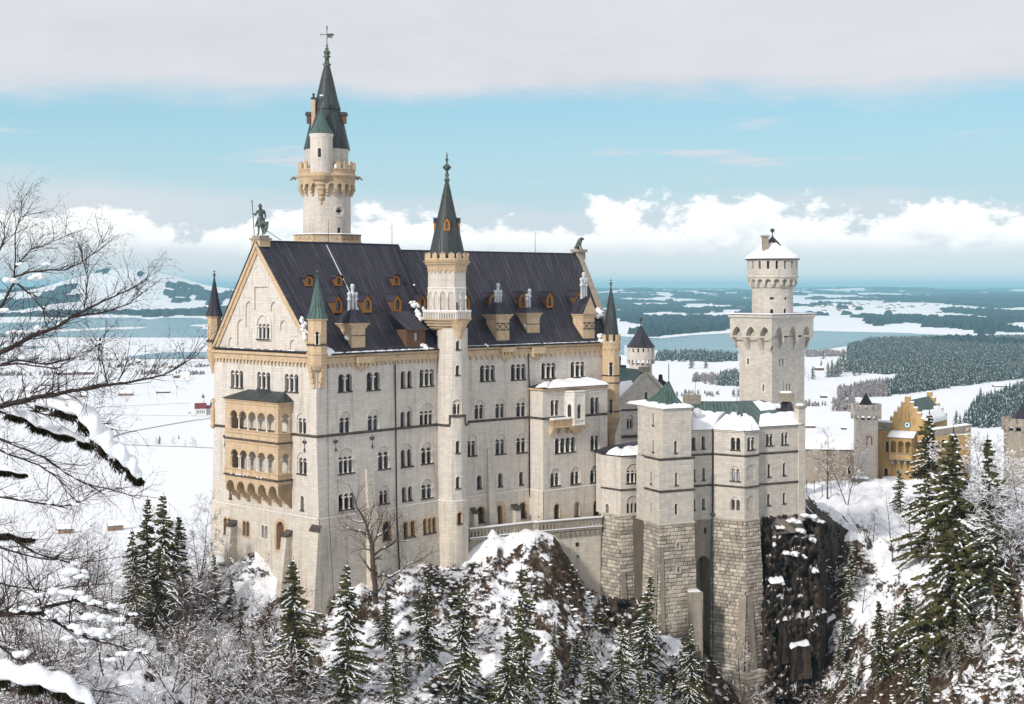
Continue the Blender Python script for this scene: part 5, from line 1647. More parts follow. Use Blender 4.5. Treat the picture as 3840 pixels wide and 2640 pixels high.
# platform with pierced parapet above the palace ridge
mb = MB()
pr = Cyl(gp(1228, 242.5), 1)
rp = (zA(1418, 0)[0] - zA(808, 0)[0]) / F * 242.5 / 2
zp0, zp1 = zat(zA(0, 476)[1], 237), zat(zA(0, 410)[1], 237)
P8 = ngon(Vector((pr.c.x, pr.c.y)), rp * 1.0, 8, pr.a0 + PI / 8)
for k in range(8):
 A, B = P8[k], P8[(k + 1) % 8]
 if ((A + B) / 2 - pr.c).dot((A + B) / 2) < 0:
  f = Fac(A, B); w = f.L
  hs = []
  n_ = 7
  for i in range(n_):
   ua, ub_ = w * .1 + w * .8 * i / n_ + .05, w * .1 + w * .8 * (i + 1) / n_ - .05
   za, zb_ = zp0 + .5, zp1 - .35
   hs.append([(ua, za), (ub_, za), ((ua + ub_) / 2, zb_)])
   if i < n_ - 1: hs.append([(ub_ - .1, zb_), ((ua + ub_) / 2 + .12, zb_), (ub_ + .05, za + .28), (ub_ + .4, zb_)][1:] if False else [(ub_ + .05 - .28, zb_), (ub_ + .05, za + .25), (ub_ + .05 + .28, zb_)][::-1])
  slab(mb, f, [(0, zp0 - .6), (w, zp0 - .6), (w, zp1), (0, zp1)], -.25, 0, 'sandstone', hs)
  ledge(mb, f, 0, w, zp1 + .12, .22, .14, 'weathered_stone'); ledge(mb, f, 0, w, zp0 + .3, .3, .16, 'sandstone')
 else:
  f = Fac(A, B)
  mb.poly([f.P(0, zp0 - .6), f.P(f.L, zp0 - .6), f.P(f.L, zp1), f.P(0, zp1)], 'sandstone', [(0, 0), (4, 0), (4, 2), (0, 2)])
mb.lathe((pr.c.x, pr.c.y), [(rS, zp0 - .5), (rp * .99, zp0 - .5)], 8, 'weathered_stone', pr.a0 + PI / 8, False, cap=False)
mb.lathe((pr.c.x, pr.c.y), [(rS * .9, zp0 - 4), (rp * .97, zp0 - .62)], 8, 'sandstone', pr.a0 + PI / 8, False, cap=False)
mb.build('parapet_platform', high)
sn = MB()
sn.lathe((pr.c.x, pr.c.y), [(rp * 1.02, zp1 + .13), (rp * 1.0, zp1 + .26), (rp * .95, zp1 + .26), (rp * .94, zp1 + .13)], 8, 'snow', pr.a0 + PI / 8, False, cap=False)
sn.lathe((pr.c.x, pr.c.y), [(rp * 1.05, zp0 + .02), (rp * 1.03, zp0 - .2), (rp * .95, zp0 - .3)], 8, 'snow', pr.a0 + PI / 8, False, cap=False)
sn.build('parapet_snow', high)
# machicolated gallery
rG = pxr(228, 632)
mb = MB()
frieze_round(mb, Cyl(ht, rS + .02), 20, zf(1185), zf(1215), rG - rS - .1, 'sandstone', .55, k=1.35, rr=.32)
n_ = 20
for k in range(n_):
 a = hc.a0 + 2 * PI * k / n_
 N = Vector((math.sin(a), -math.cos(a), 0)); U = Vector((math.cos(a), math.sin(a), 0))
 for d, z0, z1 in ((.82, 1218, 1238), (.6, 1238, 1256), (.36, 1256, 1275)):
  P = Vector((ht.x, ht.y, (zf(z0) + zf(z1)) / 2)) + N * (rS + d / 2 - .05)
  mb.box(P, U * (.22), N * (d / 2 + .05), Vector((0, 0, (zf(z0) - zf(z1)) / 2 - .004)), 'sandstone')
mb.lathe((ht.x, ht.y), [(rG - .12, zf(1186)), (rG, zf(1160)), (rG + .05, zf(1148)), (rG + .35, zf(1138)), (rG + .38, zf(1128)), (rG + .12, zf(1122)), (rG - .6, zf(1121))], 32, 'sandstone', cap=False)
mb.lathe((ht.x, ht.y), [(rG - .05, zf(1122)), (rG - .05, zf(1095)), (rG + .04, zf(1092)), (rG + .04, zf(1085)), (rG - .35, zf(1085)), (rG - .35, zf(1120))], 32, 'sandstone', cap=False)
merlons_round(mb, ht, rG - .12, 20, zf(1086), zf(1040), .82, .3, 'sandstone', .35, hc.a0 + .1)
for s in (-1, 1):                        # water spouts
 p = ht + Vector((s * (rG + .3), -.5)); q = ht + Vector((s * (rG + 1.35), -.7))
 mb.tube([(p.x, p.y, zf(1150)), ((p.x + q.x) / 2, (p.y + q.y) / 2, zf(1140)), (q.x, q.y, zf(1160))], [.3, .26, .12], 6, 'weathered_stone', cap=True)
mb.build('gallery', high)
sn = MB(); rng = random.Random(4)
for x in (287, 515, 555, 600, 490):
 u, z = Cyl(ht, rG - .12).loc(*zF(x, 1040)); P = Cyl(ht, rG - .3).P(u, zf(1075))
 sn.blob(P, .35, .35, .5, 'snow', rng)
sn.build('gallery_snow', high)
# upper drum and spire
rU = pxr(275, 578)
mb = MB()
mb.lathe((ht.x, ht.y), [(rU, zf(1130)), (rU, zf(955)), (rU + .15, zf(948)), (rU + .25, zf(936))], 32, 'limestone', cap=False)
mb.build('upper_drum', high)
mb = MB()
ztip = zat(zF(0, 345)[1], ht.y); zb0 = zat(zF(0, 940)[1], ht.y - rU)
rr0 = pxr(260, 592)
hsp = ztip - zb0
mb.lathe((ht.x, ht.y), [(rr0, zb0), (rr0 * .86, zb0 + hsp * .16), (rr0 * .70, zb0 + hsp * .36), (rr0 * .565, zb0 + hsp * .462), (rr0 * .60, zb0 + hsp * .468), (rr0 * .46, zb0 + hsp * .60), (rr0 * .26, zb0 + hsp * .84), (rr0 * .11, ztip)], 24, 'green_roof', hc.a0, False, seams=40)
mb.build('spire', high)
mb = MB()
fz = lambda y: zat(zF(0, y)[1], ht.y)
mb.lathe((ht.x, ht.y), [(.4, fz(360)), (.8, fz(345)), (.45, fz(335)), (.35, fz(300)), (.75, fz(290)), (.4, fz(282)), (.55, fz(270)), (.62, fz(258)), (.4, fz(246)), (.18, fz(240)), (.38, fz(232)), (.14, fz(225)), (.25, fz(212)), (.08, fz(200)), (.07, fz(95)), (.16, fz(88)), (.03, fz(65))], 10, 'bronze')
mb.build('finial', high)
mb = MB()                                # weather vane
zv = fz(132)
mb.tube([(ht.x - 1.0, ht.y, zv), (ht.x + .1, ht.y, zv)], .07, 5, 'bronze', cap=True)
for dz in (-.15, .15): mb.tube([(ht.x - 1.15, ht.y, zv + dz), (ht.x - .9, ht.y, zv)], .07, 5, 'bronze', cap=True)
vane = [(0.05, .12), (.9, .22), (1.25, .05), (1.32, .2), (1.2, -.2), (.95, -.25), (.85, -.75), (.6, -.5), (.15, -.6)]
for d in (-.05, .05): mb.poly([(ht.x + a, ht.y + d, zv + b) for a, b in vane], 'bronze')
for i in range(len(vane)):
 a, b = vane[i], vane[(i + 1) % len(vane)]
 mb.poly([(ht.x + a[0], ht.y - .05, zv + a[1]), (ht.x + b[0], ht.y - .05, zv + b[1]), (ht.x + b[0], ht.y + .05, zv + b[1]), (ht.x + a[0], ht.y + .05, zv + a[1])], 'bronze')
mb.build('weather_vane', high)
# side turret on the gallery
tc_ = ht + Vector(((390 - 417) / 1.9 / F * ht.y - .9, -rU - .25))
tc_ = gp(zF(390, 0)[0], ht.y - rU - .35)
rT = pxr(312, 468)
tcy = Cyl(tc_, rT)
mb = MB()
tz = lambda y: zat(zF(0, y)[1], tc_.y - rT)
a0, z0 = tcy.loc(*zF(363, 1005)); a1, z1 = tcy.loc(*zF(388, 940))
wn = arch_loop(a0, a1, z0, z1)
strips(mb, tcy, tz(1110), tz(850), [wn], 'limestone', .4)
reveal(mb, tcy, wn, 0, -.4, 'limestone'); plate(mb, tcy, wn, [], 'window_glass', -.4)
bg_ = grow(wn, .14)
for i in range(len(wn)):
 a, b = wn[i], wn[(i + 1) % len(wn)]; c, d = bg_[i], bg_[(i + 1) % len(wn)]
 mb.poly([tcy.P(*a, .05), tcy.P(*b, .05), tcy.P(*d, .05), tcy.P(*c, .05)], 'white_stone'); mb.poly([tcy.P(*c, .05), tcy.P(*d, .05), tcy.P(*d, 0), tcy.P(*c, 0)], 'white_stone')
mb.lathe((tc_.x, tc_.y), [(rT, tz(862)), (rT + .12, tz(850)), (rT + .22, tz(834))], 20, 'white_stone', cap=False)
k = rT
mb.lathe((tc_.x, tc_.y), [(.05, tz(1345)), (.28, tz(1325)), (.2, tz(1315)), (.5, tz(1300)), (.55, tz(1285)), (.35, tz(1278)), (.62, tz(1265)), (.68, tz(1235)), (.85, tz(1228)), (.9, tz(1205)), (1.15, tz(1198)), (1.2, tz(1175)), (k * .85, tz(1165)), (k, tz(1142)), (k + .12, tz(1135)), (k + .12, tz(1115)), (k, tz(1108))], 16, 'sandstone', smooth=False, cap=False)
t_o = mb.build('side_turret', high)
mb = MB()
mb.lathe((tc_.x, tc_.y), [(rT + .28, tz(832)), (rT * .72, tz(780)), (rT * .42, tz(730)), (rT * .18, tz(680)), (.1, tz(640)), (.12, tz(600)), (.35, tz(585)), (.4, tz(570)), (.2, tz(556))], 16, 'verdigris', tcy.a0, False, seams=22)
mb.blob((tc_.x, tc_.y, tz(556)), .35, .35, .18, 'snow', rng)
mb.build('turret_roof', t_o)
mb = MB()
cc = gp(zF(334, 0)[0], ht.y - 1.8)
cz = lambda y: zat(zF(0, y)[1], cc.y)
mb.box((cc.x, cc.y, (cz(800) + cz(595)) / 2), Vector((.33, 0, 0)), Vector((0, .33, 0)), Vector((0, 0, (cz(595) - cz(800)) / 2)), 'sandstone')
mb.box((cc.x, cc.y, cz(588)), Vector((.42, 0, 0)), Vector((0, .42, 0)), Vector((0, 0, .15)), 'iron')
mb.lathe((cc.x, cc.y), [(.18, cz(583)), (.16, cz(565)), (.24, cz(558)), (.2, cz(552))], 8, 'iron')
mb.build('chimney', high)
for s in (-1, 1):
 mb = MB()
 p = ht + Vector((s * rr0 * .74, -.3)); z0 = fz(768); z1 = fz(712)
 mb.box((p.x, p.y, (z0 + z1) / 2), Vector((.42, 0, 0)), Vector((0, .5, 0)), Vector((0, 0, (z1 - z0) / 2)), 'brown_wood')
 q = [(-.7, 0), (.7, 0), (.55, .55), (-.55, .62)]
 for d in (-.7, .7): mb.poly([(p.x + a, p.y + d, z1 + b) for a, b in q], 'green_roof')
 for i in range(4):
  a, b = q[i], q[(i + 1) % 4]
  mb.poly([(p.x + a[0], p.y - .7, z1 + a[1]), (p.x + b[0], p.y - .7, z1 + b[1]), (p.x + b[0], p.y + .7, z1 + b[1]), (p.x + a[0], p.y + .7, z1 + a[1])], 'green_roof', [(0, 0), (1, 0), (1, 1), (0, 1)])
 mb.build('spire_dormer', high)
# ================================================================== square tower to the east
YQ = 285.0
qc = gp(2894.6, YQ)
kq = 1 / 1.996 / F
e_l = Vector((-1, 1)).normalized(); e_r = Vector((1, 1)).normalized()
qL = along(qc, e_l, 2772); qR = along(qc, e_r, 3016.5)
sq = thing('square_tower', 'square pale stone tower with pointed machicolations and a round snow-capped top', 'tower', (qc.x, qc.y + 6, -46))
FL, FR = Fac(qL, qc), Fac(qc, qR)
zl = lambda y: zat(zL(0, y)[1], YQ)
mb = MB()
wl = W(FL, sq, zL, (402, 418, 1085, 1133), 1, 'rect', gap=0, sill=False, wall='tower_stone', ring='white_stone', ringw=.3) + W(FL, sq, zL, (518, 532, 1280, 1332), 1, 'rect', gap=0, sill=False, wall='tower_stone', ring='white_stone', ringw=.3)
wr = W(FR, sq, zL, (642, 676, 1092, 1140), 2, 'rect', gap=.5, sill=False, wall='tower_stone') + W(FR, sq, zL, (694, 726, 1278, 1328), 2, 'rect', gap=.5, sill=False, wall='tower_stone')
z0, z1, z2, z3 = zl(2300), zl(1032), zl(898), zl(782)
for f, hs in ((FL, wl), (FR, wr)):
 plate(mb, f, [(0, z0), (f.L, z0), (f.L, z1), (0, z1)], hs, 'tower_stone')
qB = qL + (qR - qc)
for a, b in ((qR, qB), (qB, qL)):
 mb.poly([Vector((*a, z0)), Vector((*b, z0)), Vector((*b, z1)), Vector((*a, z1))], 'tower_stone', [(0, z0), (9, z0), (9, z1), (0, z1)])
mb.build('shaft', sq)
# flared head with pointed niches
mb = MB()
D = (890 - 830) * kq * YQ * 1.42
cen = (qL + qR) / 2
def sqr(e): return [cen + (p - cen) * e for p in (qc, qR, qB, qL)]
side = (qR - qc).length
eo = (side + 2 * D * .72) / side
lo4, hi4 = sqr(1.0), sqr(eo)
for k in range(4):
 A, B = lo4[k], lo4[(k + 1) % 4]; A2, B2_ = hi4[k], hi4[(k + 1) % 4]
 if k in (0, 3):
  f = Fac(A, B) if k == 0 else Fac(B, A) if False else (Fac(A, B) if k == 0 else Fac(A, B))
 f = Fac(A2, B2_)
 Lh = f.L
 if k in (0, 3):
  if k == 3: f = Fac(A2, B2_)
  # niches cut into the upper face; each pier between them runs down and inwards to the shaft
  pts_top = []
  hs = []
  n_ = 3
  for i in range(n_):
   c_ = Lh * (.17 + .33 * i)
   hw = Lh * .115
   hs.append(pointed_loop(c_ - hw, c_ + hw, z2 - .6, zl(848)))
  plate(mb, f, [(0, z2 - .9), (Lh, z2 - .9), (Lh, z3), (0, z3)], hs, 'tower_stone')
  off_lo = (f.A - (A if k == 0 else A)).length
  N_ = f.n
  dd = (cen - A2).dot(-N_) - (cen - A).dot(-N_)
  fl = Fac(A, B)
  ks = Lh / fl.L
  mg = (Lh - fl.L) / 2
  edges = [0] + [v for i in range(n_) for v in (Lh * (.17 + .33 * i) - Lh * .115, Lh * (.17 + .33 * i) + Lh * .115)] + [Lh]
  for i in range(0, len(edges), 2):        # piers
   a, b = edges[i], edges[i + 1]
   a1, b1 = (min(max(v - mg, 0), fl.L) for v in (a, b))
   ta, tb = f.P(a, z2 - .9), f.P(b, z2 - .9)
   ca, cb = fl.P(a1, z1), fl.P(b1, z1)
   cm_ = (a1 + b1) / 2
   mb.poly([ta, tb, cb, ca], 'tower_stone', [(a, z2), (b, z2), (b1, z1), (a1, z1)])
  for i in range(1, len(edges) - 1, 2):    # niche backs and sides
   a, b = edges[i], edges[i + 1]
   a1, b1 = a - mg, b - mg
   h = hs[(i - 1) // 2]
   cm_ = (a1 + b1) / 2
   # niche floor: surface from the shaft up, narrowing towards the foot
   bk = [fl.P(u_ - mg, z_, .06) for u_, z_ in h]
   fr = [f.P(u_, z_) for u_, z_ in h]
   nb_ = len(h)
   for j in range(1, nb_):
    p, q = j, (j + 1) % nb_
    mb.poly([fr[p], fr[q], bk[q], bk[p]], 'tower_stone', [(0, 0), (.3, 0), (.3, 1), (0, 1)])
   plate(mb, fl, [(u_ - mg, z_) for u_, z_ in h], [], 'tower_stone', .06)
   mb.poly([fl.P(a1, z2 - .6, .06), fl.P(b1, z2 - .6, .06), fl.P(b1, z1, .04), fl.P(a1, z1, .04)], 'tower_stone', [(a1, z2), (b1, z2), (b1, z1), (a1, z1)])
   for s, u_ in ((a, a1), (b, b1)):
    mb.poly([f.P(s, z2 - .6), f.P(s, z2 - .9), fl.P(u_, z1), fl.P(u_, z2 - .6)], 'tower_stone', [(0, 0), (0, 1), (1, 2), (1, 0)])
 else:
  mb.poly([Vector((*A2, z2 - .9)), Vector((*B2_, z2 - .9)), Vector((*B2_, z3)), Vector((*A2, z3))], 'tower_stone', [(0, 0), (9, 0), (9, 5), (0, 5)])
  mb.poly([Vector((*A, z1)), Vector((*B, z1)), Vector((*B2_, z2 - .9)), Vector((*A2, z2 - .9))], 'tower_stone', [(0, 0), (9, 0), (9, 5), (0, 5)])
 ledge(mb, f, -.25, Lh + .25, zl(757), .85, .32, 'tower_stone')
mb.poly([Vector((*p, zl(757) - .1)) for p in sqr(eo * 1.02)], 'tower_stone')
mb.build('flared_head', sq)
sn = MB()
r4, r4b = sqr(eo * 1.075), sqr(eo * .9)
for k in range(4):
 a, b, c_, d = r4[k], r4[(k + 1) % 4], r4b[(k + 1) % 4], r4b[k]
 zz_ = zl(757) + .02
 sn.poly([Vector((*a, zz_ + .16)), Vector((*b, zz_ + .16)), Vector((*c_, zz_ + .22)), Vector((*d, zz_ + .22))], 'snow')
 sn.poly([Vector((*a, zz_)), Vector((*b, zz_)), Vector((*b, zz_ + .16)), Vector((*a, zz_ + .16))], 'snow')
sn.build('platform_snow', sq)
# round upper stage
rc = gp(2600 + 592 / 1.996, YQ + 6.2)
rR = 152 * kq * rc.y
cy = Cyl(rc, rR)
zr_ = lambda y: zat(zL(0, y)[1], rc.y - rR)
drum = bpy.data.objects.new('round_stage', bpy.data.meshes.new('round_stage')); COL.objects.link(drum); drum.parent = sq
hs = W(cy, drum, zL, (574, 599, 716, 756), 1, flat=True, sill=False, wall='tower_stone') + W(cy, drum, zL, (676, 700, 710, 755), 1, flat=True, sill=False, wall='tower_stone', pane='iron')
hs += W(cy, drum, zL, (572, 603, 627, 646), 1, 'rect', gap=0, flat=True, sill=False, wall='tower_stone') + W(cy, drum, zL, (682, 702, 627, 646), 1, 'rect', gap=0, flat=True, sill=False, wall='tower_stone')
mb = MB()
strips(mb, cy, zl(770), zr_(470), hs, 'tower_stone')
rH = 187 * kq * rc.y
frieze_round(mb, Cyl(rc, rR + .02), 18, zr_(478), zr_(510), rH - rR - .12, 'tower_stone', .45, rr=.34)
for k in range(18):
 a = cy.a0 + 2 * PI * k / 18
 N = Vector((math.sin(a), -math.cos(a), 0)); U = Vector((math.cos(a), math.sin(a), 0))
 for d, y0, y1 in ((.95, 520, 534), (.6, 534, 548)):
  mb.box(Vector((rc.x, rc.y, (zr_(y0) + zr_(y1)) / 2)) + N * (rR + d / 2 - .05), U * .28, N * (d / 2 + .05), Vector((0, 0, (zr_(y0) - zr_(y1)) / 2 - .003)), 'tower_stone')
mb.lathe((rc.x, rc.y), [(rR + .2, zr_(556)), (rR + .3, zr_(552)), (rR, zr_(546))], 32, 'tower_stone', cap=False)
ch = Cyl(rc, rH)
n_ = 18
slots = []
for i in range(n_):
 u_ = (i + .5 - n_ / 2) * 2 * PI * rH / n_
 slots.append([(u_ - .26, zr_(415)), (u_ + .26, zr_(415)), (u_ + .26, zr_(356)), (u_ - .26, zr_(356))])
strips(mb, ch, zr_(478), zr_(344), slots, 'tower_stone', .6)
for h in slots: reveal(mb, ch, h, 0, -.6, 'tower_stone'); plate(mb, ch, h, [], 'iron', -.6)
mb.lathe((rc.x, rc.y), [(rH - .1, zr_(486)), (rH + .16, zr_(480)), (rH + .16, zr_(470)), (rH, zr_(464))], 36, 'tower_stone', cap=False)
drum.data = mb.mesh('round_stage', tuple(root_loc(drum)))
mb = MB()
zc_ = lambda y: zat(zL(0, y)[1], rc.y)
rE = 202 * kq * rc.y
mb.lathe((rc.x, rc.y), [(rH, zr_(346)), (rE, zr_(346)), (rE, zr_(338)), (rE * .62, zc_(285)), (rE * .27, zc_(225)), (rE * .1, zc_(190)), (.08, zc_(170))], 24, 'dark_roof', cy.a0, False, seams=30, cap=False)
mb.build('conical_roof', sq)
sn = MB()
rows = []
rng = random.Random(2)
for t, q in ((0, .02), (.02, .28), (.1, .4), (.3, .42), (.55, .38), (.8, .3), (1, .05)):
 row = []
 for k in range(32):
  top = .72 + .10 * math.sin(k * 1.3) + .06 * math.sin(k * 2.9 + 1)
  s = t * top
  r = rE * (1.01 - s * .97); z = zr_(338) + (zc_(185) - zr_(338)) * (s ** 1.12)
  a = 2 * PI * k / 32
  row.append((rc.x + r * math.sin(a), rc.y - r * math.cos(a), z + q * (1 + .15 * math.sin(k * 2.1))))
 rows.append(row)
sn.grid(rows, 'snow', None, True, close=True)
sn.build('roof_snow', sq)
mb = MB()
mb.lathe((rc.x, rc.y), [(.16, zc_(185)), (.10, zc_(150)), (.2, zc_(142)), (.45, zc_(134)), (.48, zc_(124)), (.3, zc_(116)), (.05, zc_(112))], 10, 'bronze')
mb.build('finial', sq)
mb = MB()
cc = gp(zL(538, 0)[0], rc.y - 2.6)
cz = lambda y: zat(zL(0, y)[1], cc.y)
mb.box((cc.x, cc.y, (cz(290) + cz(178)) / 2), Vector((.62, 0, 0)), Vector((0, .6, 0)), Vector((0, 0, (cz(178) - cz(290)) / 2)), 'weathered_stone')
mb.box((cc.x, cc.y, (cz(177) + cz(165)) / 2), Vector((.85, 0, 0)), Vector((0, .8, 0)), Vector((0, 0, (cz(165) - cz(177)) / 2)), 'weathered_stone')
mb.build('chimney', sq)
# ================================================================== bossed stone basements
def boss_panel(mb, fac, U0, U1, z0, z1, seed, rh=.62, taper=None, tones=None, e0=0.0, e1=0.0):
 rng = random.Random(seed)
 tp = taper or (lambda z: 0.0)
 n = max(1, round((z1 - z0) / rh)); h = (z1 - z0) / n
 for j in range(n):
  za, zb_ = z0 + j * h + .025, z0 + (j + 1) * h - .025
  u0, u1 = U0 - e0 * tp(za), U1 + e1 * tp(za)
  u = u0 - rng.uniform(0, .7)
  while u < u1:
   w = rng.uniform(.65, 1.6)
   a, b = max(u + .025, u0), min(u + w - .025, u1)
   u += w
   if b - a < .15: continue
   d = rng.uniform(.05, .2); k = .08
   ia, ib, ja, jb = a + k, b - k, za + k, zb_ - k
   if ib - ia < .05: ia, ib = a + .02, b - .02
   t0, t1 = tp(za), tp(zb_)
   o4 = [fac.P(a, za, .0 + t0), fac.P(b, za, t0), fac.P(b, zb_, t1), fac.P(a, zb_, t1)]
   i4 = [fac.P(ia, ja, d + t0 + rng.uniform(-.04, .04)), fac.P(ib, ja, d + t0 + rng.uniform(-.04, .04)), fac.P(ib, jb, d + t1 + rng.uniform(-.04, .04)), fac.P(ia, jb, d + t1 + rng.uniform(-.04, .04))]
   tone = rng.random()
   s = len(mb.f)
   mb.poly(i4, 'bossed_stone')
   for q in range(4):
    mb.poly([o4[q], o4[(q + 1) % 4], i4[(q + 1) % 4], i4[q]], 'bossed_stone')
   tones += [tone] * 5
 zs = [z0 + (z1 - z0) * i / 8 for i in range(9)]
 rows = [[fac.P(U0 - e0 * tp(z), z, tp(z) - .03), fac.P(U1 + e1 * tp(z), z, tp(z) - .03)] for z in zs]
 s = len(mb.f)
 mb.grid(rows, 'mortar', None, False)
 tones += [0.5] * (len(mb.f) - s)
def boss_build(mb, tones, name, parent):
 o = mb.build(name, parent)
 at_ = o.data.attributes.new('tone', 'FLOAT', 'FACE')
 at_.data.foreach_set('value', tones)
 return o
eR = Vector((2.13, 1.0)).normalized(); eB = Vector((-eR.y, eR.x))
bower = thing('bower_building', 'long pale stone wing under thick roof snow on a bossed base, below the square tower', 'building', (*gp(2640, 230), -46))
tower2 = thing('stair_tower', 'many-sided stone tower under a snowy pyramid roof with green copper tip', 'tower', (*gp(2500, 226), -46))
low = thing('link_building', 'low pale stone annexe with canted front and snowy dark roof beside the palace', 'building', (*gp(2360, 232), -46))
ZK = -38.2                                     # top of the bossed base
# ---- tower with the snowy pyramid
T0 = gp(2473, 222.0)
TL = along(T0, Vector((-.465, 1.0)).normalized(), 2419)
TR = along(T0, eR, 2601)
def tier(parent, L_, C_, R_, z0, z1, hL, hR, m, back, name='wall'):
 fl, fr = Fac(L_, C_), Fac(C_, R_)
 mb = MB()
 plate(mb, fl, [(0, z0), (fl.L, z0), (fl.L, z1), (0, z1)], hL, m)
 plate(mb, fr, [(0, z0), (fr.L, z0), (fr.L, z1), (0, z1)], hR, m)
 e = R_ + eB * back
 d = L_ + eB * back * .4
 for a, b in ((R_, e), (e, d), (d, L_)):
  l = (b - a).length
  mb.poly([Vector((*a, z0)), Vector((*b, z0)), Vector((*b, z1)), Vector((*a, z1))], m, [(0, z0), (l, z0), (l, z1), (0, z1)])
 return mb.build(name, parent)
tcen = (TL + TR) / 2 + eB * 1.0
def shr(p, e): return tcen + (p - tcen) * e
FLt, FRt = Fac(TL, T0), Fac(T0, TR)
zt3 = FRt.loc(*zH(750, 275))[1]; zt4 = FRt.loc(*zH(750, 548))[1]
# upper part is set in, split in three tiers
U0, UL, UR = along(gp(2487, 222.6), eR, 2487), None, None
UL = along(U0, Vector((-.465, 1.0)).normalized(), 2424); UR = along(U0, eR, 2592)
fUL, fUR = Fac(UL, U0), Fac(U0, UR)
ztop = fUR.loc(*zG(770, 1212))[1]
hL = W(fUL, tower2, zG, (563, 578, 1248, 1355), 1, wall='tower_stone') + W(fUL, tower2, zG, (563, 578, 1480, 1585), 1, wall='tower_stone')
hR = W(fUR, tower2, zG, (748, 774, 1487, 1592), 1, wall='tower_stone')
tier(tower2, UL, U0, UR, zt3, ztop, hL, hR, 'tower_stone', 7)
hL = W(FLt, tower2, zH, (545, 560, 380, 488), 1, wall='tower_stone'); hR = W(FRt, tower2, zH, (752, 780, 390, 500), 1, wall='tower_stone', pane='curtained_glass')
tier(tower2, TL, T0, TR, zt4, zt3, hL, hR, 'tower_stone', 7)
hL = W(FLt, tower2, zH, (545, 560, 645, 740), 1, wall='tower_stone', sill=False, pane='tower_stone'); hR = W(FRt, tower2, zH, (752, 780, 657, 752), 1, wall='tower_stone', sill=False)
tier(tower2, TL, T0, TR, ZK, zt4, hL, hR, 'tower_stone', 7)
mb = MB()
for z in (zt3, zt4):
 mb = MB()
 ledge(mb, FLt, -.1, FLt.L + .15, z + .2, .4, .18, 'dark_ledge'); ledge(mb, FRt, -.15, FRt.L + .2, z + .2, .4, .18, 'dark_ledge')
 mb.build('string_course', tower2)
mb = MB()
ledge(mb, fUL, -.1, fUL.L + .1, ztop + .1, .35, .2, 'tower_stone'); ledge(mb, fUR, -.1, fUR.L + .1, ztop + .1, .35, .2, 'tower_stone')
mb.build('cornice', tower2)
# pyramid roof
uB, uC = UR + eB * 7, UL + eB * 6.0
e4 = [UL, U0, UR, uB, uC]
cr = (UL + U0 + UR + uB + uC) / 5
ztp = zat(zG(0, 972)[1], 226)
tipxy = gp(zG(703, 0)[0], 226.3)
mb = MB()
ev = [Vector((*(cr + (p - cr) * 1.09), ztop + .1)) for p in e4]
tip = Vector((*tipxy, ztp))
def flare(p, t): q = p.lerp(tip, t); q.z -= math.sin(PI * t) * 1.5; return q
for i in range(5):
 a, b = ev[i], ev[(i + 1) % 5]
 rows = [[flare(a, t), flare(a.lerp(b, .5), t), flare(b, t)] for t in (0, .2, .4, .7, 1)]
 mb.grid(rows, 'verdigris', [[(0, t * 6), (2.5 * (1 - t * .5), t * 6), (5 * (1 - t * .5), t * 6)] for t in (0, .2, .4, .7, 1)], False)
mb.tube([tip, tip + Vector((0, 0, 2.8))], [.05, .03], 5, 'iron')
mb.build('pyramid_roof', tower2)
sn = MB()
for i in range(5):
 a, b = ev[i], ev[(i + 1) % 5]
 snow_sheet(sn, (a, b, flare(b, .5), flare(a, .5)), 16, 5, .22, 30 + i, ragged=.45)
 rows_ = None
sn.build('roof_snow', tower2)
sn = None
# bossed base of the tower
mb = MB(); tn = []
tp = lambda z: max(0, (ZK - z)) * .035
kL, kR = Fac(TL, T0), Fac(T0, TR)
boss_panel(mb, kR, -.1, kR.L + .1, -74, ZK, 1, taper=tp, tones=tn, e0=.9, e1=.5); boss_panel(mb, kL, -.1, kL.L + .1, -74, ZK, 2, taper=tp, tones=tn, e1=.9)
s0 = len(mb.f)
for f in (kL, kR): ledge(mb, f, -.2, f.L + .2, ZK + .25, .5, .22, 'bossed_stone')
for a, b in ((TR, TR + eB * 7), (TL, TL + eB * 7)):
 mb.poly([Vector((*a, -74)), Vector((*b, -74)), Vector((*b, ZK)), Vector((*a, ZK))], 'mortar')
# smooth corner pier
for f, ua, ub_ in ((kR, -.15, .55),):
 q = [f.P(ua, -74, tp(-74) + .5), f.P(ub_, -74, tp(-74) + .5), f.P(ub_, ZK - 3.4, .32), f.P(ua, ZK - 3.4, .32)]
 mb.poly(q, 'weathered_stone', [(0, 0), (1.4, 0), (1.4, 33), (0, 33)])
 mb.poly([q[1], f.P(ub_, -74, 0), f.P(ub_, ZK - 3.4, 0), q[2]], 'weathered_stone', [(0, 0), (.5, 0), (.5, 33), (0, 33)])
q = [kL.P(kL.L - .9, -74, tp(-74) + .5), kL.P(kL.L + .35, -74, tp(-74) + .5), kL.P(kL.L + .2, ZK - 3.4, .32), kL.P(kL.L - .9, ZK - 3.4, .32)]
mb.poly(q, 'weathered_stone', [(0, 0), (1.4, 0), (1.4, 33), (0, 33)])
mb.poly([q[0], kL.P(kL.L - .9, -74, 0), kL.P(kL.L - .9, ZK - 3.4, 0), q[3]], 'weathered_stone', [(0, 0), (1, 0), (1, 33), (0, 33)])
mb.poly([q[2], q[3], kL.P(kL.L - .9, ZK - 3.4, -.1), kR.P(.55, ZK - 3.4, -.1), kR.P(.55, ZK - 3.4, .32)], 'snow')
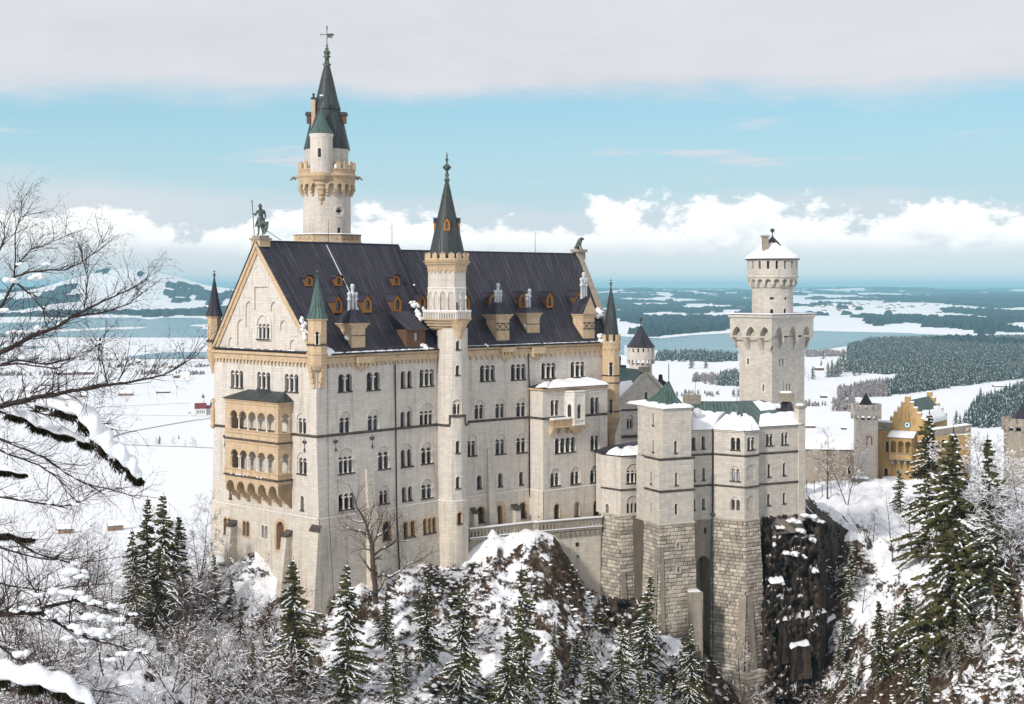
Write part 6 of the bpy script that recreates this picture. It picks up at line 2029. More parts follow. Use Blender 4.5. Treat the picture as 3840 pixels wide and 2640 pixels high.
for x0, x1, y0, y1 in ((762, 782, 990, 1040), (762, 784, 1190, 1240)):
 u0_, za = kR.loc(*zH(x0, y1)); u1_, zb_ = kR.loc(*zH(x1, y0))
 hl = arch_loop(u0_, u1_, za, zb_)
 t_ = tp(za) + .28
 slab(mb, kR, grow(hl, .25), -.1, t_, 'bossed_stone', [hl]); plate(mb, kR, hl, [], 'iron', tp(za) + .06)
tn += [.6] * (len(mb.f) - s0)
boss_build(mb, tn, 'bossed_base', tower2)
# ---- low canted annexe
A0_ = gp(2327, 229.0)
AL = along(A0_, Vector((-.917, 1.0)).normalized(), 2257)
AR = along(A0_, eR, 2424)
fAL, fAR = Fac(AL, A0_), Fac(A0_, AR)
za_t = fAR.loc(*zH(390, 245))[1]; za_s = fAR.loc(*zH(390, 535))[1]
hR = W(fAR, low, zH, (338, 455, 315, 480), 3, 'relief', 374, wall='limestone')
tier(low, AL, A0_, AR, za_s, za_t, [], hR, 'limestone', 5)
hR = W(fAR, low, zH, (342, 442, 588, 740), 3, 'relief', 655, cols=False, sill=False, wall='limestone')
hL = W(fAL, low, zH, (162, 190, 660, 770), 1, wall='limestone', sill=False, pane='brown_wood', name='arched_doorway', ring='white_stone')
tier(low, AL, A0_, AR, ZK + .3, za_s, hL, hR, 'limestone', 5)
for n_, z in (('string_course', za_s), ('cornice', za_t)):
 mb = MB()
 for f in (fAL, fAR): ledge(mb, f, -.1, f.L + .1, z + .15, .34, .19, 'dark_ledge')
 mb.build(n_, low)
mb = MB()
ev = [Vector((*(p), za_t + .1)) for p in (AL + Vector((-.4, -.2)), A0_ + Vector((0, -.5)), AR + Vector((.5, -.4)))]
rz_ = zat(zH(0, 118)[1], 235.5)
R_a = Vector((*gp(zH(330, 0)[0], 235), zat(zH(0, 140)[1], 235))); R_b = Vector((*gp(zH(520, 0)[0], 236.5), rz_))
mb.poly([ev[0], ev[1], R_a], 'dark_roof', [(0, 0), (5, 0), (2, 5)]); mb.poly([ev[1], ev[2], R_b, R_a], 'dark_roof', [(0, 0), (8, 0), (8, 5), (2, 5)])
bk = Vector((*(AL + eB * 5), za_t + .1))
mb.poly([ev[0], R_a, R_b, Vector((*(AR + eB * 9), za_t + .1)), bk], 'dark_roof')
mb.build('roof', low)
sn = MB()
snow_sheet(sn, (ev[1].lerp(ev[2], -.02), ev[2], R_b.lerp(ev[2], .28), R_a.lerp(ev[1], .30)), 16, 5, .38, 12, ragged=.12)
snow_sheet(sn, (ev[0].lerp(ev[1], .30), ev[1].lerp(ev[0], .04), R_a.lerp(ev[1], .42), R_a.lerp(ev[0], .34)), 10, 4, .32, 13, ragged=.25)
sn.build('roof_snow', low)
mb = MB(); tn = []
tp2 = lambda z: max(0, (ZK - z)) * .05
for f, s in ((fAL, 5), (fAR, 6)): boss_panel(mb, f, -.05, f.L + .05, -62, ZK + .3, s, taper=tp2, tones=tn, e0=.5, e1=.5)
s0 = len(mb.f)
for f in (fAL, fAR): ledge(mb, f, -.2, f.L + .2, ZK + .5, .5, .2, 'bossed_stone')
q = [fAR.P(-.3, -64, tp2(-64) + .5), fAR.P(.9, -64, tp2(-64) + .5), fAR.P(.55, -47, tp2(-47) + .3), fAR.P(-.2, -47, tp2(-47) + .3)]
mb.poly(q, 'weathered_stone', [(0, 0), (1, 0), (1, 17), (0, 17)])
u0_, z0_ = fAR.loc(*zH(440, 945)); u1_, z1_ = fAR.loc(*zH(462, 888))
fbox(mb, fAR, u0_, u1_, z0_, z1_, .0, .7, 'iron')
tn += [.6] * (len(mb.f) - s0)
boss_build(mb, tn, 'bossed_base', low)
pp = along(AR + Vector((-.1, -.5)), Vector((1, 0)), zH(494, 0)[0])
mb = MB(); mb.tube([(pp.x, pp.y, za_t), (pp.x, pp.y - .1, za_s), (pp.x, pp.y - .1, ZK), (pp.x, pp.y - 1.4, -62)], .13, 6, 'iron'); mb.build('drainpipe', low)
# ---- bower: recessed wall, canted bay, east wing
W0 = TR + eB * 3.2
W0 = along(W0, -eR, 2590)
W1 = along(W0, eR, 2672)
K1 = along(W1, Vector((1.49, -1)).normalized(), 2792)
K2 = along(K1, Vector((1.4, 1)).normalized(), 2846)
R0_ = along(K2 + eB * 1.2, -Vector((1.94, 1)).normalized(), 2838)
R1_ = along(R0_, Vector((1.94, 1)).normalized(), 3008)
fW, fK1, fK2, fR = Fac(W0, W1), Fac(W1, K1), Fac(K1, K2), Fac(R0_, R1_)
zb1, zb2, zb3, zb4 = fW.loc(*zH(1000, 30))[1], fW.loc(*zH(1000, 245))[1], fW.loc(*zH(1000, 510))[1], ZK - .3
kb = [fK1.loc(*zH(1200, y))[1] for y in (30, 250, 510)]
kr = [fR.loc(*zH(1660, y))[1] for y in (12, 208, 475)]
zb2 = (zb2 + kb[1] + kr[1]) / 3; zb3 = (zb3 + kb[2] + kr[2]) / 3; zb1 = (zb1 + kb[0] + kr[0]) / 3
zbR = zat(zH(0, 778)[1], R0_.y + 1)
TS = 'tower_stone'
spec = {
 fW: ([(897, 932, 88, 195), (982, 1014, 80, 188)], [(915, 930, 360, 462), (988, 1013, 350, 455)], [(915, 929, 620, 712), (986, 1012, 612, 703)]),
}
def lay(fac, rows, zs, m=TS):
 for hs, z0, z1 in zip(rows, zs[1:], zs[:-1]):
  add_wall(fac, z0, z1, 0, fac.L, hs, m, bower)
rowsW = [[h for b in bs for h in W(fW, bower, zH, b, 1, wall=TS)] for bs in spec[fW]]
lay(fW, rowsW, [zb1, zb2, zb3, zb4])
rK = [W(fK1, bower, zH, (1228, 1318, 92, 198), 2, wall=TS), W(fK1, bower, zH, (1226, 1316, 332, 465), 2, 'relief', 362, wall=TS, pane='curtained_glass'), W(fK1, bower, zH, (1226, 1312, 596, 718), 2, 'relief', 624, wall=TS, cols=False, sill=False, gap=.25)]
lay(fK1, rK, [zb1, zb2, zb3, zb4])
rK = [W(fK2, bower, zH, (1370, 1440, 88, 195), 2, wall=TS), W(fK2, bower, zH, (1370, 1436, 325, 462), 1, 'relief', blind=True, wall=TS), W(fK2, bower, zH, (1370, 1432, 592, 718), 1, 'relief', blind=True, wall=TS)]
lay(fK2, rK, [zb1, zb2, zb3, zb4])
rR_ = [W(fR, bower, zH, (1530, 1596, 58, 160), 2, wall=TS) + W(fR, bower, zH, (1660, 1724, 48, 152), 2, wall=TS), W(fR, bower, zH, (1546, 1574, 318, 428), 1, wall=TS) + W(fR, bower, zH, (1676, 1703, 308, 415), 1, wall=TS), W(fR, bower, zH, (1542, 1570, 575, 670), 1, wall=TS) + W(fR, bower, zH, (1675, 1702, 562, 656), 1, wall=TS)]
lay(fR, rR_, [zb1 + .4, zb2, zb3, zbR])
for z, n_ in ((zb2, 'string_course'), (zb3, 'string_course'), (zb1, 'cornice')):
 mb = MB()
 for f in (fW, fK1, fK2, fR):
  if n_ == 'cornice': ledge(mb, f, -.02, f.L + .02, (z if f is not fR else z + .4) + .05, .35, .2, TS)
  else: ledge(mb, f, -.02, f.L + .02, z + .2, .36, .18, 'dark_ledge')
 mb.build(n_, bower)
mb = MB()                                       # hidden returns
R2_ = R1_ + eB * 12
for a, b, z0, z1 in ((R1_, R2_, zbR - 4, zb1 + .4), (K2, K2 + eB * 3, -80, zb1), (R2_, W0 + eB * 14, -50, zb1)):
 l = (b - a).length
 mb.poly([Vector((*a, z0)), Vector((*b, z0)), Vector((*b, z1)), Vector((*a, z1))], TS, [(0, z0), (l, z0), (l, z1), (0, z1)])
# end pier with its cap
pe = Fac(R1_ - (R1_ - R0_).normalized() * .9, R1_ + (R1_ - R0_).normalized() * .5)
fbox(mb, pe, 0, pe.L, zbR - 1, zb1 + 3.2, -1.0, .25, TS)
mb.build('end_wall', bower)
sn = MB(); rng = random.Random(6)
mb = MB(); fbox(mb, pe, -.15, pe.L + .15, zb1 + 3.205, zb1 + 3.6, -1.1, .4, 'weathered_stone'); mb.build('pier_cap', bower)
p = pe.P(pe.L / 2, zb1 + 3.65, -.3); sn.blob(p, .75, .6, .35, 'snow', rng, 10)
# roofs
def yv(px, py, y): return Vector((*gp(px, y), zat(py, y)))
def gpt(x, y, d): return yv(*zG(x, y), d)
ee = [Vector((*(q + n_ * .45), zb1 + .12)) for q, n_ in ((W0, fW.n), (W1, fW.n * .5 + fK1.n * .5), (K1, fK1.n * .5 + fK2.n * .5), (K2, fK2.n))]
eR0, eR1 = Vector((*(R0_ + fR.n * .45), zb1 + .5)), Vector((*(R1_ + fR.n * .45), zb1 + .5))
rA_ = gpt(880, 1150, 238); rB_ = gpt(1250, 1150, 240); rC_ = gpt(1500, 1140, 246); rD_ = gpt(1720, 1210, 244)
bt = gpt(1285, 1172, 236)
mb = MB()
mb.poly([ee[0], ee[1], rB_, rA_], 'verdigris', [(0, 0), (5, 0), (12, 6), (0, 6)])
mb.poly([ee[1], ee[2], bt], 'verdigris', [(0, 0), (6, 0), (4, 6)]); mb.poly([ee[2], ee[3], bt], 'verdigris', [(0, 0), (4, 0), (2, 6)]); mb.poly([ee[1], bt, rB_], 'verdigris', [(0, 0), (3, 5), (1, 6)])
mb.poly([ee[3], eR0, rC_, rB_, bt], 'verdigris', [(0, 0), (1, 0), (8, 7), (1, 6), (0, 6)])
mb.poly([eR0, eR1, rD_, rC_], 'verdigris', [(0, 0), (13, 0), (11, 7), (3, 7)])
bk = [Vector((*(q + eB * 14), zb1)) for q in (W0, R1_)]
mb.poly([rA_, rB_, rC_, bk[1], bk[0]], 'verdigris', [(0, 0), (8, 0), (14, 0), (16, 6), (0, 6)])
mb.poly([eR1, Vector((*(R1_ + eB * 14), zb1)), rC_, rD_], 'dark_roof', [(0, 0), (8, 0), (5, 5), (1, 5)])
mb.build('roof', bower)
snow_sheet(sn, (ee[0], ee[1], ee[1].lerp(rB_, .66), ee[0].lerp(rA_, .70)), 20, 6, .45, 21, ragged=.14)
snow_sheet(sn, (ee[1], ee[2], ee[2].lerp(bt, .74), ee[1].lerp(bt, .70)), 20, 6, .5, 22, ragged=.30)
snow_sheet(sn, (ee[2], ee[3], ee[3].lerp(bt, .66), ee[2].lerp(bt, .66)), 14, 6, .5, 23, ragged=.32)
snow_sheet(sn, (eR0, eR1, eR1.lerp(rD_, .80), eR0.lerp(rC_, .45)), 24, 6, .5, 24, ragged=.10)
snow_sheet(sn, (eR0.lerp(rC_, .58), eR0.lerp(rC_, .55).lerp(rD_, .75), rD_.lerp(rC_, .25), rC_.lerp(rB_, .35)), 18, 5, .45, 25, ragged=.08)
sn.build('roof_snow', bower)
# steep copper hood and chimney stack at the east end, ridge block, dish
mb = MB()
hb = [gpt(1610, 1215, 243), gpt(1795, 1330, 236), gpt(1800, 1230, 246)]
tp_ = [gpt(1680, 1145, 244), gpt(1738, 1145, 244)]
mb.poly([hb[0], hb[1], tp_[1], tp_[0]], 'dark_roof', [(0, 0), (5, 0), (3, 4), (1, 4)]); mb.poly([hb[1], hb[2], tp_[1]], 'dark_roof', [(0, 0), (4, 0), (2, 4)])
q = (tp_[0] + tp_[1]) / 2
mb.box(q + Vector((0, .4, .6)), Vector((1.15, .2, 0)), Vector((-.15, .9, 0)), Vector((0, 0, .75)), 'weathered_stone')
mb.build('roof_hood', bower)
sn = MB(); sn.blob(q + Vector((0, .4, 1.4)), 1.25, 1.0, .28, 'snow', rng, 10, .1); sn.build('hood_snow', bower)
mb = MB(); q = gpt(900, 1140, 238)
mb.box(q, Vector((1.2, .4, 0)), Vector((-.3, .9, 0)), Vector((0, 0, .9)), 'weathered_stone'); mb.build('ridge_block', bower)
mb = MB(); q = gpt(945, 1248, 231)
mb.lathe((0, 0), [(0.02, .12), (.45, .06), (.78, -.12), (.8, -.14)], 14, 'zinc', cap=False)
v_ = []
for (a, b, c_) in mb.v: v_.append((q.x + a, q.y - c_ * 1.0 + b * .25, q.z + b * .97))
mb.v = v_
mb.tube([q + Vector((0, .1, 0)), q + Vector((.5, .8, -1.8))], .06, 5, 'zinc'); mb.build('satellite_dish', bower)
for x, y0, y1, d in ((700, 965, 830, 226), (928, 1125, 950, 238), (1285, 1170, 1000, 236), (1683, 1105, 970, 244)):
 a, b = gpt(x, y0, d), gpt(x, y1, d)
 mb = MB(); mb.tube([a, b], [.045, .03], 5, 'iron'); mb.build('lightning_rod', bower)
q = fW.P(fW.L - .1, 0, .22)
mb = MB(); mb.tube([(q.x, q.y, zb1), (q.x, q.y, zb3), (q.x, q.y, ZK - .2)], .13, 6, 'iron'); mb.lathe((q.x, q.y), [(.12, ZK + .1), (.4, ZK + .4), (.45, ZK + .55), (.1, ZK + .8)], 8, 'verdigris')
mb.tube([(q.x, q.y, ZK), (q.x - .1, q.y - 1.6, -74)], .13, 6, 'verdigris'); mb.build('drainpipe', bower)
# bossed bases
mb = MB(); tn = []
tp3 = lambda z: max(0, (ZK - z)) * .045
lo_ = [((fK1, 0, fK1.L, -72, ZK - .3)), (fK2, 0, fK2.L, -72, ZK - .3)]
for i, (f, a, b, z0, z1) in enumerate(lo_): boss_panel(mb, f, a, b + .12, z0, z1, 30 + i, taper=tp3, tones=tn, rh=.6, e0=(0, .6)[i], e1=.6)
for i, f in enumerate((fK1, fK2)): boss_panel(mb, f, -.3, f.L + .3, -82, -62.5, 40 + i, taper=lambda z: tp3(z) + .75, tones=tn, rh=.65, e0=(0, .6)[i], e1=.6)
s0 = len(mb.f)
for f in (fK1, fK2):
 ledge(mb, f, -.1, f.L + .1, ZK + .1, .5, .2, 'bossed_stone')
 mb.poly([f.P(-.3, -62.5, tp3(-62.5)), f.P(f.L + .3, -62.5, tp3(-62.5)), f.P(f.L + .3, -62.5, tp3(-62.5) + .85), f.P(-.3, -62.5, tp3(-62.5) + .85)], 'snow')
for f, u in ((fK1, fK1.L * .98), (fK2, .35)):
 q = [f.P(u - .6, -82, tp3(-82) + 1.4), f.P(u + .75, -82, tp3(-82) + 1.4), f.P(u + .75, ZK - 12, tp3(ZK - 12) + .15), f.P(u - .6, ZK - 12, tp3(ZK - 12) + .15)]
 mb.poly(q, 'weathered_stone', [(0, 0), (1.4, 0), (1.4, 33), (0, 33)])
# recessed wall with its tall arch
lay_ = Fac(R0_, R1_)
plate(mb, lay_, [(-1, zbR - 3), (lay_.L + .3, zbR - 3), (lay_.L + .3, zbR), (-1, zbR)], [], 'weathered_stone', -.1)
rec = Fac(W0, W1)
u0_ = rec.loc(*zH(940, 1150))[0]; u1_ = rec.loc(*zH(1052, 1150))[0]
za_ = rec.loc(*zH(1000, 1105))[1]
ho = arch_loop(max(u0_, .2), min(u1_, rec.L - .1), -76, za_)
plate(mb, rec, [(0, -78), (rec.L, -78), (rec.L, zb4), (0, zb4)], [ho], 'weathered_stone')
reveal(mb, rec, ho, 0, -3.0, 'weathered_stone'); plate(mb, rec, ho, [], 'weathered_stone', -3.0)
u0_, z0_ = rec.loc(*zH(1003, 915)); u1_, z1_ = rec.loc(*zH(1022, 862))
fbox(mb, rec, u0_, u1_, z0_, z1_, -.3, .04, 'iron')
# stepped buttress beside the arch
q0 = yv(*zH(925, 1415), 222.5); q1 = yv(*zH(930, 2300), 219.5)
for (cx_, y_, z0, z1) in ((q0.x, q0.y, -82, q0.z),):
 mb.box((cx_, y_ + 1.5, (z0 + z1) / 2), Vector((1.0, .15, 0)), Vector((-.3, 1.8, 0)), Vector((0, 0, (z1 - z0) / 2)), 'weathered_stone')
 mb.poly([(cx_ - 1, y_ - .45, z1 + .05), (cx_ + 1, y_ - .15, z1 + .05), (cx_ + .6, y_ + 3.3, z1 + .05), (cx_ - 1.3, y_ + 3.2, z1 + .05)], 'snow')
 mb.poly([(cx_ - .95, y_ - .45, z1), (cx_ + 1, y_ - .15, z1), (cx_ + 1.6, y_ - 2.6, -82), (cx_ - .4, y_ - 2.9, -82)], 'weathered_stone', [(0, 0), (2, 0), (2, -30), (0, -30)])
 mb.poly([(cx_ + 1, y_ - .15, z1), (cx_ + .6, y_ + 3.3, z1), (cx_ + 1.2, y_ + 3.3, -82), (cx_ + 1.6, y_ - 2.6, -82)], 'weathered_stone', [(0, 0), (2, 0), (2, -30), (0, -30)])
 mb.poly([(cx_ - .95, y_ - .45, z1), (cx_ - 1.3, y_ + 3.2, z1), (cx_ - .7, y_ + 3.3, -82), (cx_ - .4, y_ - 2.9, -82)], 'weathered_stone', [(0, 0), (2, 0), (2, -30), (0, -30)])
tn += [.5] * (len(mb.f) - s0)
boss_build(mb, tn, 'bossed_base', bower)
# ================================================================== terrace in front of the palace
t0 = gp(zE(548, 0)[0], 219.5); t1 = gp(zE(1130, 0)[0], 226.0); t2 = gp(zE(1180, 0)[0], 226.0); t3 = gp(zE(1760, 0)[0], 231.0); t4 = gp(zE(1842, 0)[0], 234.8)
terrace = thing('terrace_wall', 'stone terrace with snow-topped balustrade along the foot of the palace front', 'terrace', (t2.x, t2.y, -46))
ZT = -38.55
mb = MB(); bl = MB(); sn = MB()
for a, b in ((t0, t1), (t1, t2), (t2, t3), (t3, t4)):
 f = Fac(a, b)
 plate(mb, f, [(0, -66), (f.L, -66), (f.L, ZT - 1.7), (0, ZT - 1.7)], [], 'weathered_stone' if f.L < 3 or a is t0 else 'plinth_stone', -.3)
 ledge(mb, f, 0, f.L, ZT - 1.35, .5, .35, 'weathered_stone', -.3)
 n_ = int(f.L / .62)
 slab(bl, f, [(0, ZT - 1.4), (f.L, ZT - 1.4), (f.L, ZT), (0, ZT)], -.3, -.06, 'weathered_stone', [arch_loop(f.L * (i + .28) / n_, f.L * (i + .72) / n_, ZT - 1.2, ZT - .3, 4) for i in range(n_)] if n_ > 2 else [])
 fbox(bl, f, -.1, f.L + .1, ZT + .003, ZT + .16, -.4, .06, 'weathered_stone')
 fbox(sn, f, -.1, f.L + .1, ZT + .164, ZT + .34, -.38, .03, 'snow')
 fbox(sn, f, 0, f.L, ZT - 1.345, ZT - 1.2, -.26, .05, 'snow')
 if a is t2:
  for i in range(9): fbox(mb, f, f.L * (.28 + .078 * i), f.L * (.28 + .078 * i) + .5, ZT - 2.5, ZT - 1.86, -.32, .1, 'weathered_stone')
  for x, y, w, h in ((1082, 215, 30, 38), (1088, 318, 16, 24)):
   u0_, z0_ = f.loc(*zP(x - w / 2, y + h / 2)); u1_, z1_ = f.loc(*zP(x + w / 2, y - h / 2))
   fbox(mb, f, u0_, u1_, z0_, z1_, -.5, -.28, 'iron')
q = [Vector((*p, ZT - 1.6)) for p in (t0, t1, t2, t3, t4)] + [Vector((*(t4 + Vector((3, 9))), ZT - 1.6)), Vector((*(t0 + Vector((-3, 9))), ZT - 1.6))]
mb.poly(q, 'snow')
mb.build('retaining_wall', terrace); bl.build('balustrade', terrace); sn.build('terrace_snow', terrace)
# ================================================================== terrain: castle hill, valley, far hills
ZV = -185.0
nrng = np.random.default_rng(7)
_tab = nrng.random((256, 256)).astype(np.float64)
def vnoise(x, y):
 x = np.asarray(x, float); y = np.asarray(y, float)
 i = np.floor(x).astype(int); j = np.floor(y).astype(int)
 f = x - i; g_ = y - j
 f = f * f * (3 - 2 * f); g_ = g_ * g_ * (3 - 2 * g_)
 a = _tab[i & 255, j & 255]; b = _tab[(i + 1) & 255, j & 255]; c = _tab[i & 255, (j + 1) & 255]; d = _tab[(i + 1) & 255, (j + 1) & 255]
 return (a * (1 - f) + b * f) * (1 - g_) + (c * (1 - f) + d * f) * g_
def fbm(x, y, o=4, gain=.5):
 s = 0; a = 1; t = 0
 for k in range(o):
  s = s + a * vnoise(x * 2 ** k + 17.3 * k, y * 2 ** k + 9.1 * k); t += a; a *= gain
 return s / t
def sstep(x, a, b):
 t = np.clip((np.asarray(x, float) - a) / (b - a), 0, 1)
 return t * t * (3 - 2 * t)
ctl = [(740, 2120, 225), (819, 2089, 219), (885, 2076, 214), (985, 2072, 209.5), (1056, 2217, 204.5), (1205, 2345, 197.5), (1250, 2300, 198.5), (1330, 2238, 202), (1500, 2165, 209), (1600, 2128, 213), (1690, 2160, 214.5), (1755, 2140, 215.5),
       (1800, 2075, 217.5), (1860, 2045, 219), (1990, 2010, 221.5), (2080, 2040, 224), (2140, 2110, 225), (2185, 2250, 222),
       (2230, 2290, 230), (2300, 2300, 230), (2400, 2330, 225), (2440, 2390, 220), (2540, 2430, 217.5), (2610, 2640, 213.5), (2700, 2790, 213), (2800, 2800, 214), (2900, 2760, 217),
       (2870, 1955, 243), (2950, 1945, 245), (3050, 1920, 251), (3120, 1985, 249), (3160, 2100, 246), (3175, 2250, 241), (2900, 2280, 240), (2900, 2640, 232), (3000, 2380, 240), (3050, 2620, 231), (3000, 2420, 238),
       (3040, 1885, 264), (3120, 1850, 290), (3250, 1838, 300), (3330, 1800, 328), (3500, 1800, 330), (3700, 1830, 315),
       (3250, 1990, 264), (3350, 2100, 246), (3450, 2250, 226), (3300, 2250, 240), (3200, 2400, 232), (3300, 2640, 207), (3500, 2640, 180), (3783, 2048, 191), (3840, 2040, 192), (3840, 2330, 180), (3840, 2640, 166), (3600, 2130, 208), (3600, 2400, 190), (3760, 2150, 187),
       (900, 2400, 196), (1000, 2640, 177), (1250, 2500, 189), (1500, 2400, 197), (1500, 2640, 180), (1800, 2300, 207), (1800, 2640, 187), (2100, 2640, 193), (2100, 2400, 207), (2300, 2640, 202), (2320, 2450, 216), (1400, 2300, 201), (1650, 2300, 206),
       (700, 2300, 205), (500, 2350, 192), (300, 2400, 181), (100, 2450, 166), (100, 2640, 142), (500, 2640, 160), (700, 2640, 168), (-250, 2560, 140), (600, 2190, 240), (400, 2240, 240), (200, 2290, 236), (0, 2310, 230)]
pts = [tuple(at(*c)) for c in ctl]
pts += [(-60, 262, -72), (-30, 290, -66), (0, 300, -58), (40, 310, -52), (-100, 300, -108), (-150, 260, -112), (60, 400, -70), (120, 400, -66), (0, 400, -115), (170, 330, -52), (170, 230, -42), (10, 262, -47), (45, 272, -45), (-20, 225, -47), (0, 240, -46), (-15, 245, -50), (25, 250, -46), (-30, 215, -46),
  (0, 120, -74), (-50, 110, -66), (60, 110, -64), (0, 60, -86), (-110, 150, -66), (120, 130, -50), (190, 160, -40), (-180, 180, -100), (100, 470, -110), (200, 430, -80), (-120, 420, -165), (-220, 300, -160), (260, 250, -50)]
pts = np.array(pts)
def _tps(r2): return np.where(r2 > 1e-9, r2 * np.log(np.maximum(r2, 1e-9)), 0.0)
_P = pts[:, :2] / 100.0; _n = len(_P)
_K = _tps(((_P[:, None] - _P[None]) ** 2).sum(-1)) + np.eye(_n) * 2e-4
_Q = np.hstack([np.ones((_n, 1)), _P])
_S = np.linalg.solve(np.block([[_K, _Q], [_Q.T, np.zeros((3, 3))]]), np.concatenate([pts[:, 2], np.zeros(3)]))
def hill(x, y):
 x = np.asarray(x, float); y = np.asarray(y, float)
 sh = x.shape
 A = np.stack([x.ravel(), y.ravel()], -1) / 100.0
 out = np.empty(len(A))
 for i in range(0, len(A), 20000):
  B = A[i:i + 20000]
  out[i:i + 20000] = _tps(((B[:, None] - _P[None]) ** 2).sum(-1)) @ _S[:_n] + _S[_n] + B @ _S[_n + 1:]
 return np.clip(out.reshape(sh), -190, -28)
def ground(x, y):
 x = np.asarray(x, float); y = np.asarray(y, float)
 d = np.hypot(x, y)
 far = ZV + sstep(d, 5200, 9000) * (fbm(x / 900 + 5, y / 1800 + 3, 3) - .42) * 75
 far = far + sstep(d, 8000, 30000) * (fbm(x / 2600 + 31, y / 7000 + 11, 4) * 210 - 10)
 hx, hy = (480 - CX) / F * 12500, 12500
 for (dx, dy, sx_, sy_, h) in ((0, 0, 620, 1500, 165), (-350, 300, 800, 1500, 90), (700, 200, 900, 1500, 105), (1600, 600, 900, 1600, 60), (-1300, 600, 900, 1500, 90)):
  far = far + h * np.exp(-((x - hx - dx) / sx_) ** 2 - ((y - hy - dy) / sy_) ** 2)
 near = d < 520
 w = np.zeros_like(d); hh_ = np.zeros_like(d)
 if near.any():
  hh_[near] = hill(x[near], y[near])
  rr_ = np.hypot(x - 20, y - 225)
  w = np.where(near, 1 - sstep(rr_, 185, 330), 0)
  rough = (np.abs(fbm(x / 7, y / 7, 3, .55) - .5) * -5.5 + .6) + (fbm(x / 3.0 + 9, y / 3.0, 4, .6) - .5) * 2.6 + (fbm(x / 1.3 + 40, y / 1.3, 2, .6) - .5) * .6
  hh_ = hh_ + rough * w
 return far * (1 - w) + hh_ * w
def hit(px, py, y0=120.0):
 px = np.atleast_1d(np.asarray(px, float)); py = np.atleast_1d(np.asarray(py, float))
 y = np.full(px.shape, y0); done = np.zeros(px.shape, bool)
 for _ in range(900):
  X_, Z_ = (px - CX) / F * y, (HY - py) / F * y
  b = ~done & (Z_ < ground(X_, y))
  done |= b
  if done.all() or y.min() > 60000: break
  y = np.where(done, y, y * 1.006)
 return np.stack([(px - CX) / F * y, y, ground((px - CX) / F * y, y)], -1)
cols_px = np.concatenate([np.linspace(-3600, -420, 40), np.linspace(-400, 4240, 470), np.linspace(4260, 7400, 40)])
rad = [60.0]
while rad[-1] < 70000:
 r = rad[-1]
 rad.append(r + (4 if r < 140 else .95 if r < 275 else r * .011 if r < 5000 else r * .017))
rad = np.array(rad)
KX, RY = np.meshgrid((cols_px - CX) / F, rad)
TX, TY = KX * RY, RY
TZ = ground(TX, TY)
nr, nc = TX.shape
me = bpy.data.meshes.new('terrain')
me.vertices.add(nr * nc)
me.vertices.foreach_set('co', np.stack([TX, TY, TZ], -1).ravel())
def quads(nr, nc, keep=None):
 i, j = np.meshgrid(np.arange(nr - 1), np.arange(nc - 1), indexing='ij')
 a = i * nc + j
 q = np.stack([a, a + 1, a + nc + 1, a + nc], -1).reshape(-1, 4)
 return q if keep is None else q[keep.ravel()]
def set_quads(me, q, smooth=True):
 n = len(q); k = q.shape[1]
 me.loops.add(n * k); me.polygons.add(n)
 me.loops.foreach_set('vertex_index', q.ravel().astype(np.int32))
 me.polygons.foreach_set('loop_start', (np.arange(n) * k).astype(np.int32))
 me.polygons.foreach_set('use_smooth', np.full(n, smooth))
 me.update(calc_edges=True)
set_quads(me, quads(nr, nc))
wild = (1 - sstep(np.hypot(TX - 20, TY - 215), 150, 260))
a_ = me.attributes.new('wild', 'FLOAT', 'POINT'); a_.data.foreach_set('value', wild.ravel())
def terrain_mat(k):
 ob = obco(k)
 ge = geo(k)
 up = k.n('ShaderNodeSeparateXYZ'); k.link(ge.outputs['Normal'], up.inputs[0])
 wl = k.n('ShaderNodeAttribute', attribute_name='wild').outputs['Fac']
 n1 = k.noise(ob, .35, 6, .68)
 n2 = k.noise(ob, 1.5, 5, .7)
 n3 = k.noise(ob, .06, 4, .6)
 br = k.math('ADD', k.math('MULTIPLY', k.math('SUBTRACT', n1, .5), 1.5), k.math('MULTIPLY', k.math('SUBTRACT', n2, .5), 1.1))
 slope = k.math('ADD', k.math('ADD', up.outputs[2], k.math('MULTIPLY', br, .62)), k.math('MULTIPLY', k.math('SUBTRACT', n3, .5), .9))
 bare = k.math('MULTIPLY', k.math('SUBTRACT', 1.0, k.step(slope, .66, .78)), wl)
 earth = k.mix(k.step(n2, .40, .62), (0.028, 0.019, 0.013), (0.085, 0.052, 0.032))
 earth = k.mix(k.step(k.noise(ob, .8, 4), .5, .66), earth, (0.16, 0.13, 0.10))
 sn_ = k.mix(n1, (0.80, 0.82, 0.86), (0.88, 0.885, 0.90))
 # faint field pattern on the valley floor
 fld = k.noise(k.mapping(ob, (.0042, .0014, 1)), 1.0, 4, .6)
 sn_ = k.mix(k.math('MULTIPLY', k.step(fld, .42, .62), .22), sn_, (0.74, 0.78, 0.84))
 do_bump(k, k.math('ADD', n2, k.math('MULTIPLY', bare, -.4)), .35, .35)
 return k.mix(bare, sn_, earth)
mat('terrain_mat', terrain_mat, .85, .15)
me.materials.append(MATS['terrain_mat'])
ter = bpy.data.objects.new('terrain', me); COL.objects.link(ter); ter['kind'] = 'structure'
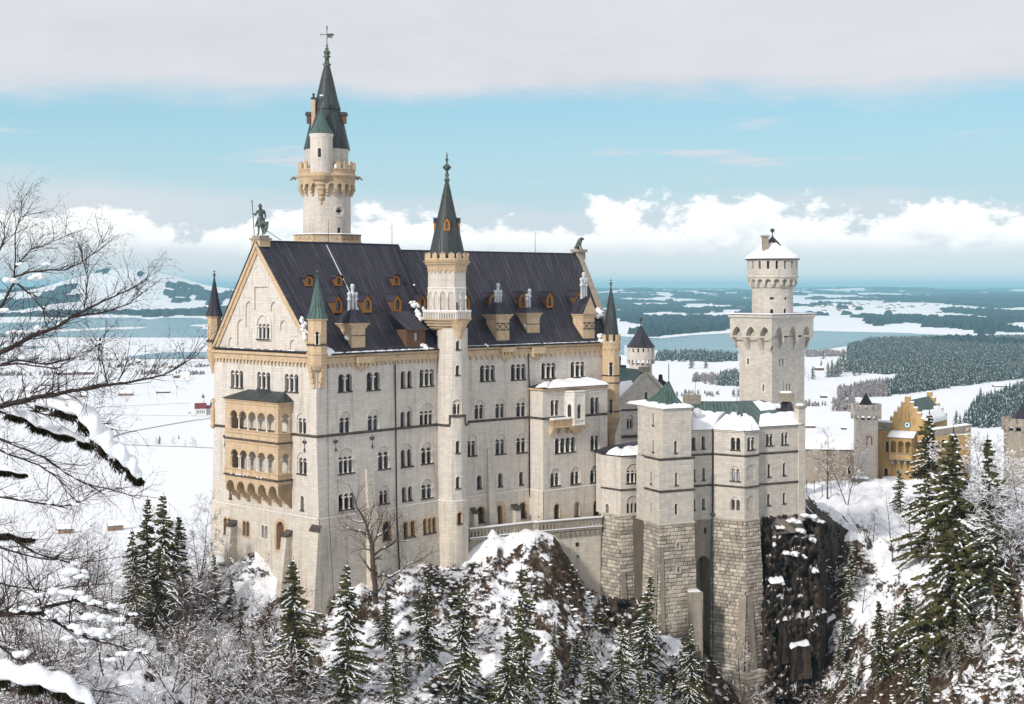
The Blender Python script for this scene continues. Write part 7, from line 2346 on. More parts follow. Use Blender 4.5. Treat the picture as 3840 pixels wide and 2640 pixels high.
# ------------------------------------------------------------------ lake, ponds, roads
def flat_poly(name, conv, pts_, z, m, sub=1):
 mb = MB()
 v = []
 for x, y in pts_:
  px, py = conv(x, y) if conv else (x, y)
  d = -z * F / (py - HY)
  v.append(((px - CX) / F * d, d))
 lo = v
 P_, tr = tess([lo])
 for t in tr: mb.poly([(P_[i].x, P_[i].y, z) for i in t], m)
 o = struct(name, mb)
 return v, o
lake_px = [(-300, 1264), (400, 1264), (1000, 1266), (1700, 1285), (2230, 1325), (2480, 1338), (2700, 1330), (3000, 1322), (3100, 1308), (3170, 1298), (3300, 1284), (3560, 1270), (4000, 1262), (4000, 1256), (3800, 1256), (3620, 1258), (3440, 1252), (3380, 1244), (3200, 1238), (3000, 1240), (2800, 1246), (2600, 1256), (2480, 1268), (2350, 1262), (2000, 1230), (1400, 1200), (800, 1192), (640, 1188), (560, 1198), (500, 1190), (380, 1186), (200, 1196), (-300, 1196)]
LAKE, _ = flat_poly('lake', None, lake_px, ZV + .7, 'lake_water')
flat_poly('pond', zO, [(1060, 88), (1250, 64), (1400, 48), (1600, 46), (1850, 42), (1850, 100), (1500, 102), (1250, 104)], ZV + .8, 'lake_water')
flat_poly('pond', zN, [(-60, 1375), (200, 1362), (430, 1362), (300, 1385), (-60, 1392)], ZV + .8, 'lake_water')
flat_poly('ice_shelf', zS, [(200, 415), (420, 450), (640, 458), (800, 462), (800, 480), (400, 485), (200, 470)], ZV + .82, 'lake_ice')
def road(name, conv, pts_, w):
 mb = MB(); c = []
 for x, y in pts_:
  px, py = conv(x, y); d = -ZV * F / (py - HY); c.append(Vector(((px - CX) / F * d, d)))
 rows = []
 for i, p in enumerate(c):
  t = (c[min(i + 1, len(c) - 1)] - c[max(i - 1, 0)]).normalized(); n_ = Vector((-t.y, t.x)) * w / 2
  rows.append([(p.x - n_.x, p.y - n_.y, ZV + .15), (p.x + n_.x, p.y + n_.y, ZV + .15)])
 mb.grid(rows, 'road_mat'); return struct(name, mb)
road('road', zO, [(930, 790), (1010, 755), (1150, 720), (1400, 675), (1650, 632), (1900, 600)], 7)
road('road', zO, [(900, 836), (1030, 838), (1300, 848), (1600, 856), (1900, 872)], 5)
road('path', zO, [(800, 522), (1100, 505), (1500, 488), (1620, 482)], 4)
road('path', zO, [(780, 578), (1300, 588), (1640, 592), (1900, 596)], 3)
# ------------------------------------------------------------------ forests
def inside(poly, X_, Y_):
 c = np.zeros(X_.shape, bool)
 n_ = len(poly); j = n_ - 1
 for i in range(n_):
  xi, yi = poly[i]; xj, yj = poly[j]
  c ^= ((yi > Y_) != (yj > Y_)) & (X_ < (xj - xi) * (Y_ - yi) / (yj - yi + 1e-12) + xi)
  j = i
 return c
def poly_ground(conv, pts_):
 out = []
 for x, y in pts_:
  px, py = conv(x, y) if conv else (x, y); d = -ZV * F / (py - HY); out.append(((px - CX) / F * d, d))
 return out
def tree_points(poly, spacing, seed, fuzzy=0.0):
 rg = np.random.default_rng(seed)
 P_ = np.array(poly); x0, y0 = P_.min(0); x1, y1 = P_.max(0)
 n_ = int((x1 - x0) * (y1 - y0) / spacing ** 2)
 x = rg.uniform(x0, x1, n_); y = rg.uniform(y0, y1, n_)
 k = inside(poly, x, y)
 if fuzzy: k &= fbm(x / 45 + seed, y / 45, 3) > fuzzy
 return x[k], y[k], rg
def cone_forest(name, specs, m, label, cat, group=None):
 V, T = [], []
 base = 0
 S = 6
 for x, y, rg, h, wd in specs:
  n_ = len(x)
  z = ground(x, y) - .5
  H = h * rg.uniform(.6, 1.15, n_); Wd = wd * rg.uniform(.7, 1.25, n_)
  for (zb_, zt_, k) in ((.0, .62, 1.0), (.38, 1.0, .66)):
   a = rg.uniform(0, 6.28, n_)[:, None] + np.arange(S)[None] * 2 * PI / S
   r = Wd[:, None] * k * rg.uniform(.7, 1.25, (n_, S))
   ring = np.stack([x[:, None] + r * np.cos(a), y[:, None] + r * np.sin(a), (z + H * zb_)[:, None] + rg.uniform(-.06, .06, (n_, S)) * H[:, None]], -1)
   tip_ = np.stack([x + rg.uniform(-.2, .2, n_), y, z + H * zt_], -1)[:, None]
   V.append(np.concatenate([ring, tip_], 1).reshape(-1, 3))
   i0 = base + np.arange(n_)[:, None] * (S + 1)
   s = np.arange(S)[None]
   T.append(np.stack([i0 + s, i0 + (s + 1) % S, np.broadcast_to(i0 + S, (n_, S))], -1).reshape(-1, 3))
   base += n_ * (S + 1)
 V = np.concatenate(V); T = np.concatenate(T)
 me = bpy.data.meshes.new(name)
 me.vertices.add(len(V)); me.vertices.foreach_set('co', V.ravel())
 set_quads(me, T, False)
 me.materials.append(MATS[m])
 o = bpy.data.objects.new(name, me); COL.objects.link(o)
 return tag(o, label, cat, group, 'stuff')
def clip_d(poly): return poly
f1 = poly_ground(zS, [(1385, 440), (1500, 402), (1800, 392), (2400, 386), (2400, 588), (2150, 612), (1960, 640), (1760, 668), (1600, 688), (1590, 640), (1730, 575), (1560, 572), (1380, 560)])
cone_forest('conifer_forest', [(*tree_points(f1, 8.5, 1), 21, 4.2)], 'forest_green', 'broad dark conifer forest dusted with snow beyond the ochre gatehouse, right side', 'forest')
f2 = poly_ground(zS, [(1995, 850), (2030, 800), (2080, 740), (2200, 700), (2330, 650), (2500, 600), (2500, 880), (2200, 850), (2100, 858)])
cone_forest('conifer_forest', [(*tree_points(f2, 7.5, 2), 22, 4.2)], 'forest_green', 'nearer snowy conifer forest at the right edge behind the gatehouse', 'forest')
f3 = poly_ground(zS, [(1335, 700), (1330, 660), (1420, 640), (1600, 612), (1640, 640), (1600, 690)])
f3b = poly_ground(zS, [(1300, 770), (1310, 720), (1420, 712), (1425, 772)]); f3c = poly_ground(zS, [(1155, 750), (1160, 725), (1290, 725), (1290, 745)])
f4 = poly_ground(zS, [(365, 500), (370, 470), (560, 468), (800, 480), (800, 505), (600, 508)]); f5 = poly_ground(zS, [(560, 618), (570, 570), (660, 585), (700, 570), (805, 560), (805, 632), (690, 630)])
f6 = poly_ground(zS, [(1160, 480), (1165, 458), (1390, 452), (1390, 478)])
f7 = poly_ground(zS, [(470, 690), (480, 672), (810, 665), (810, 690)])
f8 = poly_ground(zO, [(0, 118), (300, 108), (800, 112), (1300, 106), (1810, 100), (1810, 108), (1300, 116), (800, 122), (0, 132)])
f9 = poly_ground(zO, [(0, 232), (350, 224), (800, 226), (1300, 214), (1810, 224), (1810, 246), (1300, 240), (700, 246), (0, 252)]); f10 = poly_ground(zO, [(900, 165), (1300, 150), (1800, 158), (1800, 176), (1300, 180), (900, 180)])
cone_forest('bare_woodland', [(*tree_points(f3, 6.5, 3), 13, 3.0), (*tree_points(f3b, 6.0, 4), 12, 3.0), (*tree_points(f3c, 8, 5, .45), 9, 3), (*tree_points(f5, 9, 6, .42), 12, 3.4), (*tree_points(f7, 16, 7, .46), 9, 3), (*tree_points(f6, 11, 17, .4), 13, 4)], 'bare_wood', 'purple grey leafless woodland and hedges on the right valley floor', 'woodland')
cone_forest('conifer_grove', [(*tree_points(f4, 10, 8, .45), 20, 4.5), (*tree_points(poly_ground(zS, [(690, 632), (700, 590), (805, 575), (805, 636)]), 9, 9, .35), 17, 3.6)], 'forest_green', 'dark conifer groves between the lake and the square tower', 'forest')
cone_forest('hedgerow', [(*tree_points(f8, 11, 10, .48), 9, 3.2), (*tree_points(f9, 10, 11, .50), 9, 3.4), (*tree_points(f10, 13, 12, .52), 8, 3.2)], 'bare_wood', 'thin leafless hedgerows crossing the white valley left of the palace', 'hedge')
# far woods: a canopy sheet that dives below ground where there are fields
fi = np.where((rad > 3900) & (rad < 60000))[0]
X2, Y2, Z2 = TX[fi], TY[fi], TZ[fi]
D2 = Y2
m1 = fbm(X2 / 520 + 3, Y2 / 1500 + 8, 4, .55) + .13 * (fbm(X2 / 110, Y2 / 420, 3, .6) - .5)
pxx = CX + F * X2 / Y2
mask = m1 > np.interp(D2, [3900, 5200, 9000, 16000, 40000], [.585, .575, .565, .53, .48])
lakem = inside(LAKE, X2, Y2)
for e in (-160, 160): lakem |= inside(LAKE, X2, Y2 + e)
town = (pxx > 2950) & (pxx < 3700) & (D2 > 6600) & (D2 < 10500)
mask &= ~lakem & ~(town & (m1 < .64))
pyy = HY - F * Z2 / Y2
shore = inside([(2230, 1235), (2300, 1205), (2520, 1190), (2760, 1195), (2960, 1195), (3150, 1150), (3350, 1170), (3840, 1215), (3840, 1256), (3620, 1256), (3440, 1250), (3380, 1242), (3000, 1236), (2700, 1240), (2480, 1258), (2300, 1250)], pxx, pyy) & ~lakem & (m1 > .43)
clear_ = (D2 < 5100) & (pxx < 2300)
mask = (mask | shore) & ~clear_ & (D2 > 4150)
topz = Z2 + np.where(mask, 13 + 15 * nrng.random(X2.shape), -6)
keep = mask[:-1, :-1] | mask[1:, :-1] | mask[:-1, 1:] | mask[1:, 1:]
me = bpy.data.meshes.new('far_forest')
me.vertices.add(X2.size); me.vertices.foreach_set('co', np.stack([X2, Y2 + nrng.uniform(-12, 12, X2.shape), topz], -1).ravel())
set_quads(me, quads(*X2.shape, keep), False)
me.materials.append(MATS['far_forest'])
tag(bpy.data.objects.new('far_forest', me), 'bluish far woods scattered over the snowy plain and hills beyond the lake', 'forest', None, 'stuff')
COL.objects.link(bpy.data.objects['far_forest'])
# ------------------------------------------------------------------ haze
hz = MB()
hz.box((0, 34000, (-190 + 160) / 2 - 20), Vector((42000, 0, 0)), Vector((0, 36000, 0)), Vector((0, 0, 200)), 'snow')
hz = hz.build('haze'); hz['kind'] = 'stuff'; hz['label'] = 'thin blue air over the plain'; hz['category'] = 'haze'
hm = bpy.data.materials.new('haze'); hm.use_nodes = True
k = NT(hm.node_tree); pv = k.n('ShaderNodeVolumePrincipled'); oo = k.n('ShaderNodeOutputMaterial')
pv.inputs['Color'].default_value = (0.42, 0.82, 1.0, 1)
pv.inputs['Density'].default_value = 4.2e-5
pv.inputs['Anisotropy'].default_value = -0.15
k.link(pv.outputs[0], oo.inputs['Volume'])
hz.data.materials.clear(); hz.data.materials.append(hm)
# ================================================================== buildings behind and beyond
def shell(parent, name, A, B, back, z0, z1, m, holes=(), d=None):
 f = Fac(A, B); bd = d or -f.n
 mb = MB()
 plate(mb, f, [(0, z0), (f.L, z0), (f.L, z1), (0, z1)], list(holes), m)
 P_ = [B, B + bd * back, A + bd * back, A]
 for a, b in zip(P_[:-1], P_[1:]):
  l = (b - a).length
  mb.poly([Vector((*a, z0)), Vector((*b, z0)), Vector((*b, z1)), Vector((*a, z1))], m, [(0, z0), (l, z0), (l, z1), (0, z1)])
 return mb.build(name, parent)
# ---- gabled house with a green roof in the court
YH = 268.0
h0 = gp(zG(292, 0)[0], YH); h1 = along(h0, eR, zG(742, 0)[0])
hf = Fac(h0, h1)
house = thing('gabled_house', 'grey stone house with green metal roof half under snow behind the palace turret', 'house', (h0.x, h0.y, -46))
zge = hf.loc(*zG(300, 1128))[1]; au, azt = hf.loc(*zG(515, 893))
hs = W(hf, house, zG, (497, 520, 1070, 1134), 1, wall='tower_stone')
mb = MB()
plate(mb, hf, [(0, -60), (hf.L, -60), (hf.L, zge - .5), (au, azt), (0, zge)], hs + W(hf, house, zG, (342, 398, 1262, 1388), 2, 'relief', 1300, wall='tower_stone', sill=False), 'tower_stone')
hb_ = h0 + eB * 16
mb.poly([Vector((*h0, -60)), Vector((*hb_, -60)), Vector((*hb_, zge)), Vector((*h0, zge))], 'tower_stone', [(0, 0), (16, 0), (16, 20), (0, 20)])
ledge(mb, hf, 0, hf.L, hf.loc(*zG(400, 1215))[1], .4, .2, 'dark_ledge'); ledge(mb, hf, 0, hf.L, hf.loc(*zG(340, 1440))[1], .6, .5, 'dark_ledge')
u_, z_ = hf.loc(*zG(310, 1000))
for s in (0, 1):
 a, b = ((0, zge), (au, azt)) if s == 0 else ((au, azt), (hf.L, zge - .5))
 slab(mb, hf, [(a[0], a[1] - .5), (b[0], b[1] - .5), (b[0], b[1] + .35), (a[0], a[1] + .35)], -.4, .25, 'tower_stone')
mb.build('gable_wall', house)
mb = MB()
A_, T_, B_ = hf.P(-.6, zge - .1, -.2), hf.P(au, azt + .2, -.2), hf.P(hf.L, zge - .2, -.2)
bk = Vector((eB.x, eB.y, 0)) * 17
mb.poly([A_, T_, T_ + bk, A_ + bk], 'verdigris', [(0, 0), (0, 8), (22, 8), (22, 0)]); mb.poly([B_, T_, T_ + bk, B_ + bk], 'verdigris', [(0, 0), (0, 8), (22, 8), (22, 0)])
mb.build('roof', house)
sn = MB(); snow_sheet(sn, (A_ + bk, A_ - Vector((0, 0, 0)), A_.lerp(T_, .62), (A_ + bk).lerp(T_ + bk, .62)), 20, 5, .4, 61, ragged=.2)
sn.build('roof_snow', house)
mb = MB(); q = hf.P(au - .2, azt + .3, -.6); mb.box(q, Vector((.8, .3, 0)), Vector((-.3, .8, 0)), Vector((0, 0, .5)), 'weathered_stone'); mb.build('gable_block', house)
mb = MB(); q = hf.P(au, azt + .9, -13)
for i in range(4): mb.lathe((q.x - 1.2 + i * .75, q.y), [(.3, q.z - 1), (.3, q.z + .6), (.4, q.z + .7), (.3, q.z + 1.5)], 8, 'iron')
mb.box(q + Vector((0, 0, -.9)), Vector((2.4, 0, 0)), Vector((0, .8, 0)), Vector((0, 0, .5)), 'iron'); mb.build('chimney', house)
mb = MB(); q = gpt(632, 990, 276); mb.lathe((q.x, q.y), [(1.1, q.z - 2), (1.0, q.z - .3), (1.3, q.z), (.5, q.z + .5), (.35, q.z + 1.6)], 8, 'iron'); mb.build('chimney', house)
# ---- small round tower beyond it
def round_tower(name, label, c, r, zb, conv, ycrown, ymach, ycone0, ytip, n=14, m='tower_stone', rx=1.12, cone=1.2, conemat='dark_roof', inset=False, ybody=None):
 t = thing(name, label, 'tower', (c.x, c.y, -46))
 z = lambda y, d=r: zat(conv(0, y)[1], c.y - d)
 mb = MB()
 mb.lathe((c.x, c.y), [(r, zb), (r, z(ymach))], 28, m, cap=False, seams=2 * PI * r)
 rr_ = r * rx
 frieze_round(mb, Cyl(c, r + .02), n, z(ymach - 40), z(ymach - 22), rr_ - r, m, .5, k=1.3, rr=.34)
 mb.build('shaft', t)
 mb = MB()
 cyl = Cyl(c, rr_)
 if inset:
  mb.lathe((c.x, c.y), [(rr_ - .05, z(ymach - 40)), (rr_, z(ymach - 44)), (rr_, z(ycrown + 40)), (rr_ - .5, z(ycrown + 40)), (rr_ - .5, z(ycrown + 60))], 28, m, cap=False, seams=2 * PI * r)
  merlons_round(mb, c, rr_ - .25, n, z(ycrown + 41), z(ycrown), 2 * PI * rr_ / n * .58, .5, m, 0)
  mb.lathe((c.x, c.y), [(rr_ - .3, z(ycrown + 55)), (.1, z(ycrown + 50))], 20, 'snow', cap=False)
 else:
  slots = []
  w = 2 * PI * rr_ / n
  for i in range(n):
   u = (i + .5 - n / 2) * w
   slots.append([(u - w * .16, z(ycrown + 38)), (u + w * .16, z(ycrown + 38)), (u + w * .16, z(ycrown + 6)), (u - w * .16, z(ycrown + 6))])
  strips(mb, cyl, z(ymach - 40), z(ycrown), slots, m, .6)
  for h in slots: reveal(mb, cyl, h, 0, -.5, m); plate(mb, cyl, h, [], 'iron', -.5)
 mb.build('crown', t)
 mb = MB()
 rc_ = r * cone; zt = zat(conv(0, ytip)[1], c.y); z0 = z(ycone0, rc_)
 mb.lathe((c.x, c.y), [(rc_, z0), (rc_ * .78, z0 + (zt - z0) * .18), (rc_ * .38, z0 + (zt - z0) * .6), (.06, zt)], 20, conemat, 0, False, seams=30)
 mb.build('conical_roof', t)
 return t, mb, z
rt = gp(zG(463, 0)[0], 292)
kk = 1 / 2.28 / F * 292
t_, _, _ = round_tower('round_tower', 'small round tower with dark cone roof and ball finial, behind the green roofed house', rt, 96 * kk, -60, zG, 694, 835, 690, 500, 16, 'limestone', 1.22, 1.30)
mb = MB(); zt_ = zat(zG(0, 505)[1], rt.y); mb.lathe((rt.x, rt.y), [(.12, zt_ - .2), (.08, zt_ + .9), (.35, zt_ + 1.1), (.4, zt_ + 1.4), (.2, zt_ + 1.75)], 8, 'bronze'); mb.build('finial', t_)
# ---- gatehouse: ochre, with stepped gables
YG = 330.0
uG = Vector((.83, -.56)).normalized(); vG = Vector((.56, .83)).normalized()
g1_ = gp(zJ(1150, 0)[0], YG); g0_ = along(g1_, -uG, zJ(828, 0)[0])
gf = Fac(g0_, g1_)
gate = thing('gatehouse', 'ochre gatehouse with stepped gables, round clock and green roof half under snow', 'building', (g1_.x, g1_.y, -50))
zj = lambda y: zat(zJ(0, y)[1], YG + 2)
LG = gf.L; DG = 17.0
stp = []
hts = [535, 485, 440, 390, 338]
n_ = 5
for i, y in enumerate(hts): stp += [(LG * i / 9.4, zj(y)), (LG * (i + 1) / 9.4, zj(y))]
stp += [(LG - a, b) for a, b in stp[::-1]]
stepo = [(0, -58), (LG, -58)] + stp[::-1]
mb = MB()
nich = []
for c_, w, y0, y1 in ((.5, .055, 560, 435), (.40, .05, 570, 490), (.60, .05, 570, 490), (.29, .045, 600, 545), (.71, .045, 600, 545)):
 nich.append(arch_loop(LG * (c_ - w), LG * (c_ + w), zj(y0), zj(y1)))
slab(mb, gf, stepo, -.7, 0, 'ochre_wall', nich)
for h in nich: plate(mb, gf, h, [], 'ochre_wall', -.2)
f2_ = Fac(g0_ + vG * DG, g1_ + vG * DG)
slab(mb, f2_, stepo, -.7, 0, 'ochre_wall')
sd = Fac(g1_, g1_ + vG * DG)
zev = zj(575)
plate(mb, sd, [(0, -58), (DG, -58), (DG, zev), (0, zev)], [], 'ochre_wall')
mb.build('wall', gate)
sn = MB(); rng = random.Random(9)
for f in (gf, f2_):
 for i, y in enumerate(hts):
  for u in ((i + .5) * LG / 9.4, LG - (i + .5) * LG / 9.4):
   fbox(sn, f, u - LG / 19, u + LG / 19, zj(y) + .004, zj(y) + .3, -.68, 0, 'snow')
sn.build('gable_snow', gate)
mb = MB()
zr_ = zj(375)
a, b = sd.P(.3, zev - .3, .5), sd.P(DG - .3, zev - .3, .5)
mid = (g0_ + g1_) / 2
c_, d_ = Vector((*(mid + vG * (DG - .3)), zr_)), Vector((*(mid + vG * .3), zr_))
mb.poly([a, b, c_, d_], 'verdigris', [(0, 0), (18, 0), (18, 10), (0, 10)])
a2 = Vector((*(g0_ + vG * .3), zev)); b2 = Vector((*(g0_ + vG * DG), zev)); mb.poly([a2, b2, c_, d_], 'verdigris', [(0, 0), (18, 0), (18, 10), (0, 10)])
mb.build('roof', gate)
sn = MB(); snow_sheet(sn, (a, b, b.lerp(c_, .62), a.lerp(d_, .5)), 22, 6, .6, 71, ragged=.12); sn.build('roof_snow', gate)
mb = MB(); p0 = a.lerp(b, .5).lerp(d_.lerp(c_, .5), .34)
mb.poly([p0 + Vector((-1.2, -.4, 0)), p0 + Vector((.9, .4, -.2)), p0 + Vector((.1, 1, 2.6))], 'verdigris'); mb.poly([p0 + Vector((.9, .4, -.2)), p0 + Vector((1.4, 2.4, 1)), p0 + Vector((.1, 1, 2.6))], 'dark_roof'); mb.build('roof_dormer', gate)
# clock
cu_, cz_ = gf.loc(*zJ(990, 597))
mb = MB()
for r, d, m in ((.78, .16, 'clock_teal'), (.60, .2, 'clock_white'), (.28, .23, 'clock_teal')):
 lo = [(cu_ + r * math.cos(2 * PI * i / 24), cz_ + r * math.sin(2 * PI * i / 24)) for i in range(24)]
 slab(mb, gf, lo, 0, d, m)
for a_, l in ((1.2, .7), (2.6, .5)):
 mb.tube([gf.P(cu_, cz_, .25), gf.P(cu_ + .7 * l * math.cos(a_), cz_ + .7 * l * math.sin(a_), .25)], .05, 4, 'iron')
mb.build('clock', gate)
# arcaded balcony under its own roof
bf = Fac(gf.P(gf.loc(*zJ(852, 800))[0], 0, 2.2).xy, gf.P(gf.loc(*zJ(1062, 800))[0], 0, 2.2).xy)
mb = MB()
w = bf.L; ars = [arch_loop(w * (.04 + .32 * i), w * (.30 + .32 * i), zj(850), zj(742)) for i in range(3)]
slab(mb, bf, [(0, zj(915)), (w, zj(915)), (w, zj(705)), (0, zj(705))], -.4, 0, 'ochre_wall', ars)
e1_ = Fac(bf.B, bf.B + vG * 2.2)
slab(mb, e1_, [(0, zj(915)), (2.2, zj(915)), (2.2, zj(705)), (0, zj(705))], -.3, 0, 'ochre_wall', [arch_loop(.6, 1.8, zj(850), zj(742))])
fbox(mb, bf, .1, w - .1, zj(915), zj(905), -2.2, -.4, 'weathered_stone')
ledge(mb, bf, -.1, w + .1, zj(852), .3, .25, 'weathered_stone'); ledge(mb, bf, -.1, w + .1, zj(908), .35, .25, 'weathered_stone')
for i in range(4): fbox(mb, bf, w * (.06 + .28 * i), w * (.06 + .28 * i) + .5, zj(960), zj(915) - .01, -2.1, -.3, 'weathered_stone')
mb.build('balcony', gate)
mb = MB(); r0 = [bf.P(-.4, zj(708), .5), bf.P(w + .4, zj(708), .5), gf.P(gf.loc(*zJ(1062, 800))[0] + .4, zj(655), .05), gf.P(gf.loc(*zJ(852, 800))[0] - .4, zj(655), .05)]
mb.poly(r0, 'dark_roof', [(0, 0), (8, 0), (8, 3), (0, 3)]); mb.build('balcony_roof', gate)
sn = MB(); snow_sheet(sn, tuple(r0), 16, 4, .45, 72, ragged=.03); sn.build('balcony_snow', gate)
# side block and lower wing
s1 = g0_ + uG * .6; s0_ = along(s1, -uG, zJ(718, 0)[0])
sfc = Fac(s0_ - vG * .8, s1 - vG * .8)
hs = W(sfc, gate, zJ, (788, 818, 750, 838), 1, wall='ochre_wall', ring='sandstone', flat=True) + W(sfc, gate, zJ, (775, 808, 995, 1100), 1, wall='ochre_wall', ring='sandstone', flat=True)
shell(gate, 'side_wall', sfc.A, sfc.B, 9, -58, zj(655), 'ochre_wall', hs)
mb = MB(); frieze(mb, sfc, .1, sfc.L - .1, zj(660), zj(690), .7, .2, 'ochre_wall', .1); ledge(mb, sfc, -.1, sfc.L + .1, zj(640), .5, .3, 'weathered_stone')
plate(mb, sfc, [(0, zj(640)), (sfc.L, zj(640)), (sfc.L, zj(585)), (0, zj(585))], [], 'weathered_stone', -.3); mb.build('parapet', gate)
sn = MB(); fbox(sn, sfc, 0, sfc.L, zj(585), zj(570), -1.5, -.2, 'snow'); sn.build('parapet_snow', gate)
w1_ = s0_ - vG * .4; w0_ = along(w1_, -uG, zJ(522, 0)[0])
wf = Fac(w0_, w1_)
hs = W(wf, gate, zJ, (562, 612, 948, 1055), 1, wall='ochre_wall', ring='sandstone', flat=True, pane='brown_wood', sill=False) + W(wf, gate, zJ, (648, 714, 978, 1070), 2, 'sep', wall='ochre_wall', ring='sandstone', flat=True, sill=False)
shell(gate, 'wing_wall', w0_, w1_, 8, -58, zj(850), 'ochre_wall', hs)
x1_ = w0_ ; x0_ = along(x1_, Vector((-1, .12)).normalized(), zJ(20, 0)[0])
xf = Fac(x0_, x1_)
shell(gate, 'gallery_wall', x0_, x1_, 7, -58, zj(858), 'weathered_stone', W(xf, gate, zJ, (440, 470, 970, 1050), 1, wall='weathered_stone', flat=True, sill=False))
mb = MB(); sn = MB()
for f, z in ((wf, zj(848)), (xf, zj(856))):
 r0 = [f.P(-.3, z, .6), f.P(f.L + .3, z, .6), f.P(f.L + .3, z + 2.6, -6), f.P(-.3, z + 2.6, -6)]
 mb.poly(r0, 'dark_roof', [(0, 0), (12, 0), (12, 5), (0, 5)]); snow_sheet(sn, tuple(r0), 24, 5, .5, 73, ragged=.02)
mb.build('wing_roof', gate); sn.build('wing_snow', gate)
mb = MB(); frieze(mb, wf, .2, wf.L - .2, zj(872), zj(890), .8, .15, 'ochre_wall', .1); mb.build('corbel_table', gate)
mb = MB(); pw0 = gp(zJ(1110, 0)[0], YG - 1); pw1 = gp(zJ(1572, 0)[0], YG + 6); pf = Fac(pw0, pw1)
hs = W(pf, gate, zJ, (1300, 1345, 730, 800), 1, wall='ochre_wall', flat=True) + W(pf, gate, zJ, (1420, 1465, 725, 795), 1, wall='ochre_wall', flat=True)
plate(mb, pf, [(0, -60), (pf.L, -60), (pf.L, zj(700)), (0, zj(700))], hs, 'ochre_wall'); slab(mb, pf, [(2.5, zj(700)), (pf.L, zj(690)), (pf.L, zj(610)), (2.5, zj(640))], -.6, .05, 'weathered_stone')
mb.build('court_wall', gate)
sn = MB(); snow_sheet(sn, (pf.P(2.6, zj(640), .1), pf.P(pf.L, zj(610), .1), pf.P(pf.L, zj(608), -.7), pf.P(2.6, zj(638), -.7)), 12, 3, .35, 74, ragged=0); sn.build('wall_snow', gate)
kj = 1 / 2.456 / F
rt = gp(zJ(608, 0)[0], 334)
t_, _, _ = round_tower('round_tower', 'grey round tower with battlements and dark cone, left end of the ochre gatehouse', rt, 108 * kj * 334, -60, zJ, 412, 552, 418, 300, 14, 'plinth_stone', 1.28, .62, inset=True)
cyx = Cyl(rt, 108 * kj * 334)
mb = MB(); u0_, z0_ = cyx.loc(*zJ(612, 775)); u1_, z1_ = cyx.loc(*zJ(662, 700)); lo = arch_loop(u0_, u1_, z0_, z1_); slab(mb, cyx, grow(lo, .3), -.1, .1, 'sandstone', [lo]); plate(mb, cyx, lo, [], 'brown_wood', .03); mb.build('window', t_)
rt2 = gp(zJ(2050, 0)[0], 322)
t_, _, _ = round_tower('round_tower', 'round tower with battlements and dark cone, cut by the right edge of the picture', rt2, 165 * kj * 322, -60, zJ, 545, 660, 548, 408, 16, 'weathered_stone', 1.12, .62, inset=True)
# stair and low walls below the gatehouse
lowall = thing('garden_wall', 'low snow-capped retaining walls and steps below the gatehouse wing', 'wall', (*gp(zJ(480, 0)[0], 318), -50))
mb = MB(); sn = MB()
for x0, x1, y, h, d in ((470, 625, 1085, 90, 322), (415, 600, 1185, 80, 316), (450, 560, 1275, 60, 310), (20, 490, 1345, 75, 285)):
 f = Fac(gp(zJ(x0, 0)[0], d), gp(zJ(x1, 0)[0], d - 2)); z = zat(zJ(0, y)[1], d)
 fbox(mb, f, 0, f.L, z - h * kj * d - 1.5, z, -.6, 0, 'weathered_stone'); snow_sheet(sn, (f.P(0, z, .1), f.P(f.L, z, .1), f.P(f.L, z + .02, -1.6), f.P(0, z + .02, -1.6)), 10, 3, .35, int(y), ragged=.05)
mb.build('masonry', lowall); sn.build('wall_snow', lowall)
fence = thing('fence', 'thin post fence along the snowy terrace right of the tall wing', 'fence', (*gp(zJ(150, 0)[0], 296), -46))
for x in (62, 132, 205, 285):
 p = hit(*zJ(x, 1255))[0]; mb = MB(); mb.tube([tuple(p + (0, 0, -.3)), tuple(p + (0, 0, 2.6))], .07, 5, 'iron'); mb.build('post', fence)
mb = MB(); q = [hit(*zJ(x, 1255))[0] + (0, 0, 2.2) for x in (62, 132, 205, 285)]; mb.tube([tuple(v) for v in q], .04, 4, 'iron'); mb.build('rail', fence)
# ---- rock under the east wing
def rock_face(name, label, px0, px1, py0, py1, yfun, n, m_, seed, top=None):
 mb = MB(); rows = []
 for j in range(m_ + 1):
  row = []
  for i in range(n + 1):
   px = px0 + (px1 - px0) * i / n; t = j / m_
   py_ = (top(px) if top else py0) * (1 - t) + py1 * t
   y = yfun(px, py_)
   a = float(fbm(px / 60 + seed, py_ / 90, 4, .6)); b = float(fbm(px / 17 + seed, py_ / 22, 3, .6))
   st = math.floor((py_ + 160 * a) / 95); frac = (py_ + 160 * a) / 95 - st
   y += (a - .5) * 7 + (b - .5) * 3.0 + (float(fbm(px / 9 + seed, py_ / 30, 2)) - .5) * 1.1 + (frac - .5) * 1.6 * max(0, float(fbm(px / 45 + seed * 3, py_ / 60 + st * 3, 2)) * 3 - 1.3)
   row.append(at(px, py_, y))
  rows.append(row)
 rows = [[p + Vector((0, 14, 1.0)) for p in rows[0]]] + rows
 mb.grid(rows, 'rock', None, True)
 return tag(mb.build(name), label, 'rock', None, None)
rk = rock_face('rock_cliff', None, 2850, 3195, 1940, 2620, lambda x, y: along(R0_, Vector((1.94, 1)).normalized(), min(x, 3030)).y + .2 - (y - 1940) * .009 + max(0, x - 3075) * .16 + max(0, 2885 - x) * .05, 100, 150, 3, lambda x: 1938 - .06 * abs(x - 2850) + max(0, x - 3040) * .5)
rk['kind'] = 'structure'
def cliff_y(x): return along(R0_, Vector((1.94, 1)).normalized(), min(x, 3030)).y + max(0, x - 3075) * .16
sn = MB(); rng = random.Random(15)
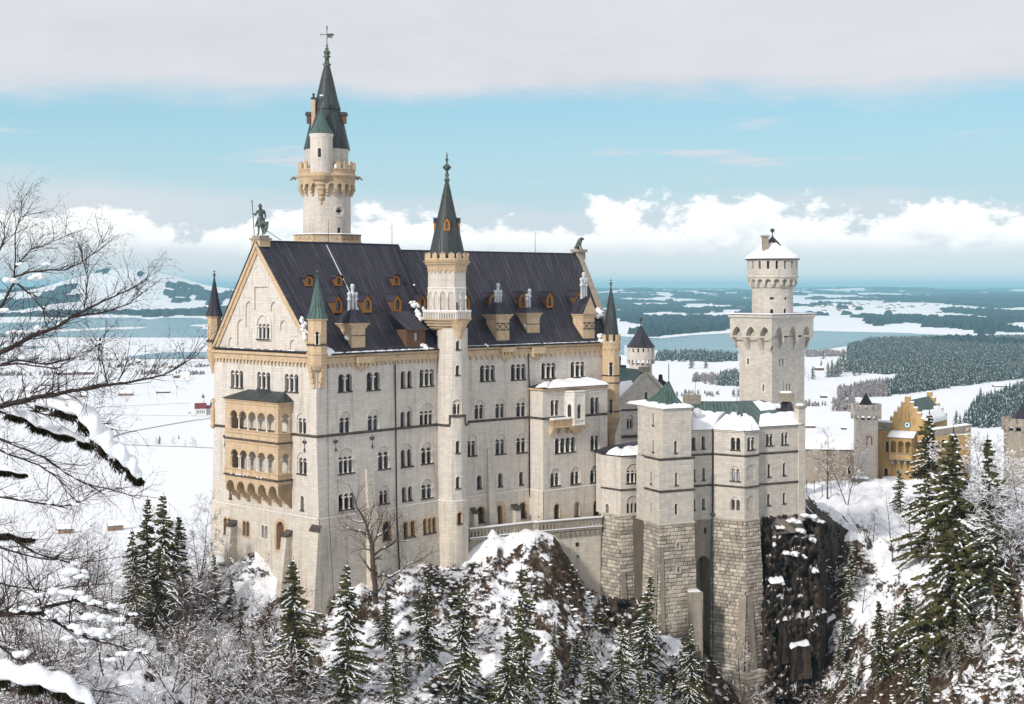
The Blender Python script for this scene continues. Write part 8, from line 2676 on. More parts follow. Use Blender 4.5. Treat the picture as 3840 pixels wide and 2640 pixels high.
for x, y, w in ((1655, 858, 36), (1770, 808, 62), (1832, 882, 40), (1930, 967, 28), (1742, 1080, 70), (1636, 1332, 54), (1900, 760, 60), (1980, 800, 50), (1862, 1110, 14), (1955, 1230, 22), (1600, 1000, 12)):
 px, py = zH(x, y); d = cliff_y(px) - 1.2 - (py - 1940) * .009; q = w / 2.28 / F * d
 for k in (-1, 0, 1): sn.blob(at(px, py, d) + Vector((k * q * .6, rng.uniform(-.4, .4), k * -.3 * q * .5 + rng.uniform(-.2, .1))), q * rng.uniform(.4, .65), 1.1, rng.uniform(.2, .4), 'snow', rng, 12, .4)
o = sn.build('ledge_snow'); o.parent = rk
rw = thing('ruined_wall', 'low dark ruined walls with snow caps at the foot of the brown rock', 'wall', at(*zI(1960, 700), 232))
mb = MB(); sn = MB()
for x0, x1, y, hh, d in ((1850, 2330, 610, 420, 235), (1975, 2175, 850, 320, 229), (2180, 2500, 700, 260, 231), (1788, 1915, 228, 60, 239)):
 py = zI(0, y)[1]; d = cliff_y(zI(x0, 0)[0]) - 2.2 - (py - 1940) * .009
 f = Fac(gp(zI(x0, 0)[0], d), gp(zI(x1, 0)[0], cliff_y(zI(x1, 0)[0]) - 2.2 - (py - 1940) * .009)); z = zat(zI(0, y)[1], d); h = hh / 2.58 / F * d
 n_ = max(2, int(f.L / 1.2))
 rows = [[f.P(f.L * i / n_, z - h * j / 5 + rng.uniform(-.2, .2), rng.uniform(-.25, .25)) for i in range(n_ + 1)] for j in range(6)]
 mb.grid([[p + Vector((0, 3, 0)) for p in rows[0]]] + rows, 'rock', None, False)
 snow_sheet(sn, (rows[0][0], rows[0][-1], rows[0][-1] + Vector((0, 3, .1)), rows[0][0] + Vector((0, 3, .1))), 14, 4, .5, int(y), ragged=.15)
mb.build('masonry', rw); sn.build('wall_snow', rw)
rk = rock_face('rock_cliff', None, 885, 1075, 2060, 2260, lambda x, y: 217.3 - (x - 885) * .062 - (y - 2060) * .008, 30, 26, 9, lambda x: 2052 + max(0, x - 985) * 1.1)
rk['kind'] = 'structure'
rk = rock_face('rock_cliff', None, 2120, 2425, 2270, 2430, lambda x, y: 227.5 - (y - 2270) * .02 - max(0, x - 2300) * .022, 50, 30, 14, lambda x: 2255 + abs(x - 2300) * .12)
rk['kind'] = 'structure'
# ================================================================== figures
def skinned(name, pts_, edges, rads, m, parent=None, sub=1, loc=(0, 0, 0)):
 me = bpy.data.meshes.new(name); me.from_pydata([tuple(p) for p in pts_], edges, [])
 o = bpy.data.objects.new(name, me); COL.objects.link(o)
 md = o.modifiers.new('skin', 'SKIN'); o.modifiers.new('sub', 'SUBSURF').levels = sub
 lay = me.skin_vertices[0].data
 for v, r in zip(lay, rads): v.radius = r if isinstance(r, tuple) else (r, r)
 lay[0].use_root = True
 dg = bpy.context.evaluated_depsgraph_get()
 nm = bpy.data.meshes.new_from_object(o.evaluated_get(dg))
 o.modifiers.clear(); o.data = nm; bpy.data.meshes.remove(me)
 nm.materials.clear(); nm.materials.append(MATS[m])
 for p in nm.polygons: p.use_smooth = True
 o.location = loc
 if parent: o.parent = parent; o.location = (0, 0, 0)
 return o
# standing bronze warrior with spear and shield, a little over twice life size
kn = thing('knight_statue', 'green bronze warrior statue holding a spear and a shield on the west gable', 'statue', KN_BASE)
H = 4.7; s = H / 1.8
V3 = lambda *a: Vector(a) * s
body = [V3(0, 0, .95), V3(0, 0, 1.18), V3(0, -.01, 1.42), V3(0, 0, 1.52), V3(-.03, -.02, 1.62), V3(-.03, -.03, 1.74), V3(-.05, -.02, .92), V3(-.11, -.03, .52), V3(-.12, -.02, .10), V3(-.20, -.10, .03), V3(.09, 0, .90), V3(.11, .02, .50), V3(.12, .05, .10), V3(.10, -.08, .03), V3(-.21, 0, 1.40), V3(-.30, -.05, 1.16), V3(-.40, -.14, 1.30), V3(.21, 0, 1.40), V3(.27, .02, 1.14), V3(.24, -.08, .90)]
ed = [(0, 1), (1, 2), (2, 3), (3, 4), (4, 5), (0, 6), (6, 7), (7, 8), (8, 9), (0, 10), (10, 11), (11, 12), (12, 13), (2, 14), (14, 15), (15, 16), (2, 17), (17, 18), (18, 19)]
ra = [v * s for v in (.14, .13, .17, .07, .10, .07, .10, .07, .05, .035, .10, .07, .05, .035, .075, .05, .04, .075, .05, .045)]
skinned('body', body, ed, ra, 'bronze', kn, 2)
mb = MB(); mb.lathe((0, 0), [(.36 * s, .52 * s), (.30 * s, .70 * s), (.2 * s, 1.0 * s), (.17 * s, 1.05 * s)], 10, 'bronze', cap=False); mb.lathe((-.03 * s, -.03 * s), [(.125 * s, 1.64 * s), (.12 * s, 1.72 * s), (.06 * s, 1.82 * s), (.01, 1.86 * s)], 8, 'bronze', cap=False)
o = mb.build('tunic'); o.parent = kn
mb = MB(); mb.tube([V3(-.34, -.16, .02), V3(-.47, -.16, 1.92)], .022 * s, 6, 'bronze'); mb.lathe((-.474 * s, -.16 * s), [(.012 * s, 1.86 * s), (.05 * s, 1.94 * s), (.005, 2.08 * s)], 5, 'bronze'); o = mb.build('spear'); o.parent = kn
sh = [(-.22, .80), (-.20, .45), (-.10, .2), (.03, .05), (.17, .22), (.26, .5), (.28, .82), (.03, .78)]
mb = MB()
for d in (-.2, -.15): mb.poly([V3(.22 + x, d - .1 * (x + .2), z) for x, z in sh], 'bronze')
for i in range(8):
 a, b = sh[i], sh[(i + 1) % 8]; mb.poly([V3(.22 + a[0], -.2 - .1 * (a[0] + .2), a[1]), V3(.22 + b[0], -.2 - .1 * (b[0] + .2), b[1]), V3(.22 + b[0], -.15 - .1 * (b[0] + .2), b[1]), V3(.22 + a[0], -.15 - .1 * (a[0] + .2), a[1])], 'bronze')
o = mb.build('shield'); o.parent = kn
mb = MB(); mb.tube([V3(.3, .1, .3), V3(1.1, .35, -.25)], .02 * s, 5, 'iron'); o = mb.build('stay_rod'); o.parent = kn
# seated lion facing right
li = thing('lion_statue', 'small green bronze seated lion looking right on the east gable', 'statue', LI_BASE)
s = 2.3
body = [V3(-.20, 0, .22), V3(-.08, 0, .42), V3(.06, 0, .62), V3(.14, 0, .82), V3(.30, 0, .86), V3(.42, 0, .80), V3(-.10, .12, .14), V3(.10, .14, .06), V3(.12, .10, .40), V3(.20, .11, .06), V3(.30, .11, .04), V3(-.10, -.12, .14), V3(.10, -.14, .06), V3(.12, -.10, .40), V3(.20, -.11, .06), V3(.30, -.11, .04), V3(-.36, 0, .08), V3(-.42, .05, .2)]
ed = [(0, 1), (1, 2), (2, 3), (3, 4), (4, 5), (0, 6), (6, 7), (2, 8), (8, 9), (9, 10), (0, 11), (11, 12), (2, 13), (13, 14), (14, 15), (0, 16), (16, 17)]
ra = [v * s for v in (.19, .18, .20, .20, .13, .07, .11, .06, .07, .05, .05, .11, .06, .07, .05, .05, .05, .03)]
skinned('body', body, ed, ra, 'bronze', li, 2)
mb = MB(); mb.blob(V3(.12, 0, .98), .25, .25, .1, 'snow', rng); mb.blob(V3(-.14, 0, .56), .25, .2, .08, 'snow', rng); o = mb.build('snow_cap'); o.parent = li
# visitors on the lookout at the right edge
def person(px, py, y, label, jacket, trousers, lean=0.0, dz=0.0, turn=0.0):
 b = at(px, py, y) + Vector((0, 0, dz))
 t = thing('person', label, 'person', b, 'visitors on the lookout')
 Q = lambda x, yy_, z: Vector((x * math.cos(turn) - yy_ * math.sin(turn) + lean * max(0, z - .9), x * math.sin(turn) + yy_ * math.cos(turn), z))
 pts_ = [Q(0, 0, .95), Q(0, 0, 1.2), Q(0, 0, 1.42), Q(0, 0, 1.52), Q(0, -.02, 1.62), Q(0, -.02, 1.72), Q(-.1, 0, .9), Q(-.11, -.02, .5), Q(-.11, 0, .1), Q(-.11, -.12, .04), Q(.1, 0, .9), Q(.11, .03, .5), Q(.11, .06, .1), Q(.11, -.06, .04), Q(-.2, 0, 1.4), Q(-.27, .02, 1.14), Q(-.18, -.2, 1.08), Q(.2, 0, 1.4), Q(.27, .02, 1.14), Q(.18, -.2, 1.1)]
 ed = [(0, 1), (1, 2), (2, 3), (3, 4), (4, 5), (0, 6), (6, 7), (7, 8), (8, 9), (0, 10), (10, 11), (11, 12), (12, 13), (2, 14), (14, 15), (15, 16), (2, 17), (17, 18), (18, 19)]
 ra = [.14, .14, .16, .06, .1, .07, .09, .065, .05, .04, .09, .065, .05, .04, .08, .055, .04, .08, .055, .04]
 o = skinned('body', pts_, ed, ra, trousers, t, 1)
 mb = MB(); mb.lathe((lean * .3, 0), [(.21, .80), (.20, 1.0), (.23, 1.3), (.19, 1.45), (.09, 1.52)], 10, jacket, cap=False); o = mb.build('jacket'); o.parent = t
 mb = MB(); mb.blob((lean * .75, .02, 1.72), .105, .115, .085, 'cloth_dark', rng, 8, .05); o = mb.build('hair'); o.parent = t
 mb = MB(); mb.blob((lean * .72 - .01, -.07, 1.64), .07, .06, .09, 'skin', rng, 8, .02); o = mb.build('face'); o.parent = t
 return t
kx = lambda x, y: zK(x, y)
person(*kx(1694, 345), 189.5, 'person in dark coat standing before the stone wall at right edge', 'cloth_dark', 'cloth_dark')
wl = thing('lookout_wall', 'snow-topped rubble parapet wall of the lookout at the right edge', 'wall', at(*kx(1760, 300), 191))
f = Fac(at(*kx(1712, 300), 190.5).xy, at(*kx(1990, 300), 188).xy)
mb = MB(); zz0, zz1 = zat(kx(0, 420)[1], 190), zat(kx(0, 240)[1], 190)
tn = []; mb_ = MB(); boss_panel(mb_, f, 0, f.L, zz0, zz1, 80, rh=.34, tones=tn); s0 = len(mb_.f); fbox(mb_, f, 0, f.L, zz0, zz1 - .01, -.5, -.05, 'mortar'); tn += [.5] * (len(mb_.f) - s0); boss_build(mb_, tn, 'masonry', wl)
sn = MB(); fbox(sn, f, -.1, f.L, zz1, zz1 + .14, -.5, .12, 'snow'); sn.build('wall_snow', wl)
for x, yb, j, l in ((1722, 300, 'cloth_dark', 'tall person in dark hat and coat behind the lookout wall'), (1752, 310, 'cloth_green', 'person in green jacket behind the lookout wall'), (1775, 312, 'cloth_red', 'person in dark red jacket behind the lookout wall'), (1802, 305, 'cloth_dark', 'person in black jacket at the far right behind the lookout wall')):
 person(*kx(x, yb), 191.6, l, j, 'cloth_dark')
# ================================================================== church and barns in the valley
def vp(conv, x, y):
 px, py = conv(x, y); d = -ZV * F / (py - HY); return Vector(((px - CX) / F * d, d, ZV)), d
def gable_block(parent, name, c, ux, w, d, h, rh, wall, roof, snowy=True, rname='roof', over=.5):
 u = Vector((ux[0], ux[1])).normalized(); v = Vector((-u.y, u.x))
 P_ = lambda a, b, z: Vector((c.x + u.x * a + v.x * b, c.y + u.y * a + v.y * b, c.z + z))
 mb = MB()
 a, b = w / 2, d / 2
 for q in ([(-a, -b), (a, -b)], [(a, -b), (a, b)], [(a, b), (-a, b)], [(-a, b), (-a, -b)]):
  l = math.hypot(q[1][0] - q[0][0], q[1][1] - q[0][1])
  mb.poly([P_(*q[0], -.5), P_(*q[1], -.5), P_(*q[1], h), P_(*q[0], h)], wall, [(0, 0), (l, 0), (l, h), (0, h)])
 for s_ in (-1, 1): mb.poly([P_(s_ * a, -b, h), P_(s_ * a, b, h), P_(s_ * a, 0, h + rh)], wall, [(0, h), (d, h), (d / 2, h + rh)])
 o = mb.build(name, parent)
 mb = MB(); e = over
 for s_ in (-1, 1):
  q = [P_(-a - e, s_ * (b + e), h - rh * e / b), P_(a + e, s_ * (b + e), h - rh * e / b), P_(a + e, 0, h + rh + .02), P_(-a - e, 0, h + rh + .02)]
  up_ = Vector((0, 0, .3))
  mb.poly([x + up_ for x in q], roof, [(0, 0), (w, 0), (w, 5), (0, 5)])
  mb.poly([q[0], q[1], q[1] + up_, q[0] + up_], roof); mb.poly([q[1], q[2], q[2] + up_, q[1] + up_], roof); mb.poly([q[0], q[3], q[3] + up_, q[0] + up_], roof)
 mb.build(rname, parent)
 return P_
c, d = vp(zO, 1715, 585); k_ = d / F / 2.28
church = thing('church', 'white baroque church with red roof and onion tower on the snowy plain', 'church', c)
P_ = gable_block(church, 'nave', c, (1, .25), 95 * k_, 46 * k_, 62 * k_, 40 * k_, 'white_plaster', 'red_roof')
for i in range(5):
 mb = MB(); q = P_(-30 * k_ + 15 * k_ * i, -23.3 * k_, 30 * k_); mb.box(q, Vector((2 * k_, .5 * k_, 0)), Vector((0, .4, 0)), Vector((0, 0, 14 * k_)), 'window_glass'); mb.build('window', church)
gable_block(church, 'porch', Vector((c.x - 72 * k_, c.y - 14, c.z)), (.25, -1), 20 * k_, 24 * k_, 22 * k_, 14 * k_, 'white_plaster', 'red_roof', rname='porch_roof')
gable_block(church, 'choir', Vector((c.x + 52 * k_, c.y + 12, c.z)), (1, .25), 40 * k_, 30 * k_, 55 * k_, 22 * k_, 'white_plaster', 'red_roof', rname='choir_roof')
mb = MB(); tx, ty = c.x + 15 * k_, c.y + 30 * k_; mb.lathe((tx, ty), [(10 * k_, c.z), (10 * k_, c.z + 145 * k_), (11 * k_, c.z + 146 * k_)], 8, 'white_plaster', PI / 8, False); mb.build('bell_tower', church)
mb = MB(); mb.lathe((tx, ty), [(11 * k_, c.z + 146 * k_), (13 * k_, c.z + 156 * k_), (7 * k_, c.z + 164 * k_), (4 * k_, c.z + 168 * k_), (5 * k_, c.z + 173 * k_), (.8 * k_, c.z + 182 * k_), (.5 * k_, c.z + 192 * k_)], 10, 'red_roof'); mb.build('onion_dome', church)
barns = [(zO, 985, 1568, 125, 50, 34, 'grey_wood', 'snow', 'weathered wooden hay barn with snowy roof nearest the firs left of the palace', .5), (zO, 562, 1594, 125, 45, 30, 'grey_wood', 'snow', 'sunlit wooden hay barn at lower left among the valley fields', .35),
         (zO, 1075, 418, 120, 22, 20, 'grey_wood', 'snow', 'long brown barn in the left valley under the bare branch', .1), (zO, 706, 431, 54, 18, 14, 'grey_wood', 'snow', 'small pale barn left of the long brown barn', .1), (zO, 1395, 396, 110, 14, 12, 'brown_wood', 'snow', 'low dark barn behind the long brown barn', .1),
         (zO, 1580, 268, 75, 30, 24, 'white_plaster', 'snow', 'grey farmhouse with snowy roof above the church', .1), (zO, 1510, 268, 50, 22, 12, 'brown_wood', 'snow', 'dark shed beside the grey farmhouse', .1), (zO, 560, 242, 130, 22, 14, 'brown_wood', 'snow', 'long farm shed at far left near the hedgerow', .1), (zO, 740, 238, 120, 24, 14, 'brown_wood', 'snow', 'second long farm shed near the far left hedgerow', .1),
         (zO, 1180, 142, 44, 18, 14, 'brown_wood', 'snow', 'small dark hut beside the pale pond', .1), (zO, 1470, 182, 60, 20, 16, 'grey_wood', 'snow', 'small brown farm building behind the hedgerows', .1), (zO, 1612, 292, 26, 8, 8, 'brown_wood', 'snow', 'tiny hut in the field below the farmhouse', .1),
         (zJ, 218, 348, 58, 22, 16, 'brown_wood', 'snow', 'brown hay hut in the field right of the square tower', .1), (zJ, 175, 95, 82, 24, 16, 'brown_wood', 'snow', 'brown barn among conifers right of the square tower', .1), (zJ, 92, 624, 95, 20, 12, 'brown_wood', 'snow', 'low long dark barn right behind the tall wing', .05), (zJ, 402, 640, 46, 20, 10, 'brown_wood', 'snow', 'small dark hut left of the battlemented gatehouse tower', .1),
         (zJ, 530, 368, 40, 12, 10, 'white_plaster', 'snow', 'tiny white hut by the leafless wood', .1), (zJ, 1855, 247, 150, 10, 8, 'brown_wood', 'snow', 'long low hay shed in the field before the right forest', -.05)]
for conv, x, y, w, h, rh, wm, rm, lab, sk in barns:
 c, d = vp(conv, x, y); k_ = d / F / (2.28 if conv is zO else 2.456)
 b = thing('barn', lab, 'barn', c)
 gable_block(b, 'wall', c, (1, sk), w * k_, w * k_ * .5, h * k_, rh * k_, wm, rm)
# distant village: plain little houses
rg = random.Random(12)
hm_ = {}
for wm in range(4):
 mb = MB(); a = 1
 hw, hd, hh2, rh2 = (7, 5, 5, 3.4), (9, 5.5, 6, 3.6), (6, 4.5, 4.5, 3), (12, 7, 6, 4)
 w_, d_, h_, r_ = (hw, hd, hh2, rh2)[wm]
 for q in ([(-w_, -d_), (w_, -d_)], [(w_, -d_), (w_, d_)], [(w_, d_), (-w_, d_)], [(-w_, d_), (-w_, -d_)]): mb.poly([(*q[0], -6), (*q[1], -6), (*q[1], h_), (*q[0], h_)], 'white_plaster' if wm != 2 else 'brown_wood')
 for s_ in (-1, 1):
  mb.poly([(s_ * w_, -d_, h_), (s_ * w_, d_, h_), (s_ * w_, 0, h_ + r_)], 'brown_wood'); mb.poly([(-w_ - 1, s_ * (d_ + 1), h_ - .6), (w_ + 1, s_ * (d_ + 1), h_ - .6), (w_ + 1, 0, h_ + r_), (-w_ - 1, 0, h_ + r_)], 'red_roof' if wm == 1 else 'grey_wood' if wm == 3 else 'snow')
 hm_[wm] = mb.mesh('village_house')
for i in range(150):
 px = rg.gauss(3190, 190) if i < 110 else rg.uniform(2330, 3840); py = rg.gauss(1148, 10) if i < 110 else rg.uniform(1120, 1180)
 if not 3010 < px < 3850 and i < 110: continue
 if 2740 < px < 3020: continue
 p = hit(px, py, 4500)[0]
 if p[1] > 16000 or p[1] < 5700: continue
 o = bpy.data.objects.new('village_house', hm_[rg.choice((0, 0, 1, 2, 3))]); COL.objects.link(o)
 o.location = p; o.rotation_euler = (0, 0, rg.uniform(-.5, .5)); o.scale = (1.5, 1.5, 1.5)
 tag(o, 'tiny pale village house under snow on the far plain beyond the lake', 'house', 'far village houses')
# ================================================================== vegetation
UP = Vector((0, 0, 1))
def mesh_spruce(seed, H=20.0, Rb=3.6, snowy=.5, bare=.05):
 rng = random.Random(seed)
 tr, cr, sn = MB(), MB(), MB()
 tr.tube([(0, 0, -1.5), (0, 0, H * .35), (rng.uniform(-.1, .1), 0, H * .7), (0, 0, H)], [.30, .22, .12, .02], 6, 'bark')
 z = H * bare + .4
 ph, ph2 = rng.uniform(0, 6), rng.uniform(0, 6)
 while z < H * .985:
  t = z / H
  L0 = Rb * (1 - t) ** .82 * (1.0 if t > .22 else .75 + t) + .12
  for b in range(rng.randint(5, 7)):
   a = rng.uniform(0, 6.283)
   L = L0 * rng.uniform(.45, 1.18) * (1 + .28 * math.sin(a + ph + z * .35) + .15 * math.sin(z * 1.3 + ph2))
   if rng.random() < .10 + .12 * math.sin(a * 2 + z * .8 + ph2): continue
   d = Vector((math.cos(a), math.sin(a), 0)); s = Vector((-d.y, d.x, 0))
   dr = rng.uniform(.20, .48) * (1 - .7 * t)
   n_ = max(2, int(L / .42))
   P_ = []
   for i in range(n_ + 1):
    q = i / n_
    P_.append(Vector((0, 0, z + rng.uniform(-.05, .05))) + d * (L * q) + UP * (L * (.12 * q - dr * 1.5 * q * q + .18 * dr * q ** 4)))
   for i in range(n_):
    p, q = P_[i], P_[i + 1]
    w = (.22 + .30 * L * (1 - i / n_) * .42) * rng.uniform(.5, 1.05)
    for sg in (-1, 1):
     o = q + s * sg * w + d * rng.uniform(-.1, .25) - UP * rng.uniform(.08, .30)
     cr.poly([p, q + d * .12, o], 'needles')
     cr.poly([p, o, p + s * sg * w * .5 - UP * rng.uniform(.18, .5)], 'needles')
    if i: cr.poly([p, q + d * .1, (p + q) / 2 + s * rng.uniform(-.15, .15) - UP * rng.uniform(.25, .6)], 'needles')
   if L > .25:
    for i in range(n_):
     if rng.random() > snowy * (.55 + .6 * i / n_) * (1 + .7 * math.sin(a + z * .9 + ph)): continue
     p, q = P_[i], P_[i + 1]
     w = (.09 + .11 * L * (1 - i / n_) * .5) * rng.uniform(.5, 1.5)
     h = rng.uniform(.05, .16)
     e = (q - p) * .5
     l_, r_, f_, t_ = p + e * rng.uniform(.3, 1.2) + s * w - UP * .05, p + e * rng.uniform(.3, 1.2) - s * w - UP * .05, q + d * rng.uniform(0, .2), p + e + UP * h
     for tri in ((p, r_, t_), (r_, f_, t_), (f_, l_, t_), (l_, p, t_)): sn.poly([v + UP * .05 for v in tri], 'snow', None, True)
  z += .36 + .20 * (1 - t)
 for k in range(3): cr.poly([(0.1, 0, H - .5), (-.1, .05, H - .5), (0, 0, H + .5)], 'needles')
 return [(n, m.mesh(n)) for n, m in (('trunk', tr), ('crown', cr), ('snow_load', sn))]
def ribbon(mb, a, b, w, m):
 t = b - a; s = t.cross(Vector((.3, .9, .2)))
 if s.length < 1e-6: return
 s = s.normalized() * w / 2
 mb.poly([a - s, a + s, b], m)
def grow_limb(mb, tw, sn, rng, p, d, L, r, dep, snowy, up, m, mt, tmin):
 n_ = 3 if dep > 0 else 2
 P_ = [p]
 for i in range(n_):
  d = (d + Vector((rng.gauss(0, .16), rng.gauss(0, .16), rng.gauss(0, .10) + up))).normalized()
  P_.append(P_[-1] + d * L / n_)
 if r > tmin: mb.tube(P_, [r * (1 - .42 * i / n_) for i in range(n_ + 1)], 5 if r > .08 else 3, m)
 else:
  for a, b in zip(P_[:-1], P_[1:]): ribbon(tw, a, b + (b - a) * .15, max(r * 2, tmin * .9), mt)
 if snowy and rng.random() < snowy and abs(d.z) < .75:
  for a, b in zip(P_[:-1], P_[1:]):
   h = max(r * .9, tmin * 1.1); w = (b - a).normalized().cross(UP) * max(r * .9, tmin * 1.2)
   q = UP * (h * .7)
   sn.poly([a + w + q * .4, b + w + q * .4, b + q * 2], 'snow'); sn.poly([a + w + q * .4, b + q * 2, a + q * 2], 'snow'); sn.poly([a - w + q * .4, b + q * 2, b - w + q * .4], 'snow'); sn.poly([a - w + q * .4, a + q * 2, b + q * 2], 'snow')
 if dep == 0: return
 for k in range(rng.randint(3, 4)):
  i = rng.randint(1, n_); q = P_[i]
  a = rng.uniform(0, 6.283); e = d.cross(Vector((math.cos(a), math.sin(a), .2))).normalized()
  nd = (d * rng.uniform(.55, .95) + e * rng.uniform(.45, .9)).normalized()
  grow_limb(mb, tw, sn, rng, q, nd, L * rng.uniform(.52, .78), r * rng.uniform(.42, .6), dep - 1, snowy, up, m, mt, tmin)
def mesh_bare(seed, H=12.0, snowy=.5, trunks=1, r=.16, dep=4, spread=.5):
 rng = random.Random(seed)
 tr, tw, sn = MB(), MB(), MB()
 for k in range(trunks):
  a = rng.uniform(0, 6.28)
  base = Vector((rng.uniform(-.3, .3) * (trunks > 1), rng.uniform(-.3, .3) * (trunks > 1), -.8))
  lean = Vector((math.cos(a), math.sin(a), 0)) * (spread * .7 if trunks > 1 else .06)
  n_ = 7; P_ = [base]
  for i in range(n_): P_.append(P_[-1] + (UP + lean + Vector((rng.gauss(0, .07), rng.gauss(0, .07), 0))) * (H * .9 / n_))
  tr.tube(P_, [r * (1 - .85 * i / n_) for i in range(n_ + 1)], 6, 'bark')
  for i in range(2, n_ + 1):
   for _ in range(2 if trunks > 2 else 3):
    a = rng.uniform(0, 6.28); d = Vector((math.cos(a) * .8, math.sin(a) * .8, rng.uniform(.3, .9))).normalized()
    grow_limb(tr, tw, sn, rng, P_[i], d, H * rng.uniform(.14, .24) * (1.15 - .6 * i / n_), r * .38 * (1 - .55 * i / n_), dep - 1, snowy, .05, 'bark', 'twig', .028)
 return [(n, m.mesh(n)) for n, m in (('trunk', tr), ('twigs', tw), ('branch_snow', sn)) if m.f]
SPR = [mesh_spruce(1, 20, 5.2, .62), mesh_spruce(2, 20, 4.3, .75, .03), mesh_spruce(3, 20, 3.3, .7, .06), mesh_spruce(4, 20, 4.6, .40, .10), mesh_spruce(5, 12, 3.0, .8, .02)]
SH = [20, 20, 20, 20, 12]
BAR = [mesh_bare(11, 12, .14), mesh_bare(12, 12, .18, 2, .11), mesh_bare(13, 14, .12, 1, .12, 3), mesh_bare(14, 7, .18, 5, .07, 3, .8), mesh_bare(15, 6, .25, 6, .05, 3, 1.0), mesh_bare(16, 12, .55, 2, .12)]
BH = [12, 12, 14, 7, 6, 12]
vr = random.Random(77)
def plant(name, cat, parts, H0, loc, h, label, group, wide=1.0):
 t = thing(name, label, cat, loc, group)
 s = h / H0
 t.scale = (s * wide, s * wide, s); t.rotation_euler = (vr.gauss(0, .03), vr.gauss(0, .03), vr.uniform(0, 6.28))
 for n, me in parts:
  o = bpy.data.objects.new(n, me); COL.objects.link(o); o.parent = t
  if n in ('branch_snow', 'snow_load', 'twigs'): o['kind'] = 'stuff'
 return t
FV = 3840 / 2321.0
def spruce(x, yt, yb, v, label, wide=1.0, group='snow-dusted spruces on the castle hill'):
 p = hit(x * FV, yb * FV)[0]
 h = (yb - yt) * FV / F * p[1]
 plant('spruce', 'spruce', SPR[v], SH[v], p, h, label, group, wide)
for a in [(371, 1118, 1425, 1, 'tallest spruce of the dark clump left of the palace wall'), (330, 1128, 1420, 2, 'slim spruce second tallest in the clump left of the palace'), (308, 1200, 1420, 1, 'leftmost spruce of the dark clump left of the palace'), (402, 1172, 1400, 3, 'rightmost dark spruce of the clump left of the palace'), (350, 1230, 1440, 0, 'broad spruce in front of the clump left of the palace'),
          (489, 1262, 1425, 2, 'slim young spruce just left of the snowy bank below the gable'), (522, 1338, 1412, 4, 'small bushy spruce on the slope below the gable'),
          (668, 1268, 1570, 0, 'big snow-laden spruce in front of the palace corner'), (785, 1286, 1610, 1, 'spruce with reddish top right of the palace corner'), (872, 1345, 1480, 3, 'dense spruce at the foot of the bare leaning tree'), (965, 1302, 1520, 3, 'dark spruce under the middle of the long palace front'), (893, 1425, 1640, 2, 'slender spruce low on the slope below the bare tree'),
          (1042, 1328, 1610, 1, 'spruce left of the snowy mound below the stair tower'), (1190, 1285, 1600, 2, 'thin spruce on the snowy mound below the terrace'), (1150, 1430, 1660, 0, 'broad spruce low on the mound slope'), (1245, 1470, 1660, 3, 'dark spruce at the bottom under the terrace mound'), (1338, 1440, 1600, 2, 'narrow spruce left of the gully under the annexe'), (1405, 1408, 1600, 1, 'snowy spruce in the gully below the link building'),
          (1462, 1308, 1545, 1, 'snow-capped spruce against the bossed tower base'), (1562, 1428, 1640, 1, 'snowy spruce right of the bossed tower foot'), (1515, 1560, 1700, 4, 'small spruce cut by the lower edge below the bossed tower'),
          (2106, 948, 1290, 0, 'spruce in front of the gatehouse gable'), (2160, 980, 1480, 0, 'tallest spruce at right, in front of the gatehouse'), (2252, 990, 1410, 2, 'tall slim spruce near the right edge'), (2052, 1335, 1555, 3, 'dark green spruce low on the right slope'), (2003, 1370, 1560, 3, 'dark spruce left of its twin low on the right slope'), (2092, 1372, 1560, 3, 'dark spruce right of its twin low on the right slope'), (2041, 1068, 1165, 4, 'small snowy spruce below the gatehouse balcony'), (1928, 1262, 1380, 4, 'small snowy spruce on the slope right of the dark rock'), (2185, 1380, 1500, 3, 'short dark spruce under the tallest right spruce')]:
 spruce(*a)
